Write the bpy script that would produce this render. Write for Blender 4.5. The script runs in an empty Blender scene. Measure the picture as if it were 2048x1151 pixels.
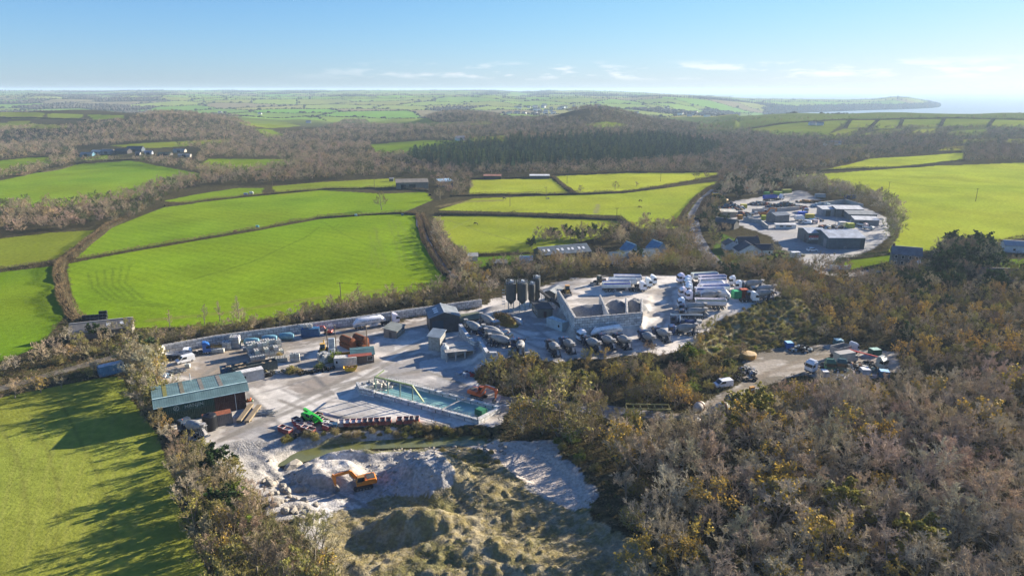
import bpy, math, random
import numpy as np
from mathutils import Vector, Matrix, Euler
random.seed(7); rng = np.random.default_rng(11)
S = bpy.context.scene; COL = S.collection
# ------------------------------------------------------------------ camera
CAMH = 75.0; FPX = 1365.0; V0 = 179.0
PITCH = math.atan((575.5 - V0) / FPX); CP, SP = math.cos(PITCH), math.sin(PITCH)
cam_d = bpy.data.cameras.new('camera'); cam = bpy.data.objects.new('camera', cam_d); COL.objects.link(cam)
cam.location = (0, 0, CAMH); cam.rotation_euler = (math.pi/2 - PITCH, 0, 0)
cam_d.sensor_width = 36; cam_d.lens = FPX / 2048 * 36; cam_d.clip_start = 1; cam_d.clip_end = 90000
S.camera = cam
# ------------------------------------------------------------------ sky, sun, exposure
SUN_AZ, SUN_EL = math.radians(57), math.radians(17.5)
W = bpy.data.worlds.new('World'); S.world = W; W.use_nodes = True
nt = W.node_tree; N = nt.nodes; L = nt.links; N.clear()
out = N.new('ShaderNodeOutputWorld'); bg = N.new('ShaderNodeBackground')
sky = N.new('ShaderNodeTexSky'); sky.sky_type = 'NISHITA'; sky.sun_disc = False
sky.sun_elevation = SUN_EL; sky.sun_rotation = SUN_AZ; sky.altitude = 120; sky.air_density = 1.0; sky.dust_density = 0.15; sky.ozone_density = 4.0
SKY_STRENGTH = 0.060
bg.inputs['Strength'].default_value = SKY_STRENGTH
# small white clouds low over the horizon, part of the sky
tc = N.new('ShaderNodeTexCoord'); sx = N.new('ShaderNodeSeparateXYZ'); L.new(tc.outputs['Generated'], sx.inputs[0])
mp = N.new('ShaderNodeMapping'); mp.inputs['Scale'].default_value = (17, 17, 95); L.new(tc.outputs['Generated'], mp.inputs[0])
nz = N.new('ShaderNodeTexNoise'); nz.inputs['Scale'].default_value = 1.0; nz.inputs['Detail'].default_value = 7; nz.inputs['Roughness'].default_value = .58
L.new(mp.outputs[0], nz.inputs['Vector'])
cr = N.new('ShaderNodeValToRGB'); cr.color_ramp.elements[0].position = .505; cr.color_ramp.elements[1].position = .63
L.new(nz.outputs['Fac'], cr.inputs[0])
band = N.new('ShaderNodeValToRGB'); e = band.color_ramp.elements
e[0].position = .011; e[0].color = (0, 0, 0, 1); e[1].position = .018; e[1].color = (1, 1, 1, 1)
for p_, c_ in ((.030, .8), (.039, 0)):
    q = e.new(p_); q.color = (c_, c_, c_, 1)
L.new(sx.outputs['Z'], band.inputs[0])
xr = N.new('ShaderNodeMapRange'); xr.inputs[1].default_value = -.32; xr.inputs[2].default_value = .0; L.new(sx.outputs['X'], xr.inputs[0])
m1 = N.new('ShaderNodeMath'); m1.operation = 'MULTIPLY'; L.new(cr.outputs[0], m1.inputs[0]); L.new(band.outputs[0], m1.inputs[1])
m2 = N.new('ShaderNodeMath'); m2.operation = 'MULTIPLY'; L.new(m1.outputs[0], m2.inputs[0]); L.new(xr.outputs[0], m2.inputs[1])
m3 = N.new('ShaderNodeMath'); m3.operation = 'MULTIPLY'; m3.inputs[1].default_value = .75; L.new(m2.outputs[0], m3.inputs[0])
mx = N.new('ShaderNodeMix'); mx.data_type = 'RGBA'; L.new(m3.outputs[0], mx.inputs[0]); L.new(sky.outputs[0], mx.inputs[6]); mx.inputs[7].default_value = (5.9, 6.0, 6.2, 1)
tr_ = N.new('ShaderNodeMapRange'); tr_.inputs[1].default_value = 0.0; tr_.inputs[2].default_value = .22; L.new(sx.outputs['Z'], tr_.inputs[0])
tn_ = N.new('ShaderNodeMix'); tn_.data_type = 'RGBA'; tn_.inputs[6].default_value = (.62, .82, 1.36, 1); tn_.inputs[7].default_value = (.60, .815, 1.22, 1); L.new(tr_.outputs[0], tn_.inputs[0])
tint_ = N.new('ShaderNodeMix'); tint_.data_type = 'RGBA'; tint_.blend_type = 'MULTIPLY'; tint_.inputs[0].default_value = 1
L.new(sky.outputs[0], tint_.inputs[6]); L.new(tn_.outputs[2], tint_.inputs[7])
# soft shoulder so that the bright side of the sky stays a pale blue-white, as the photograph's exposure holds it
def vm(op, x, y):
    k = N.new('ShaderNodeVectorMath'); k.operation = op; L.new(x, k.inputs[0])
    if isinstance(y, tuple): k.inputs[1].default_value = y
    else: L.new(y, k.inputs[1])
    return k.outputs[0]
xm = vm('DIVIDE', tint_.outputs[2], (6.9, 6.6, 6.3)); den = vm('POWER', vm('ADD', vm('POWER', xm, (2.2,)*3), (1,)*3), (1/2.2,)*3)
L.new(vm('DIVIDE', tint_.outputs[2], den), mx.inputs[6])
L.new(mx.outputs[2], bg.inputs[0]); L.new(bg.outputs[0], out.inputs[0])
sd = bpy.data.lights.new('sun', 'SUN'); sd.energy = 5.0; sd.angle = math.radians(.5); sd.color = (1, .89, .73)
sun = bpy.data.objects.new('sun', sd); COL.objects.link(sun); sun.location = (300, 200, 300)
sun.rotation_euler = Vector((-math.sin(SUN_AZ)*math.cos(SUN_EL), -math.cos(SUN_AZ)*math.cos(SUN_EL), -math.sin(SUN_EL))).to_track_quat('-Z', 'Y').to_euler()
S.view_settings.view_transform = 'Standard'; S.view_settings.look = 'None'; S.view_settings.gamma = 1
S.view_settings.exposure = 1.65
cy = S.cycles; cy.max_bounces = 5; cy.diffuse_bounces = 2; cy.glossy_bounces = 2; cy.transmission_bounces = 2
cy.volume_bounces = 1; cy.transparent_max_bounces = 8; cy.use_adaptive_sampling = True; cy.adaptive_threshold = .02
cy.sample_clamp_indirect = 6; cy.caustics_reflective = False; cy.caustics_refractive = False
try:
    cy.use_denoising = True; cy.denoiser = 'OPENIMAGEDENOISE'; cy.denoising_input_passes = 'RGB_ALBEDO_NORMAL'; cy.denoising_prefilter = 'ACCURATE'
except Exception: pass
# ------------------------------------------------------------------ pixel <-> place
def ray(u, v):
    dx = (u - 1024) / FPX; dy = -(v - 575.5) / FPX
    return dx, CP + dy*SP, -SP + dy*CP
def P(u, v, h=0.0):
    dx, dy, dz = ray(u, v)
    t = (h - CAMH) / min(dz, -1e-3)
    return Vector((dx*t, dy*t, h))
def proj(x, y, z):
    zc = y*CP - (z - CAMH)*SP; yc = y*SP + (z - CAMH)*CP
    return 1024 + FPX*x/zc, 575.5 - FPX*yc/zc
def inpoly(x, y, poly):
    x = np.asarray(x, float); y = np.asarray(y, float); r = np.zeros(x.shape, bool)
    n = len(poly); j = n - 1
    for i in range(n):
        xi, yi = poly[i][0], poly[i][1]; xj, yj = poly[j][0], poly[j][1]
        if yi != yj:
            r ^= ((yi > y) != (yj > y)) & (x < (xj - xi)*(y - yi)/(yj - yi) + xi)
        j = i
    return r
def segdist(x, y, pts, closed=True):
    d = np.full(np.shape(x), 1e9); n = len(pts)
    for i in range(n if closed else n - 1):
        ax, ay = pts[i][0], pts[i][1]; bx, by = pts[(i+1) % n][0], pts[(i+1) % n][1]
        vx, vy = bx-ax, by-ay; t = np.clip(((x-ax)*vx + (y-ay)*vy)/max(vx*vx+vy*vy, 1e-9), 0, 1)
        d = np.minimum(d, np.hypot(x-ax-t*vx, y-ay-t*vy))
    return d
def vnoise(x, y, seed=0):
    xi = np.floor(x).astype(np.int64); yi = np.floor(y).astype(np.int64); fx = x-xi; fy = y-yi
    fx = fx*fx*(3-2*fx); fy = fy*fy*(3-2*fy)
    def hsh(a, b):
        n = (a*374761393 + b*668265263 + seed*974634773) & 0x7fffffff
        n = ((n ^ (n >> 13))*1274126177) & 0x7fffffff
        return ((n ^ (n >> 16)) & 0xffff)/65535.0
    return (hsh(xi, yi)*(1-fx)+hsh(xi+1, yi)*fx)*(1-fy)+(hsh(xi, yi+1)*(1-fx)+hsh(xi+1, yi+1)*fx)*fy
def fbm(x, y, seed=0, o=4):
    s = 0; a = .5
    for k in range(o):
        s = s + a*vnoise(x*2**k, y*2**k, seed+k*17); a *= .5
    return s
def sstep(t): t = np.clip(t, 0, 1); return t*t*(3-2*t)
def sig(t): return 1/(1+np.exp(-np.clip(t, -40, 40)))
# ------------------------------------------------------------------ the lie of the land
def wp(px, h=0): return [tuple(P(u, v, h)[:2]) for u, v in px]
APRON = wp([(955, 668), (990, 612), (1075, 590), (1125, 575), (1180, 610), (1300, 600), (1380, 590), (1520, 600), (1480, 622), (1425, 645), (1405, 672), (1350, 704), (1090, 722), (1030, 716), (975, 700)], 3)
PARK = wp([(1150, 562), (1200, 556), (1370, 553), (1545, 566), (1560, 594), (1440, 612), (1330, 612), (1270, 600), (1160, 590)], 5.5)
BINS = wp([(1118, 583), (1152, 637), (1282, 626)], 9.4)+wp([(1300, 588), (1320, 570), (1200, 560)], 5.6)
RAMP = wp([(1270, 596), (1345, 603), (1345, 628), (1300, 642), (1284, 634)], 5)
PLATEAU = [(APRON, 3.0, 9.0), (PARK, 5.5, 16.0), (RAMP, 5.0, 12.0), (BINS, 5.6, 1.6)]
MOUNDS = [(862, 942, 9.5, 7.5, 4.8, 0), (660, 935, 9, 5.5, 2.2, 1), (560, 905, 8, 4, 1.3, 0), (700, 893, 9, 2.5, 1.6, 0), (850, 1035, 12, 4.5, 3.8, 0), (985, 960, 13, 8, 1.6, 0), (940, 1085, 16, 6, 1.8, 0), (1080, 1100, 16, 8, 1.0, 0), (600, 1000, 4, 3, .8, 0), (780, 1130, 13, 6, 1.6, 0), (1010, 1010, 11, 6, 1.3, 0),
          (865, 895, 14, 2.2, 1.3, 0), (1000, 885, 5, 2.5, 1.4, 0), (990, 1130, 12, 5, 1.4, 0)]
MOUNDW = [(P(u, v, 1), rx, ry, h, fl) for u, v, rx, ry, h, fl in MOUNDS]
QUARRY = wp([(415, 885), (560, 875), (740, 862), (960, 862), (1010, 880), (1100, 880), (1190, 960), (1200, 1020), (1290, 1100), (1340, 1200), (700, 1220), (640, 1090), (520, 985), (430, 920)])
def far(x, y):
    u = 1024 + 1420*x/y; wu = fbm(u/70, y/2600, 77, 3)-.45
    h = 37*np.exp(-((u-330)/330)**2-((y-1330)/300)**2) + 24*np.exp(-((u+250)/420)**2-((y-1500)/420)**2)
    h = h + 26*np.exp(-((u-925)/105)**2-((y-1520)/230)**2) + 29*np.exp(-((u-1180)/120)**2-((y-1400)/210)**2)
    h = h - 13*np.exp(-((u-560)/110)**2-((y-1500)/420)**2)
    h = h + 21*sig((u-1480)/40)*np.exp(-((y-1560)/330)**2)
    h = h + (fbm(x/300+3, y/230+7, 15, 3)-.47)*46*sstep((y-520)/450)*sstep((2400-y)/500)*np.where(u > 1480, .35, 1)
    amp = np.interp(u, [-900, 0, 180, 300, 420, 620, 900, 990, 1040, 1095, 1180, 1270, 1340, 1500], [60, 64, 62, 68, 62, 63, 67, 65, 52, 65, 59, 52, 44, 30]) + wu*10
    t = .64*sstep((y-2350)/1750) + .36*sstep((y-4700)/2100); fall = sstep((y-7300)/900)
    left = h*(1-t*.6) + amp*t*(1-.9*fall) + 26*wu*np.exp(-((y-3900)/500)**2) - 5*np.exp(-((y-4800)/420)**2) + (fbm(x/420, y/420, 5, 3)-.45)*20*sstep((y-1900)/700)*(1-fall)
    tl = sstep((y-1900)/1200); lo = np.interp(u, [1250, 1300, 1455, 1490], [8, -14, -30, -62]); base = h*(1-tl)+lo*tl
    top = np.interp(u, [1300, 1340, 1420, 1500, 1600, 1700, 1750, 1785, 1815, 1850, 1875, 1892], [38, 34, 22, 4, 0, -4, 0, 19, 18, -6, -32, -48])+wu*6
    yc = np.interp(u, [1340, 1480, 1890], [2600, 3050, 4450]); hh = -46 + (top+46)*sstep((y-yc)/900)*sstep((6700-y)/900)
    k = sig((u-1345)/22); h = left*(1-k) + np.maximum(base, hh)*k
    return h + (fbm(x/160, y/160, 3, 3)-.45)*np.clip((y-330)/500, 0, 1)*6*np.where(y > 2200, .4, 1)
def hgt(x, y, rough=True):
    x = np.asarray(x, float); y = np.asarray(y, float); h = far(x, np.maximum(y, 50))
    for poly, ph, w in PLATEAU:
        px = [p[0] for p in poly]; py = [p[1] for p in poly]
        bb = (x > min(px)-w) & (x < max(px)+w) & (y > min(py)-w) & (y < max(py)+w)
        if np.any(bb):
            xs, ys = x[bb], y[bb]; ins = inpoly(xs, ys, poly); d = segdist(xs, ys, poly); t = np.where(ins, 1, sstep(1-d/w))
            hb = h[bb]; h[bb] = hb + (ph-hb)*t
    bb = (y < 178) & (y > 84) & (np.abs(x) < 75)
    if np.any(bb):
        xs, ys = x[bb], y[bb]; ins = inpoly(xs, ys, QUARRY); d = segdist(xs, ys, QUARRY); t = np.where(ins, sstep(d/7), 0)
        add = -1.2*t
        for c, rx, ry, mh, fl in MOUNDW:
            q = np.sqrt(((xs-c.x)/rx)**2+((ys-c.y)/ry)**2) + (fbm(xs/5, ys/5, 9, 3)-.45)*.5
            add = add + mh*(sstep((1-q)*1.9) if fl else np.exp(-(np.maximum(q,0)*1.35)**2.4))*np.clip(t*1.5, .15, 1)
        if rough:
            n = np.abs(fbm(xs/3.1, ys/2.6, 21, 5)-.48)
            rut = np.sin((xs*.8+ys*.6+3*fbm(xs/8, ys/8, 33, 2))*2.1)*.10; clod = np.clip(fbm((xs*.8+ys*.6)/1.3, (ys*.8-xs*.6)/1.0, 35, 3)-.46, 0, 1)*np.where(fbm(xs/12, ys/12, 36, 2) > .42, 2.2, .8)*np.where(xs < -26, .3, 1); add = add + t*(clod + (n*1.5-.15) + (fbm(xs/9, ys/9, 31, 3)-.45)*1.5 + rut)*np.where(ys > 128, .55, .8)
        # silt pond bed and sandy floor are smooth and low
        pond = sstep(1-segdist(xs, ys, PONDLINE, False)/5.0); add = add*(1-pond) - 2.6*pond
        silt = inpoly(xs, ys, SILT); ds = segdist(xs, ys, SILT); k = np.where(silt, sstep(ds/2.5), 0); add = add*(1-k) - 1.1*k
        h[bb] += add
    return h
PONDLINE = wp([(575, 915), (610, 897), (660, 885), (740, 878), (800, 874), (870, 870), (960, 868)])
SILT = wp([(915, 872), (985, 878), (1040, 884), (1098, 902), (1165, 958), (1185, 1000), (1150, 1015), (1090, 988), (1032, 950), (1000, 915), (955, 893)])
def H1(x, y): return float(hgt(np.array([x]), np.array([y]))[0])
def G(u, v, it=14):
    h = 0.0
    if v < 420:
        dx, dy, dz = ray(u, v); ys = 300*1.004**np.arange(0, 830); t = ys/dy
        z = CAMH+dz*t; g = hgt(dx*t, ys); k = np.nonzero(z < g)[0]
        k = k[0] if len(k) else len(ys)-1
        return Vector((dx*t[k], ys[k], g[k]))
    for _ in range(it):
        p = P(u, v, h); h = .4*h + .6*H1(p.x, p.y)
    p = P(u, v, h); p.z = H1(p.x, p.y); return p
# ------------------------------------------------------------------ materials
MATS = {}
def mat(name, base=(.5, .5, .5), rough=.8, var=.25, scale=1.0, col2=None, bump=0.0, bscale=None, metal=0.0, src=None, world=False, spec=.3, detail=5, stretch=(1, 1, 1), ribs=0, ribaxis=0, bricks=None, objhue=0.0, trans=0):
    """src: None | 'obj' (object colour) | 'attr' (tint attribute) supplies the base colour"""
    if name in MATS: return MATS[name]
    m = bpy.data.materials.new(name); MATS[name] = m; m.use_nodes = True
    t = m.node_tree; n, l = t.nodes, t.links; b = n['Principled BSDF']
    b.inputs['Roughness'].default_value = rough; b.inputs['Metallic'].default_value = metal; b.inputs['Specular IOR Level'].default_value = spec
    if src == 'obj': o = n.new('ShaderNodeObjectInfo').outputs['Color']
    elif src == 'attr':
        a = n.new('ShaderNodeAttribute'); a.attribute_name = 'tint'; o = a.outputs['Color']
    else:
        r = n.new('ShaderNodeRGB'); r.outputs[0].default_value = (*base, 1); o = r.outputs[0]
    co = n.new('ShaderNodeNewGeometry').outputs['Position'] if world else n.new('ShaderNodeTexCoord').outputs['Object']
    mpn = n.new('ShaderNodeMapping'); mpn.inputs['Scale'].default_value = stretch; l.new(co, mpn.inputs[0]); co2 = mpn.outputs[0]
    no = n.new('ShaderNodeTexNoise'); no.inputs['Scale'].default_value = scale; no.inputs['Detail'].default_value = detail; no.inputs['Roughness'].default_value = .62
    l.new(co2, no.inputs['Vector'])
    mr = n.new('ShaderNodeMapRange'); mr.inputs[1].default_value = .32; mr.inputs[2].default_value = .68; l.new(no.outputs['Fac'], mr.inputs[0])
    if col2 is not None:
        k = n.new('ShaderNodeMix'); k.data_type = 'RGBA'; l.new(mr.outputs[0], k.inputs[0]); l.new(o, k.inputs[6]); k.inputs[7].default_value = (*col2, 1); o = k.outputs[2]
    else:
        mr.inputs[3].default_value = 1-var; mr.inputs[4].default_value = 1+var
        k = n.new('ShaderNodeVectorMath'); k.operation = 'SCALE'; l.new(o, k.inputs[0]); l.new(mr.outputs[0], k.inputs['Scale']); o = k.outputs[0]
    if objhue:
        oi = n.new('ShaderNodeObjectInfo'); r2 = n.new('ShaderNodeMapRange'); l.new(oi.outputs['Random'], r2.inputs[0]); r2.inputs[3].default_value = 1-objhue; r2.inputs[4].default_value = 1+objhue
        k = n.new('ShaderNodeVectorMath'); k.operation = 'SCALE'; l.new(o, k.inputs[0]); l.new(r2.outputs[0], k.inputs['Scale']); o = k.outputs[0]
    if bricks:
        br = n.new('ShaderNodeTexBrick'); br.inputs['Scale'].default_value = 1; br.inputs['Brick Width'].default_value = bricks[0]; br.inputs['Row Height'].default_value = bricks[1]; br.inputs['Mortar Size'].default_value = bricks[2]
        br.inputs['Color1'].default_value = (1, 1, 1, 1); br.inputs['Color2'].default_value = (.62, .64, .68, 1); br.inputs['Mortar'].default_value = (.2, .2, .2, 1)
        s3 = n.new('ShaderNodeSeparateXYZ'); l.new(co, s3.inputs[0]); ad = n.new('ShaderNodeMath'); ad.operation = 'ADD'; l.new(s3.outputs[0], ad.inputs[0]); l.new(s3.outputs[1], ad.inputs[1])
        c3 = n.new('ShaderNodeCombineXYZ'); l.new(ad.outputs[0], c3.inputs[0]); l.new(s3.outputs[2], c3.inputs[1]); l.new(c3.outputs[0], br.inputs['Vector'])
        k = n.new('ShaderNodeMix'); k.data_type = 'RGBA'; k.blend_type = 'MULTIPLY'; k.inputs[0].default_value = 1; l.new(o, k.inputs[6]); l.new(br.outputs['Color'], k.inputs[7]); o = k.outputs[2]
    l.new(o, b.inputs['Base Color'])
    h = None
    if bump:
        nb = n.new('ShaderNodeTexNoise'); nb.inputs['Scale'].default_value = bscale or scale*6; nb.inputs['Detail'].default_value = 6; l.new(co2, nb.inputs['Vector']); h = nb.outputs['Fac']
    if ribs:
        s4 = n.new('ShaderNodeSeparateXYZ'); l.new(co, s4.inputs[0]); w = n.new('ShaderNodeMath'); w.operation = 'SINE'; w2 = n.new('ShaderNodeMath'); w2.operation = 'MULTIPLY'; w2.inputs[1].default_value = 6.283/ribs
        l.new(s4.outputs[ribaxis], w2.inputs[0]); l.new(w2.outputs[0], w.inputs[0]); h = w.outputs[0]; bump = bump or .12
    if h is not None:
        bp = n.new('ShaderNodeBump'); bp.inputs['Strength'].default_value = 1; bp.inputs['Distance'].default_value = bump; l.new(h, bp.inputs['Height']); l.new(bp.outputs[0], b.inputs['Normal'])
    if trans:
        tr = n.new('ShaderNodeBsdfTranslucent'); l.new(o, tr.inputs[0]); ms = n.new('ShaderNodeMixShader'); ms.inputs[0].default_value = trans
        l.new(b.outputs[0], ms.inputs[1]); l.new(tr.outputs[0], ms.inputs[2]); l.new(ms.outputs[0], n['Material Output'].inputs[0])
    return m
def tag(o, label=None, cat=None, group=None, kind=None):
    if label: o['label'] = label
    if cat: o['category'] = cat
    if group: o['group'] = group
    if kind: o['kind'] = kind
    return o
def link(name, data, parent=None, loc=None, color=None):
    o = bpy.data.objects.new(name, data); COL.objects.link(o)
    if parent is not None: o.parent = parent
    if loc is not None: o.location = loc
    if color is not None: o.color = (*color, 1)
    return o
def thing(name, loc, rz, label, cat, group=None, scale=1.0):
    o = bpy.data.objects.new(name, None); COL.objects.link(o); o.empty_display_size = .3
    o.location = loc; o.rotation_euler = (0, 0, rz); o.scale = (scale,)*3 if not isinstance(scale, tuple) else scale
    return tag(o, label, cat, group)
def mesh_np(name, v, f, mats=(), tint=None, smooth=False, mi=None):
    """v (n,3), f (m,3|4) int"""
    me = bpy.data.meshes.new(name); v = np.asarray(v, np.float32); f = np.asarray(f, np.int32); k = f.shape[1]
    me.vertices.add(len(v)); me.vertices.foreach_set('co', v.ravel())
    me.loops.add(f.size); me.loops.foreach_set('vertex_index', f.ravel())
    me.polygons.add(len(f)); me.polygons.foreach_set('loop_start', np.arange(0, f.size, k, dtype=np.int32))
    try: me.polygons.foreach_set('loop_total', np.full(len(f), k, np.int32))
    except Exception: pass
    if smooth: me.polygons.foreach_set('use_smooth', np.ones(len(f), bool))
    if mi is not None: me.polygons.foreach_set('material_index', np.asarray(mi, np.int32))
    for m in mats: me.materials.append(m)
    if tint is not None:
        a = me.color_attributes.new('tint', 'FLOAT_COLOR', 'POINT'); c = np.ones((len(v), 4), np.float32); c[:, :3] = tint; a.data.foreach_set('color', c.ravel())
    me.update(calc_edges=True); return me
# ------------------------------------------------------------------ fields read off the land (ground outline, tint)
GR = (.085, .135, .010)
FIELDS = [
 ([(137, 528), (300, 497), (480, 466), (640, 438), (800, 427), (828, 432), (842, 475), (866, 520), (890, 552), (880, 575), (700, 603), (560, 632), (430, 650), (280, 655), (150, 635)], (0.144, 0.229, 0.010)),
 ([(150, 520), (215, 460), (330, 415), (480, 396), (640, 381), (770, 388), (850, 384), (862, 400), (800, 426), (640, 436), (480, 464), (300, 495)], (0.144, 0.217, 0.012)),
 ([(-300, 500), (0, 478), (100, 466), (185, 461), (150, 490), (110, 517), (0, 538), (-300, 580)], (0.163, 0.187, 0.020)),
 ([(-400, 600), (0, 545), (112, 532), (122, 570), (135, 622), (75, 692), (0, 722), (-400, 830)], (0.123, 0.194, 0.010)),
 ([(-700, 900), (0, 795), (190, 758), (242, 752), (262, 800), (312, 870), (345, 960), (362, 1040), (430, 1180), (560, 1400), (-900, 1400)], (0.192, 0.212, 0.034)),
 ([(-300, 375), (0, 362), (80, 345), (150, 330), (260, 322), (400, 348), (404, 356), (300, 374), (270, 395), (140, 412), (0, 414), (-300, 425)], (0.144, 0.221, 0.016)),
 ([(330, 402), (400, 388), (480, 376), (525, 376), (520, 389), (400, 406)], (0.145, 0.210, 0.014)),
 ([(545, 373), (640, 365), (785, 357), (797, 372), (720, 378), (640, 380), (560, 391)], (0.170, 0.210, 0.020)),
 ([(-300, 345), (0, 322), (60, 316), (142, 312), (60, 340), (0, 350)], (0.121, 0.175, 0.011)),
 ([(420, 318), (600, 319), (560, 332), (480, 345), (395, 335)], (0.128, 0.181, 0.011)),
 ([(220, 291), (300, 286), (400, 282), (460, 279), (460, 283), (380, 291), (300, 296)], (0.156, 0.188, 0.018)),
 ([(870, 433), (1000, 432), (1120, 438), (1240, 441), (1236, 465), (1060, 505), (940, 510), (897, 475)], (0.212, 0.252, 0.024)),
 ([(880, 420), (950, 397), (1100, 392), (1250, 387), (1430, 364), (1390, 402), (1352, 456), (1285, 456), (1240, 430), (1080, 425)], (0.231, 0.268, 0.026)),
 ([(947, 360), (1100, 357), (1138, 388), (1000, 388), (940, 388)], (0.256, 0.283, 0.028)),
 ([(1112, 353), (1250, 347), (1440, 346), (1400, 358), (1260, 380), (1160, 385), (1142, 376)], (0.277, 0.304, 0.028)),
 ([(1640, 340), (1740, 318), (1925, 306), (1920, 319), (1760, 336)], (0.265, 0.301, 0.030)),
 ([(1560, 352), (1680, 346), (1850, 333), (2048, 326), (2500, 320), (2500, 480), (2048, 478), (1970, 492), (1775, 506), (1802, 470), (1798, 430), (1760, 390), (1640, 364)], (0.264, 0.305, 0.032)),
 ([(735, 290), (850, 281), (945, 282), (900, 300), (800, 311), (752, 312)], (0.133, 0.193, 0.016)),
 ([(935, 275), (1012, 272), (1010, 281), (950, 281)], (0.142, 0.181, 0.014)),
 ([(735, 247), (800, 237), (850, 236), (870, 246), (985, 243), (980, 248), (800, 253)], (0.142, 0.175, 0.018)),
 ([(1170, 249), (1215, 245), (1255, 250), (1200, 254)], (0.156, 0.188, 0.018)),
 ([(510, 259), (540, 259), (565, 270), (540, 273)], (0.142, 0.188, 0.018)), ([(470, 240), (560, 243), (600, 252), (540, 256), (490, 250)], (0.142, 0.175, 0.023)),
 ([(0, 224), (88, 226), (80, 236), (0, 236)], (0.156, 0.188, 0.027)), ([(95, 228), (165, 229), (158, 238), (100, 237)], (0.142, 0.188, 0.027)), ([(178, 230), (247, 231), (243, 240), (190, 238)], (0.142, 0.188, 0.027)),
 ([(-100, 248), (30, 247), (135, 252), (130, 254), (0, 257), (-100, 258)], (0.170, 0.200, 0.027)), ([(20, 243), (60, 243), (50, 248), (20, 248)], (0.142, 0.175, 0.027)),
 ([(1500, 258), (1560, 249), (1640, 243), (1690, 242), (1650, 270), (1560, 270)], (0.142, 0.175, 0.027)), ([(1700, 239), (1755, 240), (1738, 254), (1692, 256)], (0.156, 0.188, 0.027)),
 ([(1760, 238), (1802, 239), (1795, 256), (1745, 257)], (0.142, 0.175, 0.027)), ([(1808, 239), (1885, 239), (1876, 252), (1800, 255)], (0.156, 0.188, 0.027)),
 ([(1892, 239), (1980, 240), (1970, 250), (1885, 252)], (0.156, 0.188, 0.027)), ([(1988, 241), (2300, 241), (2300, 254), (1984, 252)], (0.170, 0.200, 0.027)),
 ([(1640, 276), (1690, 258), (1722, 259), (1705, 269), (1680, 276)], (0.170, 0.188, 0.027)), ([(1715, 271), (1760, 261), (1805, 258), (1780, 266)], (0.170, 0.200, 0.027)),
 ([(1812, 270), (1840, 259), (1892, 257), (1862, 267)], (0.170, 0.188, 0.027)), ([(1893, 270), (1910, 262), (1972, 259), (1968, 270)], (0.142, 0.175, 0.027)),
 ([(1908, 281), (1990, 276), (1992, 280), (1920, 286)], (0.185, 0.200, 0.027)), ([(2012, 279), (2300, 272), (2300, 285), (2015, 287)], (0.185, 0.200, 0.027)),
 ([(1665, 292), (1730, 289), (1728, 296), (1680, 298)], (0.170, 0.188, 0.018)), ([(1890, 295), (1930, 292), (1930, 300), (1880, 301)], (0.185, 0.175, 0.027)),
 ([(1418, 512), (1446, 468), (1500, 492), (1565, 502), (1600, 516), (1560, 522), (1440, 524)], (.075, .105, .02)),
 ([(940, 516), (1060, 508), (1070, 522), (985, 536), (950, 532)], (0.085, 0.138, 0.011)), ([(1690, 540), (1690, 520), (1790, 508), (1785, 522)], (0.106, 0.150, 0.011)),
 ([(2000, 520), (2300, 505), (2300, 545), (2010, 540)], (0.121, 0.169, 0.013)), ([(175, 313), (215, 311), (212, 318), (170, 320)], (0.128, 0.175, 0.013)),
]
YARDS = [
 [(330, 712), (560, 672), (800, 640), (965, 616), (985, 600), (1080, 575), (1115, 565), (1150, 560), (1200, 553), (1365, 551), (1520, 566), (1560, 590), (1500, 612), (1440, 640), (1408, 668), (1365, 700), (1100, 722), (1030, 712), (960, 730), (940, 760), (1020, 800), (1000, 850), (940, 852), (840, 845), (680, 850), (580, 866), (520, 905), (500, 925), (455, 900), (380, 880), (340, 850), (330, 780), (320, 740)],
 [(1370, 830), (1420, 800), (1470, 775), (1500, 745), (1490, 715), (1560, 695), (1620, 690), (1690, 695), (1790, 705), (1800, 745), (1700, 760), (1640, 755), (1590, 752), (1530, 770), (1450, 812), (1385, 838), (1240, 838), (1190, 828), (1010, 800), (1020, 792), (1190, 812), (1260, 826)],
 [(1440, 415), (1470, 402), (1560, 388), (1600, 380), (1640, 400), (1720, 412), (1770, 435), (1780, 470), (1740, 500), (1690, 520), (1650, 545), (1610, 530), (1570, 500), (1540, 470), (1450, 440)],
]
def blend(c, new, k): return c + (np.asarray(new) - c)*k[:, None]
# ------------------------------------------------------------------ the ground as one grid, shared out by what lies on it
ys = [62.0]
while ys[-1] < 14000:
    y = ys[-1]; ys.append(y + (1.2 if y < 84 else .36 if y < 178 else y*.0034 if y < 620 else y*.0066))
ys = np.array(ys); ss = np.arange(-1.12, 1.1201, .0032)
SX, YY = np.meshgrid(ss, ys); XX = SX*YY; nr, nc = XX.shape
X, Y = XX.ravel(), YY.ravel(); Z = hgt(X, Y)
# far patchwork of fields: cells around jittered seeds
cell = np.zeros(len(X), np.int32); tint = np.empty((len(X), 3)); tint[:] = (.060, .052, .028)
tint *= (.75 + .5*fbm(X/14, Y/14, 2, 4))[:, None]
gl = sstep((Y-np.where(1024+1420*X/Y > 1400, 1150, 1560))/250); tint += (np.array((.115, .145, .035))*(.8+.4*fbm(X/60, Y/60, 8, 3))[:, None]-tint)*gl[:, None]
U, V = proj(X, Y, Z)
ff = (Y > 1850)
xs, yv = X[ff], Y[ff]; wx = xs + 90*(vnoise(xs/260, yv/260, 41)-.5); wy = yv + 90*(vnoise(xs/260, yv/260, 43)-.5)
a = wx*.94 + wy*.34; b = -wx*.34 + wy*.94; CW, CD = 215.0, 400.0
gi, gj = np.floor(a/CW).astype(int), np.floor(b/CD).astype(int); best = np.full(len(a), 1e18); bid = np.zeros(len(a), np.int64)
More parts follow.
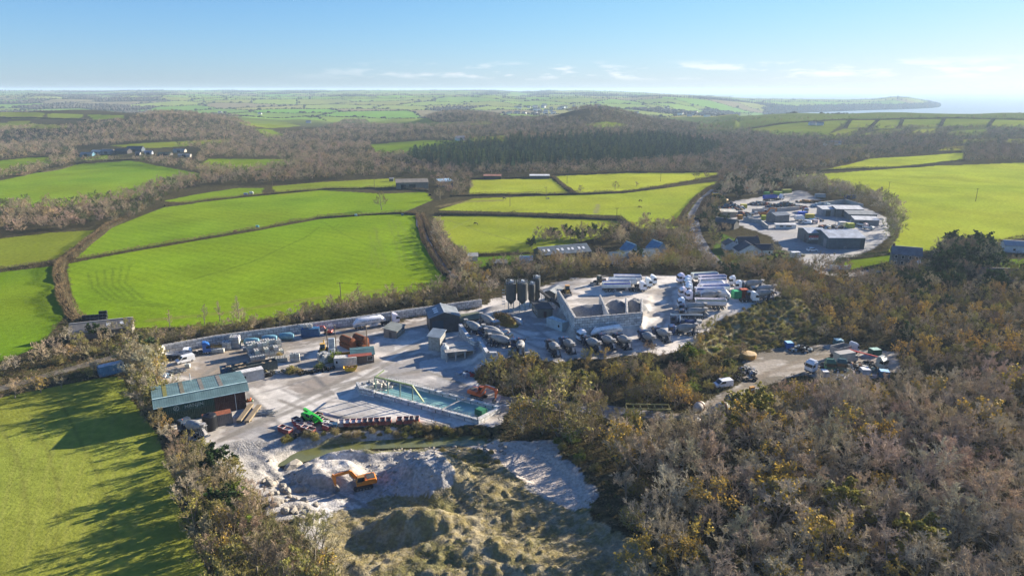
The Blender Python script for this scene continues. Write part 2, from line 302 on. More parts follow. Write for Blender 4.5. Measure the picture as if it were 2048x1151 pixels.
for di in (-1, 0, 1):
    for dj in (-1, 0, 1):
        ci, cj = gi+di, gj+dj
        jx = vnoise(ci*1.0, cj*1.0, 51); jy = vnoise(ci*1.0, cj*1.0, 53)
        d = (a-(ci+.5+(jx-.5)*.7)*CW)**2 + ((b-(cj+.5+(jy-.5)*.7)*CD)*.8)**2
        k = d < best; best = np.where(k, d, best); bid = np.where(k, (ci*7919 + cj*104729) & 0x3fffffff, bid)
cell[ff] = (bid % 1000003) + 1
r1 = ((bid*2654435761) >> 8) % 1000/1000.0; r2 = ((bid*40503) >> 3) % 1000/1000.0
valley = fbm(xs/900, yv/900, 61, 3)
uf = U[ff]; headw = (uf > 1525) & (uf < 1890) & (Z[ff] < -14)
wood = (r1 < .10) | ((valley < .34) & (r1 < .5)) | headw | ((Z[ff] < -10) & (uf < 1480) & (uf > 1250) & (yv < 4300) & (r1 < .6))
tf = np.stack([.135+.11*r2, .185+.09*r1, .035+.035*r2], 1); tf[r2 > .88] = (.20, .17, .09); tf[wood] = (.032, .036, .026)
tint[ff] = tf
cls = np.zeros((nr-1)*(nc-1), np.int16)
fu = .25*(U.reshape(nr, nc)[:-1, :-1]+U.reshape(nr, nc)[1:, :-1]+U.reshape(nr, nc)[:-1, 1:]+U.reshape(nr, nc)[1:, 1:]).ravel()
fv = .25*(V.reshape(nr, nc)[:-1, :-1]+V.reshape(nr, nc)[1:, :-1]+V.reshape(nr, nc)[:-1, 1:]+V.reshape(nr, nc)[1:, 1:]).ravel()
fY = .5*(YY[:-1, :-1]+YY[1:, 1:]).ravel(); fX = .5*(XX[:-1, :-1]+XX[1:, 1:]).ravel()
idx = np.arange(nr*nc).reshape(nr, nc); F = np.stack([idx[:-1, :-1], idx[:-1, 1:], idx[1:, 1:], idx[1:, :-1]], -1).reshape(-1, 4)
fcell = cell[F[:, 0]]; ffc = fcell > 0
fcell[~ffc] = 0; cls[ffc] = 90
fbmf = (vnoise(fX/4, fY/4, 71)-.5)
def inside(poly, du=0): 
    us = [p[0] for p in poly]; vs = [p[1] for p in poly]
    bb = (fu > min(us)) & (fu < max(us)) & (fv > min(vs)) & (fv < max(vs)) & (fY < 2600)
    r = np.zeros(len(fu), bool); i = np.nonzero(bb)[0]
    if len(i): r[i] = inpoly(fu[i]+du*(fbm(fX[i]/3.5, fY[i]/3.5, 72, 3)-.45), fv[i]+du*.6*(fbm(fX[i]/3.5, fY[i]/3.5, 74, 3)-.45), poly)
    return r
fieldY = []
for k, (poly, tn) in enumerate(FIELDS):
    m = inside(poly); cls[m] = 1+k
    vi = np.unique(F[m].ravel())
    var = 1 + (fbm(X[vi]/22, Y[vi]/22, 80+k, 4)-.47)*.55; warm = (fbm(X[vi]/60, Y[vi]/60, 180+k, 3)-.45)*.05
    tint[vi] = np.asarray(tn)*var[:, None]; tint[vi, 0] += np.clip(warm, -.02, .04)
    if k in (0, 1, 4, 5):
        st = np.sin((X[vi]*.5+Y[vi]*.87+6*fbm(X[vi]/50, Y[vi]/50, 5, 2))*2*math.pi/6.5); tint[vi] *= (1+.05*st)[:, None]
for k, poly in enumerate(YARDS): cls[inside(poly, (26, 30, 8)[k])] = 70+k
qy = inpoly(fX+9*(fbm(fX/5, fY/5, 75, 4)-.45), fY+7*(fbm(fX/5, fY/5, 76, 4)-.45), QUARRY) & (fY < 180); cls[qy] = 80
# yard paving tints: pale worn concrete, dark wet stains, brown mud
for k, poly in enumerate(YARDS):
    vi = np.unique(F[cls == 70+k].ravel()); x, y = X[vi], Y[vi]
    c = np.tile(np.array([(.56, .515, .46), (.30, .265, .22), (.30, .285, .265)][k]), (len(vi), 1))
    n1 = fbm(x/9, y/6, 91, 5); n2 = fbm(x/2.2, y/2.2, 93, 4); n3 = fbm(x/20, y/16, 95, 4)
    c = blend(c, [(.25, .225, .20), (.14, .12, .09), (.24, .235, .24)][k], sstep((n1-.46)*8)*.9)
    c = blend(c, [(.22, .19, .15), (.10, .085, .05), (.2, .19, .18)][k], sstep((n3-.56)*8)*.5)
    c = blend(c, (.52, .5, .47), sstep((n2-.6)*9)*.4)
    if k == 0:
        q = sstep((fbm(x/4, y/3, 97, 3)-.30)*5)
        ml = inpoly(U[vi], V[vi], [(320, 705), (600, 668), (800, 640), (860, 640), (760, 655), (640, 690), (560, 700), (520, 740), (330, 770)]); c = blend(c, (.29, .235, .17), ml*q*.85)
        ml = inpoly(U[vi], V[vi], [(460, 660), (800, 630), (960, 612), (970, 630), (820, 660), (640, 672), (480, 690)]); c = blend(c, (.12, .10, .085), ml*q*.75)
        ml = inpoly(U[vi], V[vi], [(430, 860), (520, 880), (580, 860), (520, 920), (450, 905)]); c = blend(c, (.26, .23, .20), ml*q*.8)
        ml = inpoly(U[vi], V[vi], [(850, 640), (960, 690), (960, 760), (800, 790), (690, 760), (760, 690)]); c = blend(c, (.27, .265, .26), ml*q*.5)
        ml = inpoly(U[vi], V[vi], [(840, 722), (890, 712), (930, 716), (905, 728), (868, 748), (838, 738)]); c = blend(c, (.44, .43, .42), ml*.8*np.ones(len(x)))
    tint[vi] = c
vi = np.unique(F[cls == 80].ravel()); x, y, uu, vv = X[vi], Y[vi], U[vi], V[vi]
c = np.tile(np.array((.36, .335, .30)), (len(vi), 1)); nA = fbm(x/5, y/4, 101, 5); nB = fbm(x/1.3, y/1.3, 103, 4)
og = inpoly(uu + (nA-.5)*90, vv + (nA-.5)*50, [(600, 1200), (640, 1050), (720, 1010), (790, 990), (880, 975), (925, 950), (880, 900), (900, 875), (1010, 905), (1060, 985), (1150, 1018), (1240, 985), (1400, 1060), (1500, 1300), (600, 1300)])
c = blend(c, (.215, .172, .070), og*(.7+.3*sstep((nB-.35)*5)))
c = blend(c, (.26, .215, .12), og*sstep((fbm(x/3, y/3, 107, 4)-.54)*9)*.5)
c = blend(c, (.12, .115, .035), og*sstep((fbm(x/7, y/7, 109, 4)-.54)*9)*.7)
gt = inpoly(uu + (nA-.5)*50, vv + (nA-.5)*24, [(620, 885), (700, 872), (760, 890), (860, 865), (1010, 870), (990, 885), (880, 895), (760, 900), (690, 902), (650, 905)]); c = blend(c, (.13, .125, .035), gt*.8)
heap = inpoly(uu+(nB-.5)*30, vv+(nB-.5)*20, [(730, 960), (800, 925), (870, 905), (900, 950), (905, 970), (850, 990), (760, 990)]); c = blend(c, (.33, .315, .30), heap*np.ones(len(x)))
si = inpoly(x, y, SILT); c = blend(c, (.46, .40, .34), si*.92)
wet = inpoly(uu+(nA-.5)*60, vv+(nA-.5)*30, [(500, 990), (600, 960), (700, 985), (740, 1010), (640, 1050), (540, 1020)]); c = blend(c, (.44, .42, .40), wet*sstep((nA-.42)*8)*.9)
flat = inpoly(uu, vv, [(630, 925), (660, 905), (720, 903), (700, 930), (650, 945)]); c = blend(c, (.55, .51, .46), flat*.95)
dk = sstep((nB-.52)*8); c = blend(c, (.17, .16, .14), dk*.45*(1-si))
tint[vi] = c
def stroke(px, w, col, k, only=None, soft=1.0, h=0):
    """wear of its own shape on the ground: tracks, joints, paths"""
    pts = [tuple(P(u, v, h)[:2]) for u, v in px]; xs_ = [p[0] for p in pts]; ys_ = [p[1] for p in pts]
    i = np.nonzero((X > min(xs_)-w) & (X < max(xs_)+w) & (Y > min(ys_)-w) & (Y < max(ys_)+w))[0]
    if not len(i): return
    d = segdist(X[i], Y[i], pts, False); q = np.clip((w/2+.35-d)/.7, 0, 1)*k*(.6+.7*vnoise(X[i]/3, Y[i]/3, 5)) if soft else np.clip((w/2-d)/.4, 0, 1)*k
    tint[i] = tint[i]+(np.asarray(col)-tint[i])*np.clip(q, 0, 1)[:, None]
def tyre_pair(px, w, col, k, **kw):
    for s_ in (-1, 1): stroke([(u+s_*1.6, v+s_*1.2) for u, v in px], w, col, k, **kw)
LG = (.14, .185, .03); DG = (.05, .085, .010)
for px in ([(742, 470), (745, 500), (742, 530)], [(754, 455), (752, 500), (757, 535)], [(775, 440), (790, 480), (800, 520)], [(785, 438), (802, 480), (812, 518)], [(796, 440), (815, 475), (835, 515)], [(748, 452), (764, 500), (772, 530)]): stroke(px, 1.1, LG, .55)
for k in range(6): stroke([(175+k*17, 545-k*3), (185+k*13, 575-k*2), (215+k*15, 600), (270+k*18, 612+k*.5)], .9, DG, .45)
stroke([(640, 452), (610, 475), (500, 525), (380, 560)], 1.0, DG, .5); stroke([(640, 440), (690, 470), (760, 500)], .8, DG, .4); stroke([(300, 640), (450, 625), (600, 600), (760, 580)], 3.5, (.17, .15, .05), .45)
stroke([(120, 800), (160, 880), (195, 950), (222, 1010), (235, 1100)], .5, (.09, .095, .02), .6); stroke([(60, 830), (95, 900), (120, 990), (110, 1100)], .7, (.13, .13, .03), .5); stroke([(0, 850), (40, 930), (60, 1050)], .7, (.13, .13, .03), .5)
for u in range(20, 300, 34): stroke([(u-40, 1140), (u, 960), (u+40, 830)], .6, (.25, .245, .06), .35)
stroke([(888, 436), (960, 462), (1060, 490)], 1.2, (.14, .13, .05), .5); stroke([(900, 425), (1060, 418), (1190, 420), (1400, 400)], 1.2, (.15, .14, .06), .5); stroke([(880, 412), (930, 402), (1000, 400)], 7, (.17, .14, .07), .6); stroke([(1195, 408), (1192, 425)], 3, (.2, .18, .1), .7)
def slab(px, col, k, edge=6):
    i = np.nonzero((V > min(p[1] for p in px)-9) & (V < max(p[1] for p in px)+9) & (U > min(p[0] for p in px)-9) & (U < max(p[0] for p in px)+9) & (Y < 400))[0]
    j = i[inpoly(U[i]+(vnoise(X[i]/1.5, Y[i]/1.5, 4)-.5)*edge, V[i]+(vnoise(X[i]/1.5, Y[i]/1.5, 6)-.5)*edge*.5, px)]
    tint[j] += (np.asarray(col)-tint[j])*(k*(.7+.5*vnoise(X[j]/2, Y[j]/2, 9)))[:, None]
BRN, GRY, PALE = (.25, .21, .17), (.27, .265, .26), (.62, .585, .53)
for px, c_, k_ in [([(555, 780), (640, 752), (688, 757), (672, 776), (600, 792)], BRN, .75), ([(505, 790), (560, 772), (640, 800), (600, 850), (575, 862)], PALE, .6), ([(660, 772), (712, 752), (752, 758), (720, 780), (680, 800)], PALE, .7), ([(640, 742), (740, 728), (756, 742), (700, 752), (650, 758)], BRN, .6), ([(712, 742), (760, 733), (775, 742), (730, 757)], PALE, .7),
   ([(655, 815), (735, 783), (790, 812), (740, 838), (690, 842)], GRY, .6), ([(735, 800), (830, 815), (880, 840), (770, 843)], PALE, .55), ([(452, 862), (520, 850), (545, 868), (500, 885)], GRY, .5), ([(400, 715), (520, 695), (545, 715), (430, 740), (395, 745)], BRN, .7), ([(560, 690), (680, 672), (700, 684), (640, 700), (580, 705)], PALE, .5),
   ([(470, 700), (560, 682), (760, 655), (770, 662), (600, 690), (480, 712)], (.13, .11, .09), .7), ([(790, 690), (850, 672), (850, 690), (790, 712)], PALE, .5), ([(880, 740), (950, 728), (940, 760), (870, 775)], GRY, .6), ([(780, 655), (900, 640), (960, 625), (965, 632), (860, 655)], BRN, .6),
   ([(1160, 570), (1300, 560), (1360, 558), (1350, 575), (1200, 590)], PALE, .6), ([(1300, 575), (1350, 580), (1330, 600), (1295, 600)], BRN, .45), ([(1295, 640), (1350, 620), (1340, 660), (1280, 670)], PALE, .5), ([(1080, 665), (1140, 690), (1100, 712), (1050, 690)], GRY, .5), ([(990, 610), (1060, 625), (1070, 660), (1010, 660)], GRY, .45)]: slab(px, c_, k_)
DK = (.13, .12, .11)
stroke([(492, 782), (540, 830), (585, 872)], 1.2, DK, .8); stroke([(622, 745), (652, 775)], 1.3, (.10, .10, .10), .8); stroke([(505, 790), (640, 752), (700, 745)], .9, DK, .55); stroke([(580, 868), (660, 800), (720, 770)], .9, DK, .5); stroke([(560, 775), (640, 815), (700, 838)], .9, DK, .5); stroke([(650, 772), (720, 758), (770, 762)], .9, DK, .5); stroke([(600, 765), (650, 790), (720, 815)], .9, DK, .4)
for px in ([(420, 890), (500, 850), (600, 800), (700, 750), (800, 700), (900, 660)], [(440, 880), (560, 830), (700, 770), (840, 690)], [(600, 790), (720, 760), (850, 740), (930, 770)], [(380, 770), (450, 720), (560, 700), (700, 680), (830, 655)], [(400, 760), (520, 712), (660, 676)], [(560, 800), (640, 830), (760, 842), (900, 848)]): tyre_pair(px, 1.0, (.20, .18, .15), .75)
for px in ([(1000, 655), (1080, 690), (1200, 702), (1300, 680), (1350, 620), (1330, 575)], [(990, 640), (1060, 670), (1180, 690)], [(1300, 570), (1340, 590), (1330, 640), (1250, 690)], [(1180, 575), (1260, 590), (1330, 600)], [(960, 640), (1000, 620), (1060, 640), (1120, 690)]): tyre_pair(px, 1.0, (.25, .235, .22), .7, h=4)
for px in ([(1250, 830), (1380, 828), (1450, 795), (1520, 755), (1600, 720)], [(1500, 760), (1570, 730), (1680, 705)], [(1530, 745), (1620, 735)]): tyre_pair(px, .8, (.19, .155, .115), .7)
for k in range(7): stroke([(540+k*14, 1000-k*4), (575+k*13, 975+k*2), (640+k*10, 965+k*4), (700+k*8, 985+k*3)], .5, (.2, .19, .17), .7)
for k in range(8): stroke([(900+k*18, 930+k*3), (960+k*17, 985), (1000+k*18, 1060+k*6), (1010+k*20, 1130)], .6, (.10, .09, .035), .5)
bk_ = inpoly(U, V, [(1400, 690), (1440, 642), (1530, 602), (1600, 595), (1645, 640), (1635, 682), (1500, 702), (1440, 722)]) & (Y < 400); nb_ = fbm(X/3, Y/3, 113, 4); tint[bk_] = np.where((nb_[bk_] > .56)[:, None], (.25, .22, .13), (.165, .155, .06))*(.7+.6*nb_[bk_])[:, None]
m_grass = mat('grass', src='attr', world=True, scale=.55, var=.20, bump=.13, bscale=1.6, rough=1, spec=0, detail=8)
m_floor = mat('woodland_soil', src='attr', world=True, scale=.5, var=.45, bump=.5, bscale=1.2, rough=1, spec=0)
m_far = mat('distant_pasture', src='attr', world=True, scale=.02, var=.12, rough=1, spec=0)
m_spoil = mat('clay_spoil', src='attr', world=True, scale=1.6, var=.32, bump=.20, bscale=2.6, rough=.95, spec=.1, detail=8)
m_yard = mat('yard_concrete', src='attr', world=True, scale=.9, var=.16, bump=.03, bscale=3, rough=.8, spec=.25, detail=8)
m_track = mat('dirt_track_soil', src='attr', world=True, scale=.9, var=.22, bump=.10, bscale=2, rough=.95, spec=.1)
def piece(name, sel, m, label=None):
    f = F[sel]
    if not len(f): return
    u_, inv = np.unique(f.ravel(), return_inverse=True)
    me = mesh_np(name, np.stack([X[u_], Y[u_], Z[u_]], 1), inv.reshape(-1, 4), (m,), tint[u_], smooth=True)
    return tag(link(name, me), kind='structure')
piece('ground', cls == 0, m_floor)
piece('far_hills', cls == 90, m_far)
for k in range(len(FIELDS)): piece('grass_field', cls == 1+k, m_grass)
piece('concrete_yard', cls == 70, m_yard); piece('dirt_clearing', cls == 71, m_track); piece('recycling_yard_ground', cls == 72, m_yard)
piece('quarry_ground', cls == 80, m_spoil)
# ------------------------------------------------------------------ water
def water(name, col, rough, bump, bscale, spec=.5):
    m = mat(name, col, rough=rough, var=.12, scale=bscale*.2, bump=bump, bscale=bscale, spec=spec, world=True); return m
msea = water('sea_water', (.13, .17, .20), .38, .15, .02, .4)
link_sea = tag(link('sea', mesh_np('sea', [(-15000, 1700, -42), (21000, 1700, -42), (21000, 22000, -42), (-15000, 22000, -42)], [(0, 1, 2, 3)], (msea,))), kind='structure')
def sheet(name, px, h, m, kind='structure'):
    pts = [P(u, v, h) for u, v in px]; me = bpy.data.meshes.new(name); me.from_pydata([tuple(p) for p in pts], [], [list(range(len(pts)))]); me.materials.append(m); me.update()
    if me.polygons[0].normal.z < 0: me.flip_normals()
    return tag(link(name, me), kind=kind)
sheet('quarry_pond', [(540, 935), (560, 885), (640, 866), (760, 858), (900, 858), (1000, 862), (990, 890), (860, 893), (740, 897), (680, 905), (600, 925)], -1.55, water('green_pond_water', (.13, .135, .045), .12, .02, 3))
# roads: ribbons laid over the ground
def ribbon(name, px, w, m, lift=.12, step=3.0, tn=(.06, .06, .062)):
    c = [G(u, v) for u, v in px]; pts = []
    for a_, b_ in zip(c, c[1:]):
        n_ = max(1, int((b_-a_).length/step)); pts += [a_.lerp(b_, i/n_) for i in range(n_)]
    pts.append(c[-1]); v = []
    for i, p in enumerate(pts):
        d = (pts[min(i+1, len(pts)-1)]-pts[max(i-1, 0)]); d.z = 0; d.normalize(); s = Vector((-d.y, d.x, 0))
        for k in (-.5, -.17, .17, .5):
            q = p+s*w*k; v.append((q.x, q.y, H1(q.x, q.y)+lift))
    f = [(4*i+j, 4*i+j+1, 4*i+j+5, 4*i+j+4) for i in range(len(pts)-1) for j in range(3)]
    return tag(link(name, mesh_np(name, v, f, (m,), np.tile(tn, (len(v), 1)), smooth=True)), kind='structure')
m_road = mat('road_asphalt', src='attr', world=True, scale=.6, var=.2, bump=.02, rough=.85)
ribbon('lane', [(838, 430), (838, 450), (852, 480), (868, 510), (890, 540), (910, 556)], 3.4, m_road, .2, tn=(.10, .10, .11))
ribbon('road', [(1428, 380), (1405, 400), (1385, 430), (1392, 470), (1412, 505), (1440, 535)], 6.0, m_road, .2, tn=(.11, .11, .12))
ribbon('dirt_lane', [(-60, 795), (60, 760), (150, 735), (215, 718), (275, 706)], 4.0, m_track, .12, tn=(.16, .14, .11))
ribbon('farm_track', [(1000, 800), (1100, 806), (1200, 815), (1260, 825), (1330, 832)], 4.0, m_track, .12, tn=(.20, .19, .18))
ribbon('drive', [(1640, 545), (1680, 552), (1720, 547), (1760, 540)], 5.0, m_road, .15, tn=(.3, .28, .26))
# ------------------------------------------------------------------ plant shapes
def unit(v): return v/np.maximum(np.linalg.norm(v, axis=-1, keepdims=True), 1e-9)
def tubes(a, b, ra, rb, n=4):
    """tapered tubes for arrays of segments"""
    a, b = np.atleast_2d(a), np.atleast_2d(b); m = len(a); d = unit(b-a)
    up = np.where(np.abs(d[:, 2:3]) > .9, [[1., 0, 0]], [[0, 0, 1.]]); s = unit(np.cross(d, up)); t = np.cross(d, s)
    an = np.arange(n)*2*math.pi/n; ca, sa = np.cos(an)[None, :, None], np.sin(an)[None, :, None]
    off = s[:, None]*ca + t[:, None]*sa
    va = a[:, None]+off*np.reshape(ra, (-1, 1, 1)); vb = b[:, None]+off*np.reshape(rb, (-1, 1, 1))
    v = np.concatenate([va, vb], 1).reshape(-1, 3); base = np.arange(m)[:, None, None]*2*n; i = np.arange(n); j = (i+1) % n
    f = np.stack([i, j, j+n, i+n], 1)[None]+base; return v, f.reshape(-1, 4)
def rdir(r, n): return unit(r.normal(size=(n, 3)))
def blades(r, p, d, ln, w):
    """thin tapering twigs as slim triangles (as quads with a point doubled out)"""
    s = unit(np.cross(d, rdir(r, len(p)))); tip = p + d*ln[:, None]; mid = p+d*(ln*.55)[:, None]+s*0
    v = np.stack([p-s*w[:, None]*.5, p+s*w[:, None]*.5, tip+s*w[:, None]*.12, tip-s*w[:, None]*.12], 1).reshape(-1, 3)
    return v, np.arange(len(v)).reshape(-1, 4)
def leaves(r, p, size):
    n = len(p); d = rdir(r, n); s = unit(np.cross(d, rdir(r, n))); z = size[:, None]
    v = np.stack([p-d*z*.5, p+s*z*.42, p+d*z*.5, p-s*z*.42], 1).reshape(-1, 3); return v, np.arange(len(v)).reshape(-1, 4)
def cat(parts):
    vs, fs, o = [], [], 0
    for v, f in parts: vs.append(v); fs.append(f+o); o += len(v)
    return np.concatenate(vs), np.concatenate(fs)
def grow(seed, Hh=10., spread=.55, nl=9, ns=7, nt=7, nb=7, low=.22, stems=1, tw=.045, leaf=0, lsize=.3, droop=0., bl=1.0, top=1.0):
    """skeleton of a broadleaf: stems, limbs, branches, twigs; returns (wood, crown)"""
    r = np.random.default_rng(seed); W_, C_ = [], []; limbs = []
    for s in range(stems):
        az = r.uniform(0, 6.28); lean = (0.04 if stems == 1 else r.uniform(.12, .42)); p = np.array([0, 0, -.3]); hs = Hh*(1 if stems == 1 else r.uniform(.7, 1.))
        d = np.array([math.cos(az)*lean, math.sin(az)*lean, 1.]); rad = Hh*.021*(1 if stems == 1 else .6); k = 7; st = [p]
        for i in range(k):
            d = unit(d + r.normal(size=3)*.07); p = p + d*hs*.78/k; st.append(p)
        st = np.array(st); rr = rad*np.linspace(1, .28, k+1); W_.append(tubes(st[:-1], st[1:], rr[:-1], rr[1:], 6))
        n_ = max(2, int(nl/stems))
        for i in range(n_):
            t = low+(1-low)*(i+r.uniform(.1, .9))/n_; q = t*k; j = min(int(q), k-1); o = st[j]+(st[j+1]-st[j])*(q-j)
            a2 = i*2.4+r.uniform(-.5, .5)+s; el = .35+.75*t+r.uniform(-.15, .15); dd = np.array([math.cos(a2)*math.cos(el), math.sin(a2)*math.cos(el), math.sin(el)])
            ln = Hh*spread*(1.05-.62*t)*r.uniform(.8, 1.15); limbs.append((o, dd, ln, rad*(1.05-t)*.55+.015))
    bp, bd, bln = [], [], []
    for o, d, ln, rad in limbs:
        k = 4; pts = [o]
        for i in range(k): d = unit(d+r.normal(size=3)*.16+np.array([0, 0, .07-droop])); pts.append(pts[-1]+d*ln/k)
        pts = np.array(pts); rr = rad*np.linspace(1, .3, k+1); W_.append(tubes(pts[:-1], pts[1:], rr[:-1], rr[1:], 4))
        for i in range(ns):
            t = .25+.75*(i+r.uniform(0, 1))/ns; q = min(t*k, k-1e-3); j = int(q); o2 = pts[j]+(pts[j+1]-pts[j])*(q-j)
            d2 = unit(unit(pts[j+1]-pts[j])+rdir(r, 1)[0]*.85+np.array([0, 0, .25-droop])); l2 = ln*.42*(1.15-.5*t)*r.uniform(.7, 1.2)
            bp.append(o2); bd.append(d2); bln.append(l2)
    bp, bd, bln = np.array(bp), np.array(bd), np.array(bln); e = bp+bd*bln[:, None]
    C_.append(tubes(bp, e, np.full(len(bp), .03), np.full(len(bp), .012), 3))
    t = r.uniform(.15, 1, (len(bp), nt)); tp = (bp[:, None]+bd[:, None]*(bln[:, None]*t)[..., None]).reshape(-1, 3)
    td = unit(np.repeat(bd, nt, 0)+rdir(r, len(tp))*.95+np.array([0, 0, .22-droop])); tl = np.repeat(bln, nt)*.55*r.uniform(.6, 1.2, len(tp))*bl
    C_.append(blades(r, tp, td, tl, np.full(len(tp), tw*1.15)))
    t = r.uniform(.2, 1, (len(tp), nb)); fp = (tp[:, None]+td[:, None]*(tl[:, None]*t)[..., None]).reshape(-1, 3)
    fd = unit(np.repeat(td, nb, 0)+rdir(r, len(fp))*.9+np.array([0, 0, .15-droop])); fl = np.repeat(tl, nb)*.6*r.uniform(.5, 1.2, len(fp))
    C_.append(blades(r, fp, fd, fl, np.full(len(fp), tw)))
    wood = cat(W_); crown = cat(C_); lv = None
    if leaf:
        k = r.random(len(fp)) < leaf; lp = (fp+fd*(fl*r.uniform(.4, 1.1, len(fp)))[:, None])[k]; lv = leaves(r, lp, lsize*r.uniform(.6, 1.3, len(lp)))
    return wood, crown, lv
def conifer(seed, Hh=20.):
    r = np.random.default_rng(seed); z = np.array([0, 0, 1.]); st = np.array([[0, 0, -.5], [0, 0, Hh*.5], [0, 0, Hh]])
    wood = tubes(st[:-1], st[1:], np.array([.28, .16]), np.array([.16, .03]), 6); C_ = []; n = 150
    t = np.sort(r.uniform(.12, 1, n)); a = np.arange(n)*2.4; ln = Hh*.20*(1.06-t)*r.uniform(.7, 1.15, n)+.25; el = -.22+.5*t
    d = np.stack([np.cos(a)*np.cos(el), np.sin(a)*np.cos(el), np.sin(el)], 1); p = np.stack([0*t, 0*t, t*Hh*.99], 1)
    k = 12; q = r.uniform(.15, 1, (n, k)); bp = (p[:, None]+d[:, None]*(ln[:, None]*q)[..., None]).reshape(-1, 3)
    bd = unit(np.repeat(d, k, 0)+rdir(r, n*k)*.6+np.array([0, 0, -.1])); bl_ = np.repeat(ln, k)*.34+.2
    C_.append(blades(r, bp, bd, bl_, np.full(n*k, .34))); return wood, cat(C_), None
def bush(seed, R=2.0, Hh=3., n=900, tw=.05, leaf=.5, lsize=.28):
    r = np.random.default_rng(seed); C_ = []; lumps = [(r.uniform(-.55, .55, 2)*R, r.uniform(.45, .8)*R, r.uniform(.55, 1.)*Hh) for _ in range(6)]
    ps, ds, ls = [], [], []
    for c, rr, hh in lumps:
        m = n//6; d = rdir(r, m); d[:, 2] = np.abs(d[:, 2]); d = unit(d+np.array([0, 0, .25])); q = r.uniform(.25, .95, m)
        ps.append(np.stack([c[0]+d[:, 0]*rr*q, c[1]+d[:, 1]*rr*q, d[:, 2]*hh*q], 1)); ds.append(unit(d+rdir(r, m)*.55+np.array([0, 0, .3]))); ls.append(r.uniform(.25, .6, m)*rr)
    p, d, l = np.concatenate(ps), np.concatenate(ds), np.concatenate(ls); C_.append(blades(r, p, d, l, np.full(len(p), tw)))
    a = r.uniform(0, 6.28, 7); b = np.stack([np.cos(a)*R*.5, np.sin(a)*R*.5, np.full(7, Hh*.6)], 1); wood = tubes(np.tile([[0, 0, -.2]], (7, 1)), b, np.full(7, .07), np.full(7, .03), 4)
    lv = None
    if leaf:
        k = r.random(len(p)) < leaf; lv = leaves(r, (p+d*(l*r.uniform(.3, 1, len(l)))[:, None])[k], lsize*r.uniform(.6, 1.4, k.sum()))
    return wood, cat(C_), lv
m_bark = mat('bark', (.20, .175, .14), var=.3, scale=2, rough=.95, spec=.1)
m_twig = mat('bare_twigs', src='obj', var=.35, scale=.45, rough=.95, spec=.08)
m_leaf = mat('leaves', src='obj', var=.45, scale=.6, rough=.7, spec=.12, trans=.25)
PROTO = {}
def proto(kind, i, wood, crown, lv=None):
    wm = mesh_np(kind+'_trunk', *wood, (m_bark,)); cm = mesh_np(kind+'_crown', *crown, (m_twig,)); lm = mesh_np(kind+'_leaves', *lv, (m_leaf,)) if lv else None
    PROTO.setdefault(kind, []).append((wm, cm, lm))
for i in range(5): proto('bare', i, *grow(100+i, 10, .50+.04*i, 9, 7, 7, 8, tw=.055))
for i in range(2): proto('bare', i, *grow(130+i, 9.5, .5, 10, 7, 7, 8, stems=3, tw=.055, low=.3))
for i in range(3): proto('autumn', i, *grow(200+i, 8, .56, 10, 7, 6, 6, stems=3, tw=.05, leaf=.22, lsize=.30, low=.2))
for i in range(2): proto('green', i, *grow(300+i, 8, .55, 10, 7, 6, 6, stems=2, tw=.05, leaf=.85, lsize=.42, low=.12))
for i in range(5): proto('conifer', i, *conifer(400+i))
for i in range(3): proto('shrub', i, *bush(500+i, 2.2, 3.2, 1500, .06, .3, .28))
for i in range(2): proto('gorse', i, *bush(520+i, 1.8, 2.2, 1100, .05, .9, .26))
for i in range(3): proto('slim', i, *grow(600+i, 11, .30, 12, 6, 6, 7, tw=.045, low=.25))
TWIG = {'grey': (.44, .375, .265), 'pink': (.46, .365, .265), 'brown': (.32, .255, .16), 'olive': (.29, .26, .115), 'gold': (.30, .215, .065), 'dark': (.15, .135, .09), 'green': (.06, .10, .02), 'tan': (.39, .315, .20), 'rust': (.25, .14, .06)}
LEAF = {'gold': (.46, .31, .05), 'olive': (.27, .24, .055), 'green': (.065, .12, .018), 'dark': (.035, .065, .02), 'lime': (.16, .22, .03), 'rust': (.32, .17, .05)}
def vary(c, s=.18):
    k = 1+random.uniform(-s, s); return tuple(max(.005, x*k*(1+random.uniform(-.06, .06))) for x in c)
def plant(kind, name, loc, h, twig, leaf, label, cat_, group, wide=1.0):
    base = {'bare': 10., 'autumn': 8., 'green': 8., 'conifer': 20., 'shrub': 3.2, 'gorse': 2.2, 'slim': 11.}[kind]
    wm, cm, lm = random.choice(PROTO[kind]); s = h/base
    r = thing(name, loc, random.uniform(0, 6.28), label, cat_, group, (s*wide, s*wide, s))
    link('trunk', wm, r); link('crown', cm, r, color=vary(twig))
    if lm: link('foliage', lm, r, color=vary(leaf))
    return r
# ------------------------------------------------------------------ cheap plants for the masses that nobody could count
def sub(kind, n, widen, seed):
    r = np.random.default_rng(seed); me = PROTO[kind][seed % len(PROTO[kind])][1]; v = np.empty(len(me.vertices)*3, np.float32); me.vertices.foreach_get('co', v); v = v.reshape(-1, 3).astype(float)
    f = np.empty(len(me.loops), np.int32); me.loops.foreach_get('vertex_index', f); f = f.reshape(-1, 4); f = f[r.choice(len(f), min(n, len(f)), False)]
    q = v[f]; mid = q.mean(1, keepdims=True); ax = unit((q[:, 2]+q[:, 3]-q[:, 0]-q[:, 1]))[:, None]; d = q-mid; al = (d*ax).sum(-1, keepdims=True)*ax; q = mid+al*1.15+(d-al)*widen
    hh = {'bare': 10., 'autumn': 8., 'green': 8., 'conifer': 20., 'shrub': 3.2, 'gorse': 2.2, 'slim': 11.}[kind]
    return q.reshape(-1, 3)/hh, np.arange(4*len(f)).reshape(-1, 4)
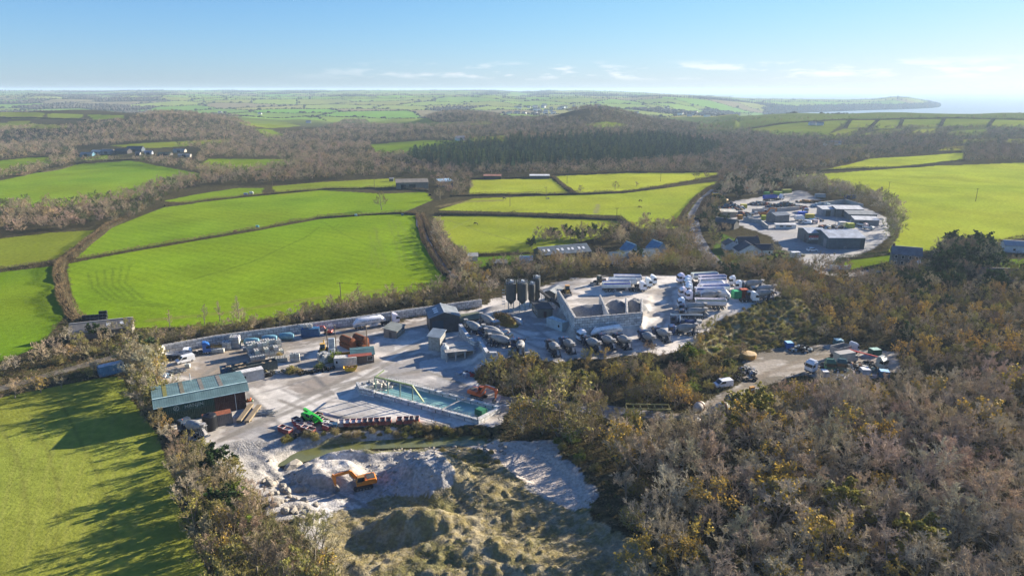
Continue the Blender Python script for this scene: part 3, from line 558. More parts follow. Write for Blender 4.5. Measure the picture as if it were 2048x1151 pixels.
def dome(seed, nu, nv, sc=1.0, low=.12):
    """rough rounded crown: every facet its own quad"""
    r = np.random.default_rng(seed); th = np.linspace(0, 2*math.pi, nu+1); ph = np.linspace(-.75, math.pi/2-.06, nv+1); T_, Ph = np.meshgrid(th, ph); o = r.uniform(0, 50)
    n_ = fbm(np.cos(T_)*np.cos(Ph)*2.6+o, np.sin(T_)*np.cos(Ph)*2.6+Ph*1.3+o, seed, 3); R = .62+.8*n_+r.uniform(-.07, .07, n_.shape); R[:, -1] = R[:, 0]
    v = np.stack([np.cos(T_)*np.cos(Ph)*R*.40, np.sin(T_)*np.cos(Ph)*R*.40, .50+np.sin(Ph)*R*.40], -1)*sc; v[..., 2] += .5*(1-sc); q = np.stack([v[:-1, :-1], v[:-1, 1:], v[1:, 1:], v[1:, :-1]], 2).reshape(-1, 3)
    return q, np.arange(len(q)).reshape(-1, 4)
LOD = {190: [sub('bare', 900, 2.5, i) for i in range(7)]+[sub('autumn', 850, 2.5, i) for i in range(3)],
       90: [sub('bare', 380, 4.2, i) for i in range(7)], 46: [sub('bare', 170, 7.0, i) for i in range(7)],
       26: [dome(940+i, 6, 4, 1.0) for i in range(4)], 12: [sub('autumn', 45, 16, i) for i in range(3)]+[sub('bare', 45, 17, i) for i in range(3)]}
LODC = {140: [sub('conifer', 420, 1.7, i) for i in range(3)], 60: [sub('conifer', 150, 2.6, i) for i in range(3)]}
m_mass = mat('woodland_mass', src='attr', world=True, var=.28, scale=.25, rough=.95, spec=.05)
def mass(name, items, lods, label=None, kind='stuff'):
    """items: rows of x, y, z, height, width factor, r, g, b"""
    if not len(items): return
    it = np.asarray(items, float); k = rng.integers(0, len(lods), len(it)); vs, fs, cs, o = [], [], [], 0
    for q in range(len(lods)):
        a_ = it[k == q]
        if not len(a_): continue
        v, f = lods[q]; an = rng.uniform(0, 6.28, len(a_)); ca, sa = np.cos(an)[:, None], np.sin(an)[:, None]
        hh = a_[:, 3:4]; ww = hh*a_[:, 4:5]
        w = np.stack([(v[None, :, 0]*ca-v[None, :, 1]*sa)*ww+a_[:, 0:1], (v[None, :, 0]*sa+v[None, :, 1]*ca)*ww+a_[:, 1:2], v[None, :, 2]*hh+a_[:, 2:3]], -1)
        vs.append(w.reshape(-1, 3)); fs.append((f[None]+(np.arange(len(a_))*len(v))[:, None, None]).reshape(-1, 4)+o); o += len(a_)*len(v)
        cs.append(np.repeat(a_[:, 5:8], len(v), 0)*rng.uniform(.86, 1.14, (len(a_)*len(v)//4, 1)).repeat(4, 0))
    me = mesh_np(name, np.concatenate(vs), np.concatenate(fs), (m_mass,), np.concatenate(cs)); o_ = link(name, me); tag(o_, label, None, None, kind); return o_
# ------------------------------------------------------------------ where the near trees stand: outline on the ground, mix, spacing, heights
NEAR = []   # (dist, kind, x, y, h, twig, leaf, zone, wide)
def gpoly(px, h=0): return [tuple(P(u, v, h)[:2]) for u, v in px]
KEEP = []   # outlines no plant may stand in (filled by zones below)
def scatter(px, sp, hr, mix, zone, h0=0, keep=(), prob=1.0, wide=1.0, jit=.8):
    poly = gpoly(px, h0); xs_ = [p[0] for p in poly]; ys_ = [p[1] for p in poly]
    gx = np.arange(min(xs_), max(xs_), sp); gy = np.arange(min(ys_), max(ys_), sp*.9); A, B = np.meshgrid(gx, gy); A = A+(np.arange(len(gy)) % 2)[:, None]*sp*.5
    A = A.ravel()+rng.uniform(-.5, .5, A.size)*sp*jit; B = B.ravel()+rng.uniform(-.5, .5, B.size)*sp*jit; k = inpoly(A, B, poly) & (rng.random(A.size) < prob)
    A, B = A[k], B[k]; Zz = hgt(A, B); U_, V_ = proj(A, B, Zz); bad = np.zeros(len(A), bool)
    for q in list(keep)+YARDS: bad |= inpoly(U_, V_, q)
    tot = sum(m[0] for m in mix)
    for x, y, z in zip(A[~bad], B[~bad], Zz[~bad]):
        t = random.uniform(0, tot)
        for w, kind, tw, lf in mix:
            t -= w
            if t <= 0: break
        hh = random.uniform(*hr)*(.45 if kind == 'shrub' else .35 if kind == 'gorse' else 1)
        NEAR.append((math.hypot(x, y), kind, x, y, z-.1, hh, tw, lf, zone, wide))
T = TWIG; LF = LEAF
BARE = [(5, 'bare', T['grey'], None), (4, 'bare', T['pink'], None), (2.0, 'autumn', T['olive'], LF['gold']), (2.0, 'bare', T['tan'], None), (1, 'slim', T['grey'], None), (.2, 'green', T['dark'], LF['olive']), (1.4, 'shrub', T['brown'], LF['olive'])]
SCRUB = [(4, 'autumn', T['olive'], LF['olive']), (3, 'shrub', T['brown'], LF['olive']), (2, 'autumn', T['brown'], LF['gold']), (2, 'bare', T['brown'], None), (1, 'gorse', T['olive'], LF['lime']), (.5, 'green', T['dark'], LF['dark'])]
BROWN = [(4, 'bare', T['brown'], None), (3, 'bare', T['tan'], None), (2, 'autumn', T['brown'], LF['gold']), (2, 'autumn', T['olive'], LF['olive']), (1, 'bare', T['grey'], None), (.5, 'green', T['dark'], LF['dark'])]
GBANK = [(1402, 690), (1440, 644), (1530, 604), (1600, 597), (1642, 640), (1632, 682), (1500, 702), (1440, 722)]
scatter([(1225, 905), (1340, 868), (1480, 842), (1560, 828), (1640, 818), (1800, 800), (2060, 762), (2600, 775), (2700, 1250), (1270, 1250), (1268, 1120), (1240, 1000), (1225, 950)], 5.4, (6.5, 12), BARE, 'wood', wide=1.12)
scatter([(1480, 818), (1560, 792), (1640, 776), (1800, 768), (2060, 745), (2060, 762), (1800, 800), (1640, 818), (1560, 828), (1480, 842)], 3.6, (3.2, 5.2), BARE, 'wood')
scatter([(898, 560), (985, 574), (1000, 590), (968, 602), (905, 592)], 4.2, (4.5, 8), BROWN, 'north')
scatter([(1420, 548), (1560, 568), (1700, 560), (2060, 590), (2600, 610), (2600, 770), (2060, 745), (1800, 762), (1805, 690), (1690, 680), (1600, 680), (1545, 640), (1560, 600), (1530, 560)], 5.3, (5.5, 8.5), [(4, 'autumn', T['brown'], LF['gold']), (4, 'bare', T['brown'], None), (3, 'autumn', T['olive'], LF['olive']), (2.5, 'bare', T['tan'], None), (1, 'shrub', T['brown'], LF['olive']), (.7, 'green', T['dark'], LF['dark'])], 'willow', keep=[GBANK])
scatter(GBANK, 2.1, (2.0, 4.2), [(3, 'gorse', T['olive'], LF['olive']), (4, 'shrub', T['tan'], LF['olive']), (.4, 'gorse', T['olive'], LF['lime'])], 'grassbank', prob=.9)
scatter(GBANK, 9, (3.5, 5.5), [(2, 'autumn', T['olive'], LF['olive']), (1, 'bare', T['tan'], None)], 'grassbank', prob=.5)
scatter([(1365, 714), (1410, 676), (1455, 648), (1545, 605), (1600, 620), (1630, 650), (1590, 690), (1500, 700), (1470, 760), (1405, 795), (1380, 770), (1300, 760), (1150, 757), (1050, 745), (948, 740), (948, 722), (985, 714), (1090, 730), (1230, 724), (1320, 718)], 4.0, (3.6, 5.4), SCRUB, 'bank', keep=[GBANK])
scatter([(948, 742), (1050, 748), (1150, 760), (1300, 763), (1380, 772), (1400, 797), (1370, 822), (1200, 808), (1010, 795), (950, 775)], 4.6, (6.5, 9.5), SCRUB, 'bank')
scatter([(1015, 840), (1085, 818), (1190, 834), (1260, 838), (1340, 848), (1220, 900), (1185, 905), (1100, 878), (1040, 868)], 5.0, (6, 10), SCRUB+[(3, 'bare', T['brown'], None)], 'pond')
scatter([(1100, 878), (1185, 900), (1200, 960), (1170, 945), (1120, 905)], 3.2, (3, 6), [(3, 'gorse', T['olive'], LF['lime']), (2, 'shrub', T['olive'], LF['olive'])], 'pond')
scatter([(900, 552), (985, 568), (1080, 560), (1110, 556), (1200, 548), (1365, 548), (1440, 552), (1700, 562), (1640, 540), (1560, 528), (1480, 524), (1420, 528), (1390, 505), (1200, 522), (1060, 528), (1000, 536), (930, 545)], 4.5, (5, 9), BROWN, 'north', keep=[[(1060, 500), (1190, 500), (1190, 526), (1060, 528)], [(1205, 512), (1330, 500), (1345, 520), (1205, 528)], [(925, 515), (1075, 508), (1078, 538), (1000, 540), (930, 540)]])
scatter([(1260, 478), (1290, 455), (1345, 458), (1385, 462), (1408, 505), (1385, 512), (1345, 498), (1230, 498), (1190, 492), (1240, 470)], 6.0, (7, 11), BROWN, 'north')
scatter([(1060, 498), (1070, 480), (1130, 470), (1240, 466), (1236, 490), (1190, 494)], 6.5, (7, 10), [(3, 'bare', T['brown'], None), (2, 'green', T['dark'], LF['dark'])], 'north')
scatter([(275, 695), (420, 668), (560, 642), (700, 616), (900, 580), (905, 600), (800, 622), (620, 652), (480, 674), (325, 702)], 3.5, (4.5, 8), [(4, 'bare', T['brown'], None), (2, 'slim', T['tan'], None), (2, 'shrub', T['brown'], LF['olive']), (1.5, 'autumn', T['olive'], LF['olive'])], 'strip')
BMIX = [(3, 'bare', T['brown'], None), (2, 'bare', T['olive'], None), (2, 'bare', T['grey'], None), (1, 'bare', T['tan'], None), (3, 'autumn', T['olive'], LF['olive']), (1.2, 'autumn', T['brown'], LF['gold']), (1, 'shrub', T['olive'], LF['olive']), (.8, 'green', T['dark'], LF['dark']), (.4, 'gorse', T['olive'], LF['lime'])]
scatter([(246, 728), (318, 716), (325, 770), (318, 835), (268, 800)], 3.7, (7.5, 11), BMIX, 'boundary', wide=1.1)
scatter([(268, 800), (318, 835), (345, 885), (430, 925), (400, 960), (352, 950), (318, 880)], 3.6, (4, 6), BMIX, 'boundary')
scatter([(352, 950), (400, 960), (430, 925), (470, 955), (515, 1015), (560, 1062), (640, 1115), (720, 1250), (440, 1250), (392, 1080)], 4.0, (6.5, 9.5), BMIX, 'boundary')
scatter([(-200, 760), (0, 745), (75, 722), (140, 684), (260, 668), (268, 700), (210, 712), (100, 742), (0, 765), (-200, 800)], 5.2, (4.5, 7.5), BROWN+[(2, 'shrub', T['olive'], LF['olive'])], 'lane')
scatter([(-200, 870), (0, 800), (100, 772), (190, 745), (190, 762), (60, 790), (0, 808), (-200, 885)], 4.5, (4.5, 7), BROWN, 'lane')
scatter([(860, 440), (875, 445), (905, 505), (945, 530), (930, 555), (905, 545), (880, 510)], 5.2, (6, 9), [(3, 'bare', T['tan'], None), (2, 'bare', T['pink'], None)], 'laneside')
scatter([(1590, 372), (1640, 368), (1740, 395), (1780, 420), (1800, 450), (1795, 480), (1770, 500), (1745, 498), (1775, 460), (1765, 432), (1720, 410), (1640, 396), (1590, 384)], 7.0, (9, 13), [(4, 'bare', T['grey'], None), (2, 'bare', T['olive'], None)], 'yardring')
scatter([(1400, 440), (1425, 400), (1450, 396), (1442, 430), (1460, 470), (1500, 500), (1560, 505), (1560, 518), (1450, 512), (1415, 480)], 6.5, (6, 9), BROWN+[(2, 'green', T['dark'], LF['dark'])], 'roadside', keep=[[(1440, 470), (1545, 470), (1545, 520), (1440, 520)]])
scatter([(1430, 395), (1450, 366), (1560, 350), (1640, 366), (1590, 380), (1540, 388), (1480, 398)], 7.5, (8, 12), [(4, 'bare', T['grey'], None), (2, 'green', T['dark'], LF['dark']), (1, 'autumn', T['brown'], LF['rust'])], 'yardring')
scatter([(1700, 560), (1790, 545), (1900, 540), (2060, 545), (2600, 560), (2600, 610), (2060, 592)], 6.5, (6, 10), [(3, 'green', T['dark'], LF['dark']), (3, 'bare', T['brown'], None), (2, 'autumn', T['olive'], LF['olive'])], 'houses')
scatter([(1860, 520), (1900, 500), (1960, 498), (1990, 520), (2000, 545), (1900, 545)], 5.5, (8, 13), [(4, 'green', T['dark'], LF['dark']), (2, 'bare', T['brown'], None)], 'houses')
scatter([(470, 862), (580, 872), (640, 868), (840, 852), (1000, 856), (1000, 866), (860, 866), (640, 874), (560, 884), (480, 880)], 1.9, (2.2, 4.2), [(3, 'gorse', T['olive'], LF['olive']), (3, 'shrub', T['brown'], LF['olive'])], 'pondside')
scatter([(870, 893), (990, 880), (1030, 925), (960, 945), (905, 935)], 3.4, (1.8, 3.0), [(3, 'gorse', T['brown'], LF['olive'])], 'pondside', prob=.55)
scatter([(1500, 350), (1640, 338), (1750, 316), (1740, 312), (1560, 330), (1480, 345)], 8, (6, 10), BROWN, 'ridge')
ZONES = {'wood': ('in the dense wood at the bottom right', 'trees of the dense wood at the bottom right'), 'willow': ('in the thicket right of the lorry yard', 'trees of the thicket right of the lorry yard'),
 'bank': ('on the scrub bank below the parked mixers', 'plants on the bank below the mixers'), 'grassbank': ('on the steep grassy bank right of the lorry park', 'scrub on the grassy bank right of the lorries'),
 'pond': ('beside the sandy floor under the mixer bank', 'plants by the sandy floor'), 'north': ('in the belt of trees behind the upper lorry yard', 'trees of the belt behind the upper yard'),
 'strip': ('in the tree strip behind the long block wall', 'trees of the strip behind the block wall'), 'boundary': ('in the belt between bottom left field and quarry', 'trees of the belt left of the quarry'), 'lane': ('along the dirt lane left of the yard', 'plants along the dirt lane'),
 'laneside': ('beside the narrow lane above the silos', 'trees beside the narrow lane'), 'yardring': ('in the row of trees ringing the recycling yard', 'trees ringing the recycling yard'), 'roadside': ('beside the road left of the recycling yard', 'plants beside the road'),
 'houses': ('around the houses on the right', 'trees around the houses'), 'pondside': ('on the bank of the green pond', 'low plants around the green pond'), 'ridge': ('on the hedge line above the recycling yard', 'trees above the recycling yard')}
KN = {'bare': ('bare_tree', 'tree', 'bare leafless'), 'slim': ('bare_tree', 'tree', 'slim bare'), 'autumn': ('autumn_tree', 'tree', 'autumn'), 'green': ('evergreen_tree', 'tree', 'dark leafy evergreen'), 'shrub': ('shrub', 'shrub', 'low twiggy'), 'gorse': ('gorse_bush', 'bush', 'low green leafy')}
CN = {}
for _d in (TWIG, LEAF):
    for k_, v_ in _d.items(): CN.setdefault(v_, k_)
def infr(x, y, z, h):
    u, v = proj(x, y, z+h*.7); return -60 < u < 2110 and v < 1200
NEAR.sort(key=lambda r: (r[0]+(0 if infr(r[2], r[3], r[4], r[5]) else 1000)))
count = {}; rest = {}
LIM = {'bare_tree': 300, 'autumn_tree': 270, 'evergreen_tree': 120, 'shrub': 230, 'gorse_bush': 150}
for d, kind, x, y, z, hh, tw, lf, zone, wide in NEAR:
    nm, ct, ad = KN[kind]; count[nm] = count.get(nm, 0)
    if count[nm] < LIM[nm]:
        count[nm] += 1; cn = CN.get(lf if kind in ('autumn',) else tw, 'brown'); cn = {'pink': 'pinkish grey', 'tan': 'pale brown', 'gold': 'golden', 'dark': 'dark', 'lime': 'yellow-green'}.get(cn, cn)
        word = {'bare_tree': 'tree', 'autumn_tree': 'tree', 'evergreen_tree': 'tree', 'shrub': 'shrub', 'gorse_bush': 'bush'}[nm]
        adj = ad if kind in ('green', 'gorse') else f'{cn} {ad}'
        plant(kind, nm, (x, y, z), hh, tw, lf or LF['olive'], f'{adj} {word} {ZONES[zone][0]}', ct, f'{adj} plants, {ZONES[zone][1]}', wide)
    else:
        c = vary(lf if (lf and kind in ('green', 'gorse')) else tw, .25); rest.setdefault(0, []).append((x, y, z, hh, 1.05, *c))
        if lf and kind == 'autumn': rest[0][-1] = (x, y, z, hh, 1.1, *vary(tuple((a+b)/2 for a, b in zip(tw, lf)), .25))
mass('woodland', rest.get(0, []), LOD[190], 'thick wood of brown and gold trees filling the middle distance')
# ------------------------------------------------------------------ woods of the middle distance
def woodrows(px, sp, hr, cols, ymax=1900, wide=1.0, prob=1.0, keep=()):
    us = [p[0] for p in px]; vs = [p[1] for p in px]; rows = []
    y = 300.0
    while y < ymax:
        s = sp*(1+max(0, y-500)/3200); xs_ = np.arange((min(us)-1024)/1420*y-20, (max(us)-1024)/1420*y+20, s); xs_ = xs_+rng.uniform(-.45, .45, len(xs_))*s
        yy = y+rng.uniform(-.45, .45, len(xs_))*s; z = hgt(xs_, yy); u, v = proj(xs_, yy, z); k = inpoly(u, v, px) & (rng.random(len(u)) < prob)
        for q in [f for f, _ in FIELDS]+YARDS+list(keep): k &= ~inpoly(u, v, q)
        for a_, b_, c_ in zip(xs_[k], yy[k], z[k]): rows.append((a_, b_, c_-.2, random.uniform(*hr), wide, *vary(random.choice(cols), .14)))
        y += s*.9
    return rows
WC = [(.34, .255, .175), (.36, .265, .195), (.29, .225, .155), (.34, .28, .18), (.26, .22, .135), (.31, .235, .125), (.10, .105, .05), (.075, .095, .04)]
MWOOD = [(-150, 262), (0, 258), (140, 252), (250, 243), (300, 228), (400, 224), (470, 226), (505, 256), (540, 274), (640, 262), (720, 232), (735, 247), (800, 253), (850, 205), (1000, 204), (1035, 235), (1060, 212), (1110, 200), (1250, 200), (1310, 235), (1380, 250), (1480, 262), (1560, 272), (1650, 273), (1740, 258), (2150, 256), (2150, 300), (1925, 304), (1740, 316), (1560, 345), (1440, 345), (1000, 352), (900, 352), (800, 352), (640, 362), (540, 368), (400, 374), (330, 402), (270, 440), (185, 460), (100, 465), (-150, 480)]
PLANT = [(815, 322), (870, 305), (960, 292), (1080, 285), (1180, 282), (1320, 279), (1400, 289), (1440, 302), (1390, 318), (1300, 327), (1180, 330), (1020, 342), (890, 340)]
FARM = [(150, 296), (230, 292), (330, 292), (400, 300), (395, 330), (300, 322), (150, 322)]
rows = woodrows(MWOOD, 7.0, (6.5, 10), WC, wide=1.15, keep=[PLANT, FARM, [(1000, 222), (1180, 226), (1180, 240), (1000, 236)]])
rows += woodrows([(790, 352), (880, 350), (950, 352), (942, 390), (905, 396), (880, 386), (868, 372)], 7.5, (6, 9), WC, keep=[[(790, 355), (860, 355), (860, 380), (790, 380)]])
rows += woodrows([(1925, 302), (2150, 290), (2150, 326), (2048, 324), (1930, 328)], 9, (8, 13), WC[:4])
rows += woodrows([(1430, 345), (1560, 330), (1640, 335), (1560, 350), (1480, 372), (1440, 372)], 8, (7, 11), WC)
rows += woodrows([(1330, 244), (1480, 236), (2150, 234), (2150, 256), (1740, 258), (1480, 262)], 12, (5, 9), WC, prob=.4)
nr_ = [r for r in rows if r[1] < 620]; md_ = [r for r in rows if 620 <= r[1] < 1050]; fr_ = [r for r in rows if r[1] >= 1050]
mass('woodland', nr_, LOD[190], 'brown leafless woodland between the fields and the hills'); mass('woodland', md_, LOD[90], 'brown leafless woodland covering the middle distance'); mass('woodland', fr_, LOD[46], 'brown woodland on the far ridges')
con = woodrows(PLANT, 6.2, (12, 18), [(.060, .098, .054), (.080, .120, .060), (.046, .080, .054), (.11, .14, .06)], wide=1.25)
con = [(x, y, z, h*random.uniform(.72, 1.15), w*random.uniform(.85, 1.35), *c) for x, y, z, h, w, *c in con]; con.sort(key=lambda r: r[1])
for r in con[:140]: plant('conifer', 'conifer', r[:3], r[3], tuple(c*1.25 for c in r[5:8]), LEAF['dark'], 'tall dark green conifer at the near edge of the plantation', 'conifer', 'conifers of the plantation edge', .95)
mass('conifer_plantation', con[140:], LODC[140], 'dark green conifer plantation in the middle distance')
# ------------------------------------------------------------------ trees standing alone
ALONE = [(763, 420, 13, 'bare', 'olive', 'big pale bare tree alone on the hedge between two green fields'), (1281, 489, 11, 'bare', 'dark', 'dark spreading oak behind the blue roofed building'), (1230, 381, 8, 'bare', 'olive', 'bare tree with ivy on the hedge of the two upper fields'),
 (1162, 387, 7, 'bare', 'brown', 'round bare tree at the hedge corner of the upper fields'), (1272, 374, 6, 'bare', 'tan', 'small bare tree leaning on the upper hedge'), (1391, 361, 8, 'bare', 'olive', 'left one of two round trees on the upper right hedge'), (1413, 359, 9, 'bare', 'brown', 'right one of two round trees on the upper right hedge'),
 (1118, 872, 16, 'autumn', 'brown', 'big broad round tree standing over the sandy floor'), (1152, 874, 13, 'bare', 'olive', 'tall bare tree right of the big round one'), (1085, 868, 11, 'autumn', 'brown', 'brown tree left of the big tree over the sandy floor'), (720, 606, 9, 'slim', 'olive', 'pale feathery tree behind the block wall right of the pole'), (785, 601, 8, 'slim', 'olive', 'pale feathery tree behind the white tanker'),
 (1378, 712, 6, 'gorse', 'olive', 'bright green conical evergreen bush at the corner of the mixer row'), (915, 592, 11, 'bare', 'brown', 'round brown tree at the far end of the block wall'), (300, 745, 10, 'bare', 'grey', 'bare tree above the teal roofed workshop'), (285, 815, 10, 'bare', 'grey', 'spreading bare tree left of the teal roof'), (340, 655, 7, 'slim', 'tan', 'slim bare tree behind the left end of the block wall'),
 (440, 642, 8, 'slim', 'tan', 'first slim bare tree in the row behind the block wall'), (478, 636, 9, 'slim', 'tan', 'second slim bare tree in the row behind the block wall'), (410, 648, 8, 'slim', 'tan', 'bare tree with thin upright stems behind the left wall end'), (880, 400, 9, 'bare', 'tan', 'bare tree at the top of the lane by the farm'),
 (850, 680, 4, 'bare', 'brown', 'small bare tree in the yard beside the brick hut')]
for u, v, h, kd, tw, lb in ALONE[:-1]:
    g = G(u, v); plant(kd, {'gorse': 'evergreen_bush'}.get(kd, 'field_tree'), tuple(g), h*(.7 if kd == 'gorse' else 1), TWIG[tw] if kd != 'gorse' else TWIG['green'], LEAF['lime'] if kd == 'gorse' else LEAF['olive'], lb, 'bush' if kd == 'gorse' else 'tree', 'trees standing alone', 1.3 if h > 14 else 1.1 if kd == 'bare' else .9)
# ------------------------------------------------------------------ hedges
m_hcore = mat('hedge_core', (.055, .048, .025), var=.4, scale=.8, rough=1, spec=.05, bump=.3)
def hedge(px, h, w, col, label, name='hedge', gap=0.0, dens=1.0):
    c = [G(u, v) for u, v in px]; pts = []
    for a_, b_ in zip(c, c[1:]):
        n_ = max(1, int((b_-a_).length/2.0)); pts += [a_.lerp(b_, i/n_) for i in range(n_)]
    pts.append(c[-1]); o = pts[0]; A = np.array([p[:2] for p in pts]); z = hgt(A[:, 0], A[:, 1]); D = np.gradient(A, axis=0); D = unit(D); Nn = np.stack([-D[:, 1], D[:, 0]], 1)
    lat = (fbm(A[:, 0]/9, A[:, 1]/9, 7, 2)-.45)*1.4; hv = h*(.2+1.75*fbm(A[:, 0]/8, A[:, 1]/8, 3, 4)); lat = lat*1.3; A = A+Nn*lat[:, None]
    prof = np.array([(-.42, -.1), (-.30, .26), (0, .42), (.30, .26), (.42, -.1)]); v = []
    for k in range(5):
        q = A+Nn*(prof[k, 0]*w); v.append(np.stack([q[:, 0]-o.x, q[:, 1]-o.y, z+hv*prof[k, 1]-o.z], 1))
    v = np.stack(v, 1).reshape(-1, 3); n = len(pts); f = np.array([(5*i+j, 5*i+j+1, 5*i+j+6, 5*i+j+5) for i in range(n-1) for j in range(4)])
    dist = float(np.median(A[:, 1])); per = max(9, int(130*200/dist))*dens; m = int(per*n); r = rng; k = r.integers(0, n-1, m); t = r.random(m); a2 = r.uniform(-1.3, 1.3, m)
    cx = np.sin(a2)*.5*w; cz = np.cos(a2)*.8*hv[k]; p = A[k]*(1-t)[:, None]+A[k+1]*t[:, None]+Nn[k]*cx[:, None]
    p3 = np.stack([p[:, 0]-o.x, p[:, 1]-o.y, z[k]-o.z+np.maximum(cz, .1)*r.uniform(.6, 1, m)], 1); d = unit(np.stack([Nn[k][:, 0]*np.sin(a2), Nn[k][:, 1]*np.sin(a2), np.cos(a2)+.4], 1)+rdir(r, m)*.6)
    vb, fb = blades(r, p3, d, r.uniform(.25, 1.15, m)*h*.36, np.full(m, .075*max(1, dist/230)))
    root = thing(name, o, 0, label, 'hedge', 'hedges between the fields'); link('hedge_bank', mesh_np('hedge_bank', v, f, (m_hcore,), smooth=True), root)
    link('twigs', mesh_np('hedge_twigs', vb, fb, (m_twig,)), root, color=col); return root
HB = (.20, .14, .075); HO = (.15, .14, .06); HD = (.13, .11, .06)
HEDGES = [([(140, 523), (300, 496), (480, 466), (640, 437), (730, 430), (800, 427), (832, 430)], 2.3, 3, HB, 'long hedge between the two large left fields'), ([(330, 414), (400, 404), (520, 391), (640, 380), (720, 378), (800, 377), (855, 383)], 2.4, 3, HB, 'hedge along the top of the second field'),
 ([(-200, 588), (0, 541), (110, 527), (132, 522)], 2.4, 3, HD, 'hedge under the small pale field at the left edge'), ([(130, 522), (120, 542), (128, 590), (146, 628), (165, 645)], 3.0, 4.5, HB, 'thick brown hedge running down to the old barn'), ([(140, 518), (160, 500), (185, 480), (215, 456), (250, 438)], 3.0, 5, HB, 'bushy hedge climbing from the field corner'),
 ([(836, 432), (848, 478), (870, 520), (893, 553)], 2.2, 3, (.22, .14, .07), 'rusty brown hedge on the left of the lane'), ([(846, 430), (862, 470), (880, 505), (905, 540)], 2.2, 2.5, HB, 'hedge on the right of the lane'), ([(868, 429), (1000, 431), (1130, 435), (1240, 441), (1265, 462)], 3.0, 3.5, HD, 'dark hedge above the horse paddock'),
 ([(900, 393), (1000, 390), (1100, 390), (1180, 389), (1260, 384), (1330, 376), (1440, 354)], 2.6, 3.5, HB, 'hedge crossing under the two upper fields'), ([(1106, 354), (1124, 370), (1148, 389)], 2.4, 3, HB, 'short slanting hedge between the two upper fields'), ([(942, 358), (1020, 357), (1104, 355)], 2.4, 4, HD, 'dark hedge on top of the square upper field'),
 ([(1105, 351), (1250, 345), (1440, 344)], 2.4, 4, (.22, .14, .07), 'rust brown hedge under the conifers'), ([(1426, 374), (1388, 402), (1354, 452)], 2.6, 3.5, (.24, .17, .08), 'pale brown hedge left of the road'), ([(1436, 384), (1412, 402), (1394, 440)], 3.0, 4, HB, 'hedge right of the road by the scrap yard'), ([(1636, 342), (1760, 337), (1850, 333), (1930, 322)], 2.5, 4, HD, 'dark hedge along the top of the big right field'),
 ([(1560, 352), (1660, 336), (1740, 316), (1925, 304)], 2.5, 4, HB, 'hedge over the narrow right field'), ([(1965, 494), (2048, 480), (2350, 470)], 3.2, 5, HB, 'brown hedge at the foot of the big right field'), ([(-100, 358), (0, 353), (45, 352), (72, 340), (78, 330)], 2.5, 5, (.21, .15, .09), 'curved brown hedge at the left edge'), ([(0, 320), (70, 314), (145, 311)], 2.5, 4, HB, 'straight hedge in front of the left farm'),
 ([(80, 345), (150, 329), (215, 322), (310, 318)], 3, 5, HD, 'dark hedge at the top of the farm field'), ([(1060, 507), (1000, 508), (940, 512)], 1.6, 1.5, HD, 'thin hedge under the horse paddock'), ([(1680, 520), (1740, 512), (1792, 506)], 2.2, 4, (.06, .10, .02), 'tall clipped green hedge in front of the grey sheds'), ([(1668, 535), (1680, 520)], 2.2, 3, (.06, .10, .02), 'short end of the clipped green hedge by the white wall'),
 ([(1536, 503), (1570, 507), (1610, 512)], 1.6, 3, (.10, .15, .03), 'low green hedge beside the white bungalow'), ([(1498, 258), (1560, 249), (1640, 243), (1690, 240), (1850, 238), (2200, 240)], 3.5, 7, HD, 'hedge along the skyline of the right hill'), ([(1690, 258), (1702, 240)], 3, 6, HD, 'first cross hedge on the right hill'), ([(1740, 257), (1757, 240)], 3, 6, HD, 'second cross hedge on the right hill'), ([(1797, 257), (1805, 239)], 3, 6, HD, 'third cross hedge on the right hill'), ([(1879, 255), (1888, 239)], 3, 6, HD, 'fourth cross hedge on the right hill'), ([(1976, 256), (1986, 241)], 3, 6, HD, 'fifth cross hedge on the right hill'),
 ([(-100, 237), (80, 237), (165, 239), (250, 241)], 3, 6, HD, 'hedge under the small fields at the far left'), ([(730, 291), (745, 300), (752, 313)], 2.5, 4, HD, 'hedge at the left end of the field in the woods')]
for h in HEDGES: hedge(*h)
# ------------------------------------------------------------------ hedges, copses and trees of the far farmland, too many and too far to count
def edges():
    c = cell.reshape(nr, nc); e = np.zeros((nr, nc), bool); e[:, :-1] |= (c[:, :-1] != c[:, 1:]) & (c[:, 1:] > 0); e[:-1, :] |= (c[:-1] != c[1:]) & (c[1:] > 0); return (e & (c > 0)).ravel()
e = edges() & (Z > -41) & (Y < 8500) & (U > -150) & (U < 2200); i = np.nonzero(e)[0]; it = []
for k in i:
    it.append((X[k]+random.uniform(-2, 2), Y[k]+random.uniform(-4, 4), Z[k]-.8, random.uniform(2.8, 5) if random.random() < .88 else random.uniform(6, 10), 1.9, *vary((.05, .052, .03), .25)))
wm_ = np.zeros(len(X), bool); wm_[np.nonzero(ff)[0][wood]] = True; wm_ &= (Z > -41) & (Y < 8500) & (U > -150) & (U < 2200)
for k in np.nonzero(wm_)[0]:
    if random.random() < .5: it.append((X[k]+random.uniform(-5, 5), Y[k]+random.uniform(-10, 10), Z[k]-.5, random.uniform(7, 11), 1.2, *vary((.10, .085, .06), .3)))
mass('distant_hedgerows', it, LOD[26], 'hedgerows and small woods dividing the far hazy farmland'); print('far items', len(it), 'mid', len(rows), 'con', len(con), 'near', len(NEAR), {k: v for k, v in count.items()}, len(rest.get(0, [])))
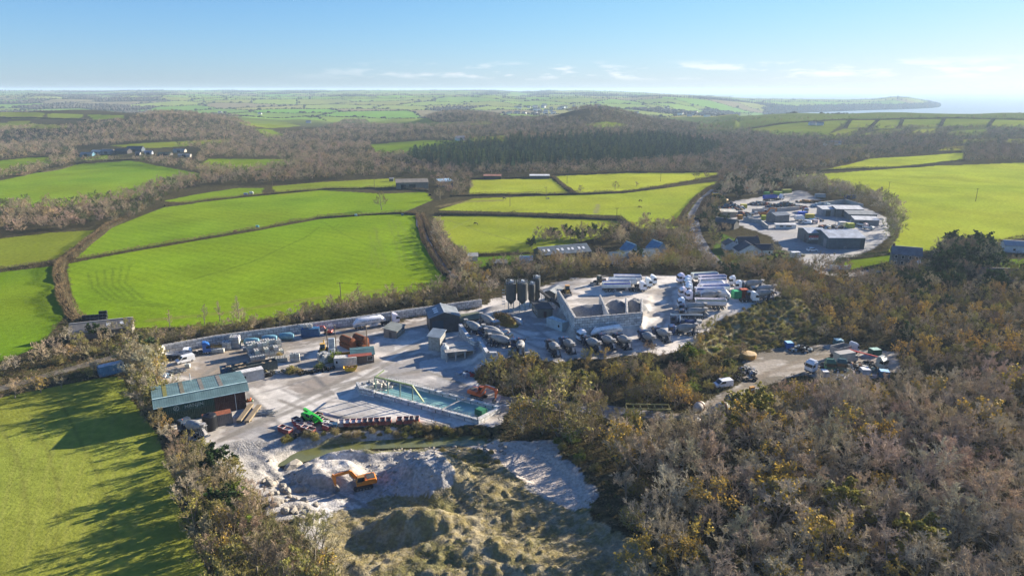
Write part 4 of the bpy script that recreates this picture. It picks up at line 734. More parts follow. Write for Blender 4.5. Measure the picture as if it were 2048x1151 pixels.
# scrub covering the woodland floor
und = []
for k in np.nonzero((cls == 0) & (fY < 330) & (fu > -80) & (fu < 2130))[0]:
    if random.random() < min(.9, .09*(fY[k]/110)**2): und.append((fX[k]+random.uniform(-.6, .6), fY[k]+random.uniform(-.6, .6), 0, random.uniform(.5, 1.5), 1.6, *vary(random.choice([(.17, .12, .06), (.13, .12, .045), (.09, .11, .03), (.20, .15, .09)]), .3)))
und = np.array(und); und = und[rng.permutation(len(und))[:48000]]; und[:, 2] = hgt(und[:, 0], und[:, 1])-.1
mass('undergrowth', und, LOD[12], 'brown and green undergrowth on the woodland floor')
tuf = []
sel = np.nonzero((cls == 80) & (fv > 880))[0]
for k in rng.permutation(sel)[:90000]:
    c_ = tint[F[k, 0]]
    if c_[2] < .115 and random.random() < .42: tuf.append((fX[k]+random.uniform(-.2, .2), fY[k]+random.uniform(-.2, .2), 0, random.uniform(.14, .5) if random.random() < .95 else random.uniform(.5, 1.1), 1.8, *vary(random.choice([(.22, .18, .08), (.17, .15, .05), (.27, .22, .12), (.12, .13, .035)]), .3)))
tuf = np.array(tuf[:24000]); tuf[:, 2] = hgt(tuf[:, 0], tuf[:, 1])-.05
mass('weeds', tuf, LOD[12], 'dry weeds and grass tufts over the brown spoil hill')
# ------------------------------------------------------------------ haze
def box_obj(name, x0, x1, y0, y1, z0, z1, m):
    v = [(x, y, z) for z in (z0, z1) for x, y in ((x0, y0), (x1, y0), (x1, y1), (x0, y1))]; f = [(0, 3, 2, 1), (4, 5, 6, 7), (0, 1, 5, 4), (1, 2, 6, 5), (2, 3, 7, 6), (3, 0, 4, 7)]
    return link(name, mesh_np(name, v, f, (m,)))
mh = bpy.data.materials.new('haze_air'); mh.use_nodes = True; n = mh.node_tree.nodes; n.clear(); o = n.new('ShaderNodeOutputMaterial'); pv = n.new('ShaderNodeVolumePrincipled')
pv.inputs['Color'].default_value = (.50, .66, .87, 1); pv.inputs['Density'].default_value = 1.08e-4; pv.inputs['Anisotropy'].default_value = .1
mh.node_tree.links.new(pv.outputs[0], o.inputs['Volume'])
tag(box_obj('haze', -15500, 21500, -300, 22500, -70, 96, mh), kind='stuff')
# ------------------------------------------------------------------ mesh tool for made things
class MB:
    def __init__(s): s.v = []; s.f = []; s.m = []
    def add(s, v, f, m=0):
        o = len(s.v); s.v += [tuple(map(float, p)) for p in v]; s.f += [tuple(int(i)+o for i in q) for q in f]; s.m += [m]*len(f); return s
    def box(s, c, d, m=0, rz=0, ry=0, rx=0, tx=1, ty=1):
        R = Euler((rx, ry, rz)).to_matrix(); pts = []
        for k, (i, j, h) in enumerate([(-1, -1, -1), (1, -1, -1), (1, 1, -1), (-1, 1, -1), (-1, -1, 1), (1, -1, 1), (1, 1, 1), (-1, 1, 1)]):
            a = (tx, ty) if h > 0 else (1, 1); p = R @ Vector((i*d[0]/2*a[0], j*d[1]/2*a[1], h*d[2]/2)); pts.append((p.x+c[0], p.y+c[1], p.z+c[2]))
        return s.add(pts, [(0, 3, 2, 1), (4, 5, 6, 7), (0, 1, 5, 4), (1, 2, 6, 5), (2, 3, 7, 6), (3, 0, 4, 7)], m)
    def prism(s, prof, y0, y1, m=0, axis='y'):
        n = len(prof); g = (lambda a, b, y: (a, y, b)) if axis == 'y' else (lambda a, b, y: (y, a, b)) if axis == 'x' else (lambda a, b, y: (a, b, y))
        v = [g(a, b, y0) for a, b in prof]+[g(a, b, y1) for a, b in prof]; f = [(i, (i+1) % n, (i+1) % n+n, i+n) for i in range(n)]+[tuple(range(n))[::-1], tuple(range(n, 2*n))]
        return s.add(v, f, m)
    def lathe(s, st, n=14, m=0, caps=True, sq=None):
        """st: list of (centre, radius); rings across the run of centres"""
        cs = [Vector(c) for c, r in st]; d = (cs[-1]-cs[0]).normalized(); up = Vector((0, 0, 1)) if abs(d.z) < .9 else Vector((1, 0, 0)); a = d.cross(up).normalized(); b = a.cross(d); v = []
        for c, (q, r) in zip(cs, st):
            for k in range(n):
                t = 2*math.pi*k/n; p = c+a*math.cos(t)*r+b*math.sin(t)*r; v.append(p)
        f = [(i*n+k, i*n+(k+1) % n, (i+1)*n+(k+1) % n, (i+1)*n+k) for i in range(len(st)-1) for k in range(n)]
        if caps: f += [tuple(range(n))[::-1], tuple(range((len(st)-1)*n, len(st)*n))]
        return s.add(v, f, m)
    def tube(s, p0, p1, r, n=8, m=0, r1=None): return s.lathe([(p0, r), (p1, r if r1 is None else r1)], n, m)
    def beam(s, p0, p1, w, h, m=0):
        a, b = Vector(p0), Vector(p1); d = b-a; c = (a+b)/2; rz = math.atan2(d.y, d.x); ry = -math.atan2(d.z, math.hypot(d.x, d.y)); return s.box(c, (d.length, w, h), m, rz, ry)
    def wheel(s, x, y, r=.5, w=.34, tm=0, rm=1):
        s.lathe([((x, y-w/2, r), r*.88), ((x, y-w/2+.05, r), r), ((x, y+w/2-.05, r), r), ((x, y+w/2, r), r*.88)], 14, tm)
        for e in (-1, 1): s.lathe([((x, y+e*(w/2+.005), r), r*.55), ((x, y+e*(w/2+.02), r), r*.5)], 10, rm)
        return s
    def mesh(s, name, mats, smooth=False):
        me = bpy.data.meshes.new(name); me.from_pydata(s.v, [], s.f); me.polygons.foreach_set('material_index', s.m)
        for m in (mats if isinstance(mats, (list, tuple)) else [mats]): me.materials.append(m)
        me.update()
        bmm = __import__('bmesh'); b = bmm.new(); b.from_mesh(me); bmm.ops.recalc_face_normals(b, faces=b.faces); b.to_mesh(me); b.free()
        if smooth:
            me.polygons.foreach_set('use_smooth', [True]*len(me.polygons))
            try: me.set_sharp_from_angle(angle=.7)
            except Exception: pass
        return me
Mp = mat('vehicle_paint', src='obj', var=.14, scale=.9, rough=.38, spec=.5)
Mm = mat('painted_metal', src='obj', var=.28, scale=1.1, rough=.6, spec=.35)
Md = mat('worn_surface', src='obj', var=.35, scale=1.6, rough=.85, spec=.2, bump=.02)
Mtyre = mat('tyre_rubber', (.018, .018, .019), rough=.9, var=.3, scale=3); Mrim = mat('wheel_rim', (.35, .35, .35), rough=.5, metal=.5, var=.3, scale=4)
Mglass = mat('dark_glass', (.015, .02, .025), rough=.08, spec=.6, var=.2); Mchas = mat('chassis_steel', (.03, .03, .033), rough=.7, var=.4, scale=2); Msteel = mat('galvanised_steel', (.36, .38, .39), rough=.45, metal=.6, var=.25, scale=2)
Mdrum = mat('mixer_drum', (.30, .305, .30), rough=.55, var=.22, scale=1.2, col2=(.21, .20, .185), spec=.3, objhue=.25); Mlamp = mat('lamp_lens', (.55, .12, .05), rough=.2); Mhead = mat('headlamp', (.7, .7, .68), rough=.1)
Mrust = mat('rusty_steel', (.22, .075, .035), col2=(.11, .05, .03), scale=1.5, rough=.95, spec=.1); Mblock = mat('concrete_blocks', (.60, .595, .575), var=.3, scale=.8, rough=.9, bricks=(1.6, .8, .05), bump=.03); Mconc = mat('concrete', (.38, .36, .33), var=.25, scale=1.0, rough=.9, bump=.03)
Mwood = mat('weathered_timber', (.22, .17, .11), var=.35, scale=2, rough=.9, stretch=(1, 6, 6)); Mpole = mat('pole_timber', (.13, .10, .075), var=.3, scale=3, rough=.9); Mblue = mat('blue_sheet', (.015, .05, .22), rough=.5, var=.2)
Mibc = mat('dirty_white_plastic', src='obj', var=.3, scale=.9, rough=.6, col2=(.50, .47, .39)); Mgrav = mat('grey_gravel', (.20, .20, .20), var=.45, scale=3.5, rough=1, bump=.12, bscale=5); Mrock = mat('pale_rock', (.36, .32, .26), col2=(.22, .2, .17), scale=1.3, rough=.95, bump=.08)
Mroof = mat('corrugated_roof', src='obj', var=.30, scale=.35, rough=.6, ribs=.5, bump=.005, spec=.2); Mwall = mat('rendered_wall', src='obj', var=.16, scale=.8, rough=.85, bump=.02); Mcorr = mat('corrugated_wall', src='obj', var=.22, scale=.5, rough=.55, ribs=.4, bump=.03)
Mslate = mat('slate_roof', (.045, .047, .055), var=.3, scale=1.5, rough=.6); Mstone = mat('granite_wall', (.24, .22, .19), var=.35, scale=2.2, rough=.9, bump=.05, bricks=(.8, .35, .03))
Mletter = mat('dark_lettering', (.02, .04, .10), rough=.6); Mwhlet = mat('pale_lettering', (.33, .40, .38), rough=.7); Mred = mat('red_sign_paint', (.45, .02, .03), rough=.5); Mwhite = mat('white_paint', (.72, .72, .70), rough=.5, var=.1, scale=2)
WHITE = (.74, .75, .76); NAVY = (.012, .035, .085); ORANGE = (.62, .17, .02); CREAM = (.55, .53, .47)
# ------------------------------------------------------------------ kits: name -> list of (part, mesh, parent index or -1, colour or key)
KIT = {}
def halves(me):
    bm_ = __import__('bmesh'); out = []
    for e in (-1, 1):
        b = bm_.new(); b.from_mesh(me); bm_.ops.delete(b, geom=[f for f in b.faces if f.calc_center_median().y*e < 0], context='FACES'); m2 = me.copy(); b.to_mesh(m2); b.free(); out.append(m2)
    return out
HALF = {}
def kit(name, parts):
    res = []; remap = {}
    for i, (pn, me, par, c) in enumerate(parts):
        par = remap.get(par, par); remap[i] = len(res)
        if pn in ('side_window', 'headlight', 'mirror', 'hydraulic_ram', 'lift_arm') and not me.get('half'):
            if me.name not in HALF:
                HALF[me.name] = halves(me)
                for q in HALF[me.name]: q['half'] = 1
            for q in HALF[me.name]: res.append((pn, q, par, c))
        else: res.append((pn, me, par, c))
    KIT[name] = res
def put(kname, name, loc, rz, label, cat_, group=None, scale=1.0, **cols):
    r = thing(name, loc, rz, label, cat_, group, scale); obs = []
    for pn, me, par, c in KIT[kname]:
        col = cols.get(c, {'body': WHITE, 'cab': WHITE, 'drum': (.5, .5, .5), 'load': (.3, .3, .3), 'trim': (.05, .1, .35)}.get(c)) if isinstance(c, str) else c
        obs.append(link(pn, me, r if par < 0 else obs[par], color=col or (.5, .5, .5)))
    return r
def cabparts(x0, x1, z0, z1, w, slope=.25, sky=True):
    """forward cab between x0 (back) and x1 (front)"""
    a = MB(); a.prism([(x0, z0), (x1, z0), (x1+.02, z0+1.0), (x1-slope, z1-.45 if sky else z1-.1), (x1-slope-.5, z1), (x0, z1)], -w/2, w/2)
    if sky: a.prism([(x0+.1, z1), (x1-slope-.6, z1), (x1-slope-.95, z1+.35), (x0+.25, z1+.42)], -w*.42, w*.42)
    zt = z1-.62 if sky else z1-.35; zb = z0+1.05
    g = MB(); xb, xt = x1+.03, x1-slope*(zt-z0-1)/(z1-z0-1.45)+.05; g.prism([(xb-.04, zb), (xb+.02, zb), (xt+.02, zt), (xt-.06, zt)], -w*.45, w*.45)
    sg = MB()
    for e in (-1, 1): sg.prism([(x1-1.25, zb+.05), (x1-.12, zb), (x1-.3, zt), (x1-1.2, zt)], e*w/2-.01, e*(w/2+.015))
    h = MB()
    for e in (-1, 1): h.box((x1+.03, e*w*.38, z0+.28), (.06, .38, .22))
    m_ = MB()
    for e in (-1, 1): m_.box((x1-.1, e*(w/2+.2), zt-.35), (.12, .22, .6))
    b = MB(); b.box((x1-.05, 0, z0-.1), (.2, w, .35))
    return a, g, sg, h, m_, b
def wheels(xs, r=.5, half=1.02, dual=()): 
    out = []
    for i, x in enumerate(xs):
        for e in (-1, 1): b = MB(); b.wheel(x, e*(half-(.12 if i in dual else 0)), r, .58 if i in dual else .34); out.append(('wheel', b.mesh('truck_wheel', [Mtyre, Mrim], True), -1, (.1, .1, .1)))
    return out
def mk_mixer():
    ca, g, sg, h, mi, bu = cabparts(2.75, 4.5, .75, 2.95, 2.45, .18, False)
    ch = MB(); ch.box((-.3, 0, .82), (8.4, .9, .3)); ch.box((.6, .95, .75), (1.4, .45, .6)); ch.box((.6, -.95, .75), (1.2, .45, .5)); ch.box((-4.4, 0, .6), (.12, 2.3, .25))
    for e in (-1, 1): ch.box((-.2, e*1.16, 1.12), (5.6, .22, .06)); 
    ch.prism([(1.7, .9), (2.2, .9), (2.2, 2.3), (1.9, 2.3)], -.7, .7); ch.prism([(-3.2, .9), (-2.7, .9), (-2.9, 2.5), (-3.2, 2.5)], -.75, .75)
    dr = MB(); A, B = Vector((2.0, 0, 1.95)), Vector((-3.5, 0, 2.95)); q = lambda t: tuple(A.lerp(B, t))
    dr.lathe([(q(0), .45), (q(.03), .85), (q(.16), 1.14), (q(.34), 1.22), (q(.55), 1.18), (q(.8), .82), (q(.97), .58), (q(1), .5)], 20)
    bd = MB(); bd.lathe([(q(.66), 1.07), (q(.69), 1.02)], 20)
    hp = MB(); hp.lathe([((-3.75, 0, 3.0), .35), ((-3.75, 0, 3.75), .72)], 10, 0); 
    cu = MB(); cu.prism([(-4.9, 1.35), (-3.9, 2.25), (-3.8, 2.45), (-4.8, 1.6)], -.3, .3); cu.box((-4.15, 0, 1.5), (.15, .3, 1.2))
    la = MB(); [la.box((-3.6, -.95+.5*k, 2.2), (.07, .07, 2.6)) for k in (0, 1)]; [la.box((-3.6, -.7, 1.2+.35*k), (.06, .5, .05)) for k in range(6)]; la.box((-3.7, -.7, 3.0), (.7, .7, .06))
    wt = MB(); wt.lathe([((2.35, -.8, 2.2), .3), ((2.35, .8, 2.2), .3)], 10)
    be = MB(); be.lathe([((3.2, .5, 2.96), .12), ((3.2, .5, 3.12), .09)], 8)
    kit('mixer', [('cab', ca.mesh('mixer_cab', Mp), -1, 'cab'), ('windscreen', g.mesh('mixer_screen', Mglass), 0, (0, 0, 0)), ('side_window', sg.mesh('mixer_sidewin', Mglass), 0, (0, 0, 0)), ('headlight', h.mesh('mixer_head', Mhead), 0, (1, 1, 1)), ('mirror', mi.mesh('mixer_mirror', Mchas), 0, (0, 0, 0)), ('bumper', bu.mesh('mixer_bumper', Mp), -1, 'cab'), ('beacon', be.mesh('mixer_beacon', Mlamp), 0, (1, .3, 0)),
      ('chassis', ch.mesh('mixer_chassis', Mm), -1, (.03, .045, .07)), ('drum', dr.mesh('mixer_drum', Mdrum, True), -1, 'drum'), ('drum_ring', bd.mesh('mixer_ring', Mm, True), 8, (.25, .25, .25)), ('hopper', hp.mesh('mixer_hopper', Mm, True), -1, (.30, .29, .28)), ('chute', cu.mesh('mixer_chute', Mm), -1, (.33, .31, .29)), ('ladder', la.mesh('mixer_ladder', Mm), -1, (.2, .2, .2)), ('water_tank', wt.mesh('mixer_water', Mm, True), -1, (.5, .5, .5))]+wheels((3.45, 1.55, -1.55, -2.95), .5, 1.0, (2, 3)))
def tractor(x0, pre, high=True):
    ca, g, sg, h, mi, bu = cabparts(x0+3.3, x0+5.5, .8, 3.3, 2.48, .2, high); ch = MB(); ch.box((x0+2.4, 0, .8), (6.0, .9, .28)); ch.box((x0+2.6, .95, .7), (1.0, .4, .55)); ch.box((x0+2.6, -.95, .7), (1.0, .4, .55)); ch.box((x0+.9, 0, 1.1), (1.0, .9, .12))
    return [('cab', ca.mesh(pre+'_cab', Mp), -1, 'cab'), ('windscreen', g.mesh(pre+'_screen', Mglass), 0, (0, 0, 0)), ('side_window', sg.mesh(pre+'_sidewin', Mglass), 0, (0, 0, 0)), ('headlight', h.mesh(pre+'_head', Mhead), 0, (1, 1, 1)), ('mirror', mi.mesh(pre+'_mirror', Mchas), 0, (0, 0, 0)), ('bumper', bu.mesh(pre+'_bumper', Mm), -1, (.10, .11, .12)), ('chassis', ch.mesh(pre+'_chassis', Mchas), -1, (.05, .05, .05))]+wheels((x0+4.6, x0+1.2, x0-.1), .5, 1.02, (1, 2))
def mk_tanker():
    tk = MB(); st = [(-6.6, 1.75, .45), (-6.2, 1.9, .75), (-5.2, 2.62, 1.12), (-4.9, 2.68, 1.18), (-1, 2.60, 1.25), (2.6, 2.68, 1.18), (2.9, 2.62, 1.12), (4.2, 1.95, .62), (4.5, 1.8, .4)]
    n = 20; v = []
    for x, z, r in st: v += [(x, math.cos(2*math.pi*k/n)*min(1.22, r*1.06), z+math.sin(2*math.pi*k/n)*r) for k in range(n)]
    f = [(i*n+k, i*n+(k+1) % n, (i+1)*n+(k+1) % n, (i+1)*n+k) for i in range(len(st)-1) for k in range(n)]+[tuple(range(n)), tuple(range((len(st)-1)*n, len(st)*n))]; tk.add(v, f)
    for x in (-3.6, -1, 1.6): tk.prism([(x-1.2, 1.6), (x+1.2, 1.6), (x+.25, 1.0), (x-.25, 1.0)], -.55, .55)
    ha = MB(); [ha.lathe([((x, 0, 3.8), .32), ((x, 0, 3.95), .30)], 10) for x in (-3.8, -1, 1.8)]
    rl = MB(); rl.box((-1, .42, 4.18), (7.6, .04, .04)); [rl.box((x, .42, 3.98), (.04, .04, .4)) for x in (-4.6, -2.8, -1, .8, 2.7)]; rl.box((-1, .2, 3.86), (7.8, .5, .04))
    ld = MB(); ld.beam((-6.55, .3, 1.2), (-5.1, .3, 3.9), .05, .05); ld.beam((-6.55, -.2, 1.2), (-5.1, -.2, 3.9), .05, .05); [ld.box((-6.55+.24*k, .05, 1.2+.45*k), (.05, .5, .05)) for k in range(7)]
    ch = MB(); ch.box((-2.2, 0, 1.05), (8.8, .8, .2)); ch.box((.2, 1.1, .75), (2.8, .06, .5)); ch.box((.2, -1.1, .75), (2.8, .06, .5)); [ch.box((.2+x, e*1.1, .8), (.08, .08, .7)) for x in (-1.4, 1.4) for e in (-1, 1)]; ch.lathe([((-.4, -1.05, .9), .22), ((1.4, -1.05, .9), .22)], 8)
    parts = tractor(3.6, 'tanker'); k = len(parts); parts += [('tank', tk.mesh('powder_tank', Mp, True), -1, 'body'), ('hatch', ha.mesh('tank_hatch', Msteel, True), k, (.4, .4, .4)), ('catwalk', rl.mesh('tank_catwalk', Msteel), k, (.4, .4, .4)), ('ladder', ld.mesh('tank_ladder', Msteel), k, (.4, .4, .4)), ('trailer_frame', ch.mesh('tanker_frame', Mm), -1, (.55, .56, .57))]+wheels((-2.9, -4.2, -5.5), .5, 1.02)
    kit('tanker', parts)
mk_tanker()
def mk_tipper():
    U_ = [(-1.22, 3.35), (-1.25, 2.2), (-1.05, 1.62), (-.6, 1.3), (.6, 1.3), (1.05, 1.62), (1.25, 2.2), (1.22, 3.35)]; I_ = [(-1.12, 3.33), (-1.14, 2.25), (-.95, 1.72), (-.55, 1.42), (.55, 1.42), (.95, 1.72), (1.14, 2.25), (1.12, 3.33)]
    b = MB(); n = len(U_)
    for k in range(n-1):
        for pr, fl in ((U_, 0), (I_, 1)):
            b.add([(-6.6, *pr[k]), (3.4, *pr[k]), (3.4, *pr[k+1]), (-6.6, *pr[k+1])], [(0, 1, 2, 3)])
    for k in (0, n-1): b.add([(-6.6, *U_[k]), (3.4, *U_[k]), (3.4, *I_[k]), (-6.6, *I_[k])], [(0, 1, 2, 3)])
    for x in (-6.6, -6.45, 3.25, 3.4): b.add([(x, *p) for p in U_], [tuple(range(n))])
    rim = MB(); [rim.box((-1.6, e*1.2, 3.4), (10.1, .12, .1)) for e in (-1, 1)]; [rim.box((x, 0, 3.4), (.12, 2.4, .1)) for x in (-6.6, 3.4)]
    sh = MB(); sh.lathe([((-6.4, 1.28, 3.5), .13), ((3.2, 1.28, 3.5), .13)], 8); sh.prism([(1.28, 3.42), (1.3, 2.95), (1.27, 2.95), (1.25, 3.42)], -6.3, 3.2, 0, 'x'); sh.prism([(-1.28, 3.42), (-1.3, 2.98), (-1.27, 2.98), (-1.25, 3.42)], -6.3, 3.2, 0, 'x')
    ch = MB(); ch.box((-2.2, 0, 1.05), (8.6, .8, .25)); [ch.box((-.2, e*1.08, .8), (3.2, .06, .5)) for e in (-1, 1)]; ch.box((-6.5, 0, .75), (.12, 2.3, .3)); ch.lathe([((3.6, 0, 1.2), .16), ((3.6, 0, 3.2), .14)], 8)
    parts = tractor(3.6, 'tipper'); parts += [('tipper_body', b.mesh('tipper_body', Mp), -1, 'body'), ('rim', rim.mesh('tipper_rim', Mp), len(parts), 'body'), ('roll_sheet', sh.mesh('tipper_sheet', Mm), len(parts), 'trim'), ('trailer_frame', ch.mesh('tipper_frame', Mchas), -1, (.1, .1, .1))]+wheels((-2.9, -4.2, -5.5), .5, 1.02)
    kit('tipper', parts)
mk_mixer(); mk_tipper(); kit('tractor_unit', tractor(-2.6, 'unit'))
def mk_pump():
    p = [x for x in KIT['mixer'] if x[0] in ('cab', 'windscreen', 'side_window', 'headlight', 'mirror', 'bumper', 'beacon', 'chassis', 'wheel')]; bo = MB(); bo.beam((4.6, -.25, 3.35), (-5.2, -.25, 3.55), .34, .38); bo.beam((-5.2, .2, 3.75), (4.2, .2, 3.6), .3, .32)
    bo.lathe([((1.7, 0, 1.0), .4), ((1.7, 0, 3.3), .32)], 10); pi = MB(); pi.lathe([((4.5, .5, 3.85), .07), ((-5, .5, 3.9), .07)], 6)
    ho = MB(); ho.prism([(-4.9, 1.0), (-3.9, 1.0), (-3.6, 1.9), (-5.1, 1.9)], -.9, .9); og = MB(); [og.box((x, e*1.2, 1.0), (.35, .2, 1.3)) for x in (1.5, -3) for e in (-1, 1)]; og.box((-1.4, 0, 1.3), (3.0, 1.8, .7))
    kit('pump', p+[('boom', bo.mesh('pump_boom', Mp), -1, 'body'), ('pipe', pi.mesh('pump_pipe', Mchas), -1, (0, 0, 0)), ('hopper', ho.mesh('pump_hopper', Mm), -1, (.35, .35, .34)), ('outrigger', og.mesh('pump_outrigger', Mm), -1, (.03, .06, .16))])
mk_pump()
def mk_digger():
    parts = []
    for e in (-1, 1):
        t = MB(); t.prism([(-1.75, .1), (-1.45, 0), (1.45, 0), (1.8, .12), (1.95, .45), (1.7, .8), (-1.7, .8), (-1.95, .45)], e*1.05-.3, e*1.05+.3); [t.lathe([((x, e*1.37-.03, .28), .2), ((x, e*1.37+.02, .28), .2)], 10, 1) for x in (-1.2, -.6, 0, .6, 1.2)]; parts.append(('track', t.mesh('digger_track', [Mchas, Mm]), -1, (.12, .11, .1)))
    u = MB(); u.box((0, 0, .6), (2.2, 1.7, .4)); u.lathe([((0, 0, .75), .7), ((0, 0, 1.05), .7)], 16)
    b = MB(); b.prism([(-2.6, 1.1), (1.3, 1.05), (1.3, 1.45), (.2, 1.5), (.15, 2.0), (-1.3, 2.15), (-2.5, 2.1), (-2.75, 1.6)], -1.3, 1.3); gr = MB(); gr.box((-1.6, 0, 2.16), (1.6, 1.9, .08)); gr.lathe([((-1.9, -.7, 2.1), .08), ((-1.9, -.7, 2.55), .07)], 8)
    c = MB(); c.prism([(-.35, 1.45), (1.35, 1.45), (1.4, 2.1), (1.05, 2.95), (-.3, 2.95), (-.42, 2.2)], .32, 1.28); g = MB(); g.prism([(1.37, 1.75), (1.42, 2.1), (1.1, 2.85), (1.06, 2.83)], .4, 1.2); [g.prism([(-.2, 1.9), (1.15, 1.9), (1.15, 2.15), (.95, 2.8), (-.2, 2.8)], y, y+.03) for y in (1.27, .3)]
    bo = MB(); bo.prism([(.4, 1.5), (.9, 1.35), (2.6, 3.55), (5.2, 3.35), (5.3, 3.75), (2.5, 4.2), (1.9, 3.9)], -.32, .05); cy_ = MB(); [cy_.beam((1.2, y, 1.35), (2.5, y, 3.3), .12, .12) for y in (-.42, .15)]; cy_.beam((2.3, -.13, 4.25), (5.1, -.13, 4.15), .14, .14)
    st = MB(); st.prism([(5.0, 3.35), (5.6, 3.95), (5.9, 3.6), (5.35, 1.25), (5.05, 1.25)], -.28, .0); bk = MB(); bk.prism([(5.5, 1.3), (5.0, 1.35), (4.55, .9), (4.5, .3), (4.8, .05), (5.4, .15), (4.95, .35), (5.0, .85)], -.68, .42)
    kit('digger', parts+[('undercarriage', u.mesh('digger_under', Mm), -1, (.08, .07, .07)), ('body', b.mesh('digger_body', Mp), -1, 'body'), ('engine_cover', gr.mesh('digger_cover', Mm), 3, (.06, .055, .05)), ('cab', c.mesh('digger_cab', Mp), 3, 'cab'), ('cab_window', g.mesh('digger_window', Mglass), 3, (0, 0, 0)), ('boom', bo.mesh('digger_boom', Mp), -1, 'body'), ('hydraulic_ram', cy_.mesh('digger_ram', Msteel), 7, (.4, .4, .4)), ('stick', st.mesh('digger_stick', Mp), -1, 'body'), ('bucket', bk.mesh('digger_bucket', Mm), -1, (.17, .15, .13))])
mk_digger()
def mk_loader():
    b = MB(); b.prism([(-3.0, 1.0), (-.3, .9), (-.3, 1.7), (-2.8, 1.9), (-3.1, 1.5)], -.8, .8); b.prism([(.1, .7), (1.4, .7), (1.4, 1.5), (.1, 1.6)], -.55, .55); c = MB(); c.prism([(-.9, 1.7), (.3, 1.6), (.45, 2.1), (.2, 3.2), (-.9, 3.2)], -.75, .75); g = MB(); g.prism([(.34, 1.8), (.49, 2.1), (.27, 3.0), (.2, 3.0)], -.66, .66); [g.prism([(-.75, 1.95), (.3, 1.95), (.3, 2.15), (.12, 3.0), (-.75, 3.0)], e*.76-.015, e*.76+.015) for e in (-1, 1)]
    r = MB(); r.box((-.32, 0, 3.26), (1.4, 1.6, .12)); a = MB(); [a.prism([(.9, 1.5), (1.2, 1.75), (3.0, .75), (2.9, .5)], y-.1, y+.1) for y in (-.5, .5)]; k = MB(); k.prism([(2.75, .1), (4.0, 0), (4.05, .08), (3.1, .3), (2.95, 1.1), (2.75, 1.1)], -1.35, 1.35)
    w = []
    for x in (1.1, -1.9):
        for e in (-1, 1): q = MB(); q.wheel(x, e*1.0, .72, .52); w.append(('wheel', q.mesh('loader_wheel', [Mtyre, Mrim], True), -1, (.1, .1, .1)))
    kit('loader', [('body', b.mesh('loader_body', Mp), -1, 'body'), ('cab', c.mesh('loader_cab', Mp), -1, 'cab'), ('cab_window', g.mesh('loader_window', Mglass), 1, (0, 0, 0)), ('cab_roof', r.mesh('loader_roof', Mp), 1, 'trim'), ('lift_arm', a.mesh('loader_arm', Mp), -1, 'body'), ('bucket', k.mesh('loader_bucket', Mm), -1, (.25, .23, .21))]+w)
    bh = MB(); bh.prism([(-3.0, 1.2), (-2.6, 1.2), (-3.4, 3.4), (-3.8, 3.3)], -.15, .15); bh.prism([(-3.4, 3.5), (-3.9, 3.2), (-4.6, 1.6), (-4.3, 1.5)], -.13, .13); bh.prism([(-4.7, 1.6), (-4.2, 1.5), (-4.0, .9), (-4.4, .7)], -.3, .3)
    kit('backhoe', KIT['loader']+[('backhoe_arm', bh.mesh('backhoe_arm', Mp), -1, 'body')])
    t = MB(); t.prism([(-2.9, .9), (2.3, .8), (2.3, 1.3), (-2.9, 1.7)], -.75, .75); t.box((-1.2, -.85, 1.4), (2.4, .5, .9)); bo = MB(); bo.beam((-2.9, .2, 2.3), (2.6, .2, 1.7), .55, .6); bo.beam((2.5, .2, 1.75), (4.0, .2, 1.1), .36, .4); c2 = MB(); c2.prism([(-.6, 1.2), (1.1, 1.2), (1.2, 1.8), (.9, 2.6), (-.5, 2.6)], -1.15, -.3); g2 = MB(); [g2.prism([(-.45, 1.75), (1.05, 1.75), (.85, 2.45), (-.4, 2.45)], y, y+.03) for y in (-1.17, -.3)]; g2.prism([(1.14, 1.5), (1.23, 1.8), (.98, 2.5), (.9, 2.5)], -1.1, -.35)
    fk = MB(); fk.box((4.1, .2, .8), (.1, 1.2, .9)); [fk.box((4.7, .2+e*.4, .4), (1.2, .12, .06)) for e in (-1, 1)]
    kit('telehandler', [('body', t.mesh('tele_body', Mp), -1, 'body'), ('boom', bo.mesh('tele_boom', Mp), -1, 'body'), ('cab', c2.mesh('tele_cab', Mp), -1, 'body'), ('cab_window', g2.mesh('tele_window', Mglass), 2, (0, 0, 0)), ('fork', fk.mesh('tele_fork', Mchas), -1, (.1, .1, .1))]+[(a_, m_, p_, c_) for a_, m_, p_, c_ in w])
mk_loader()
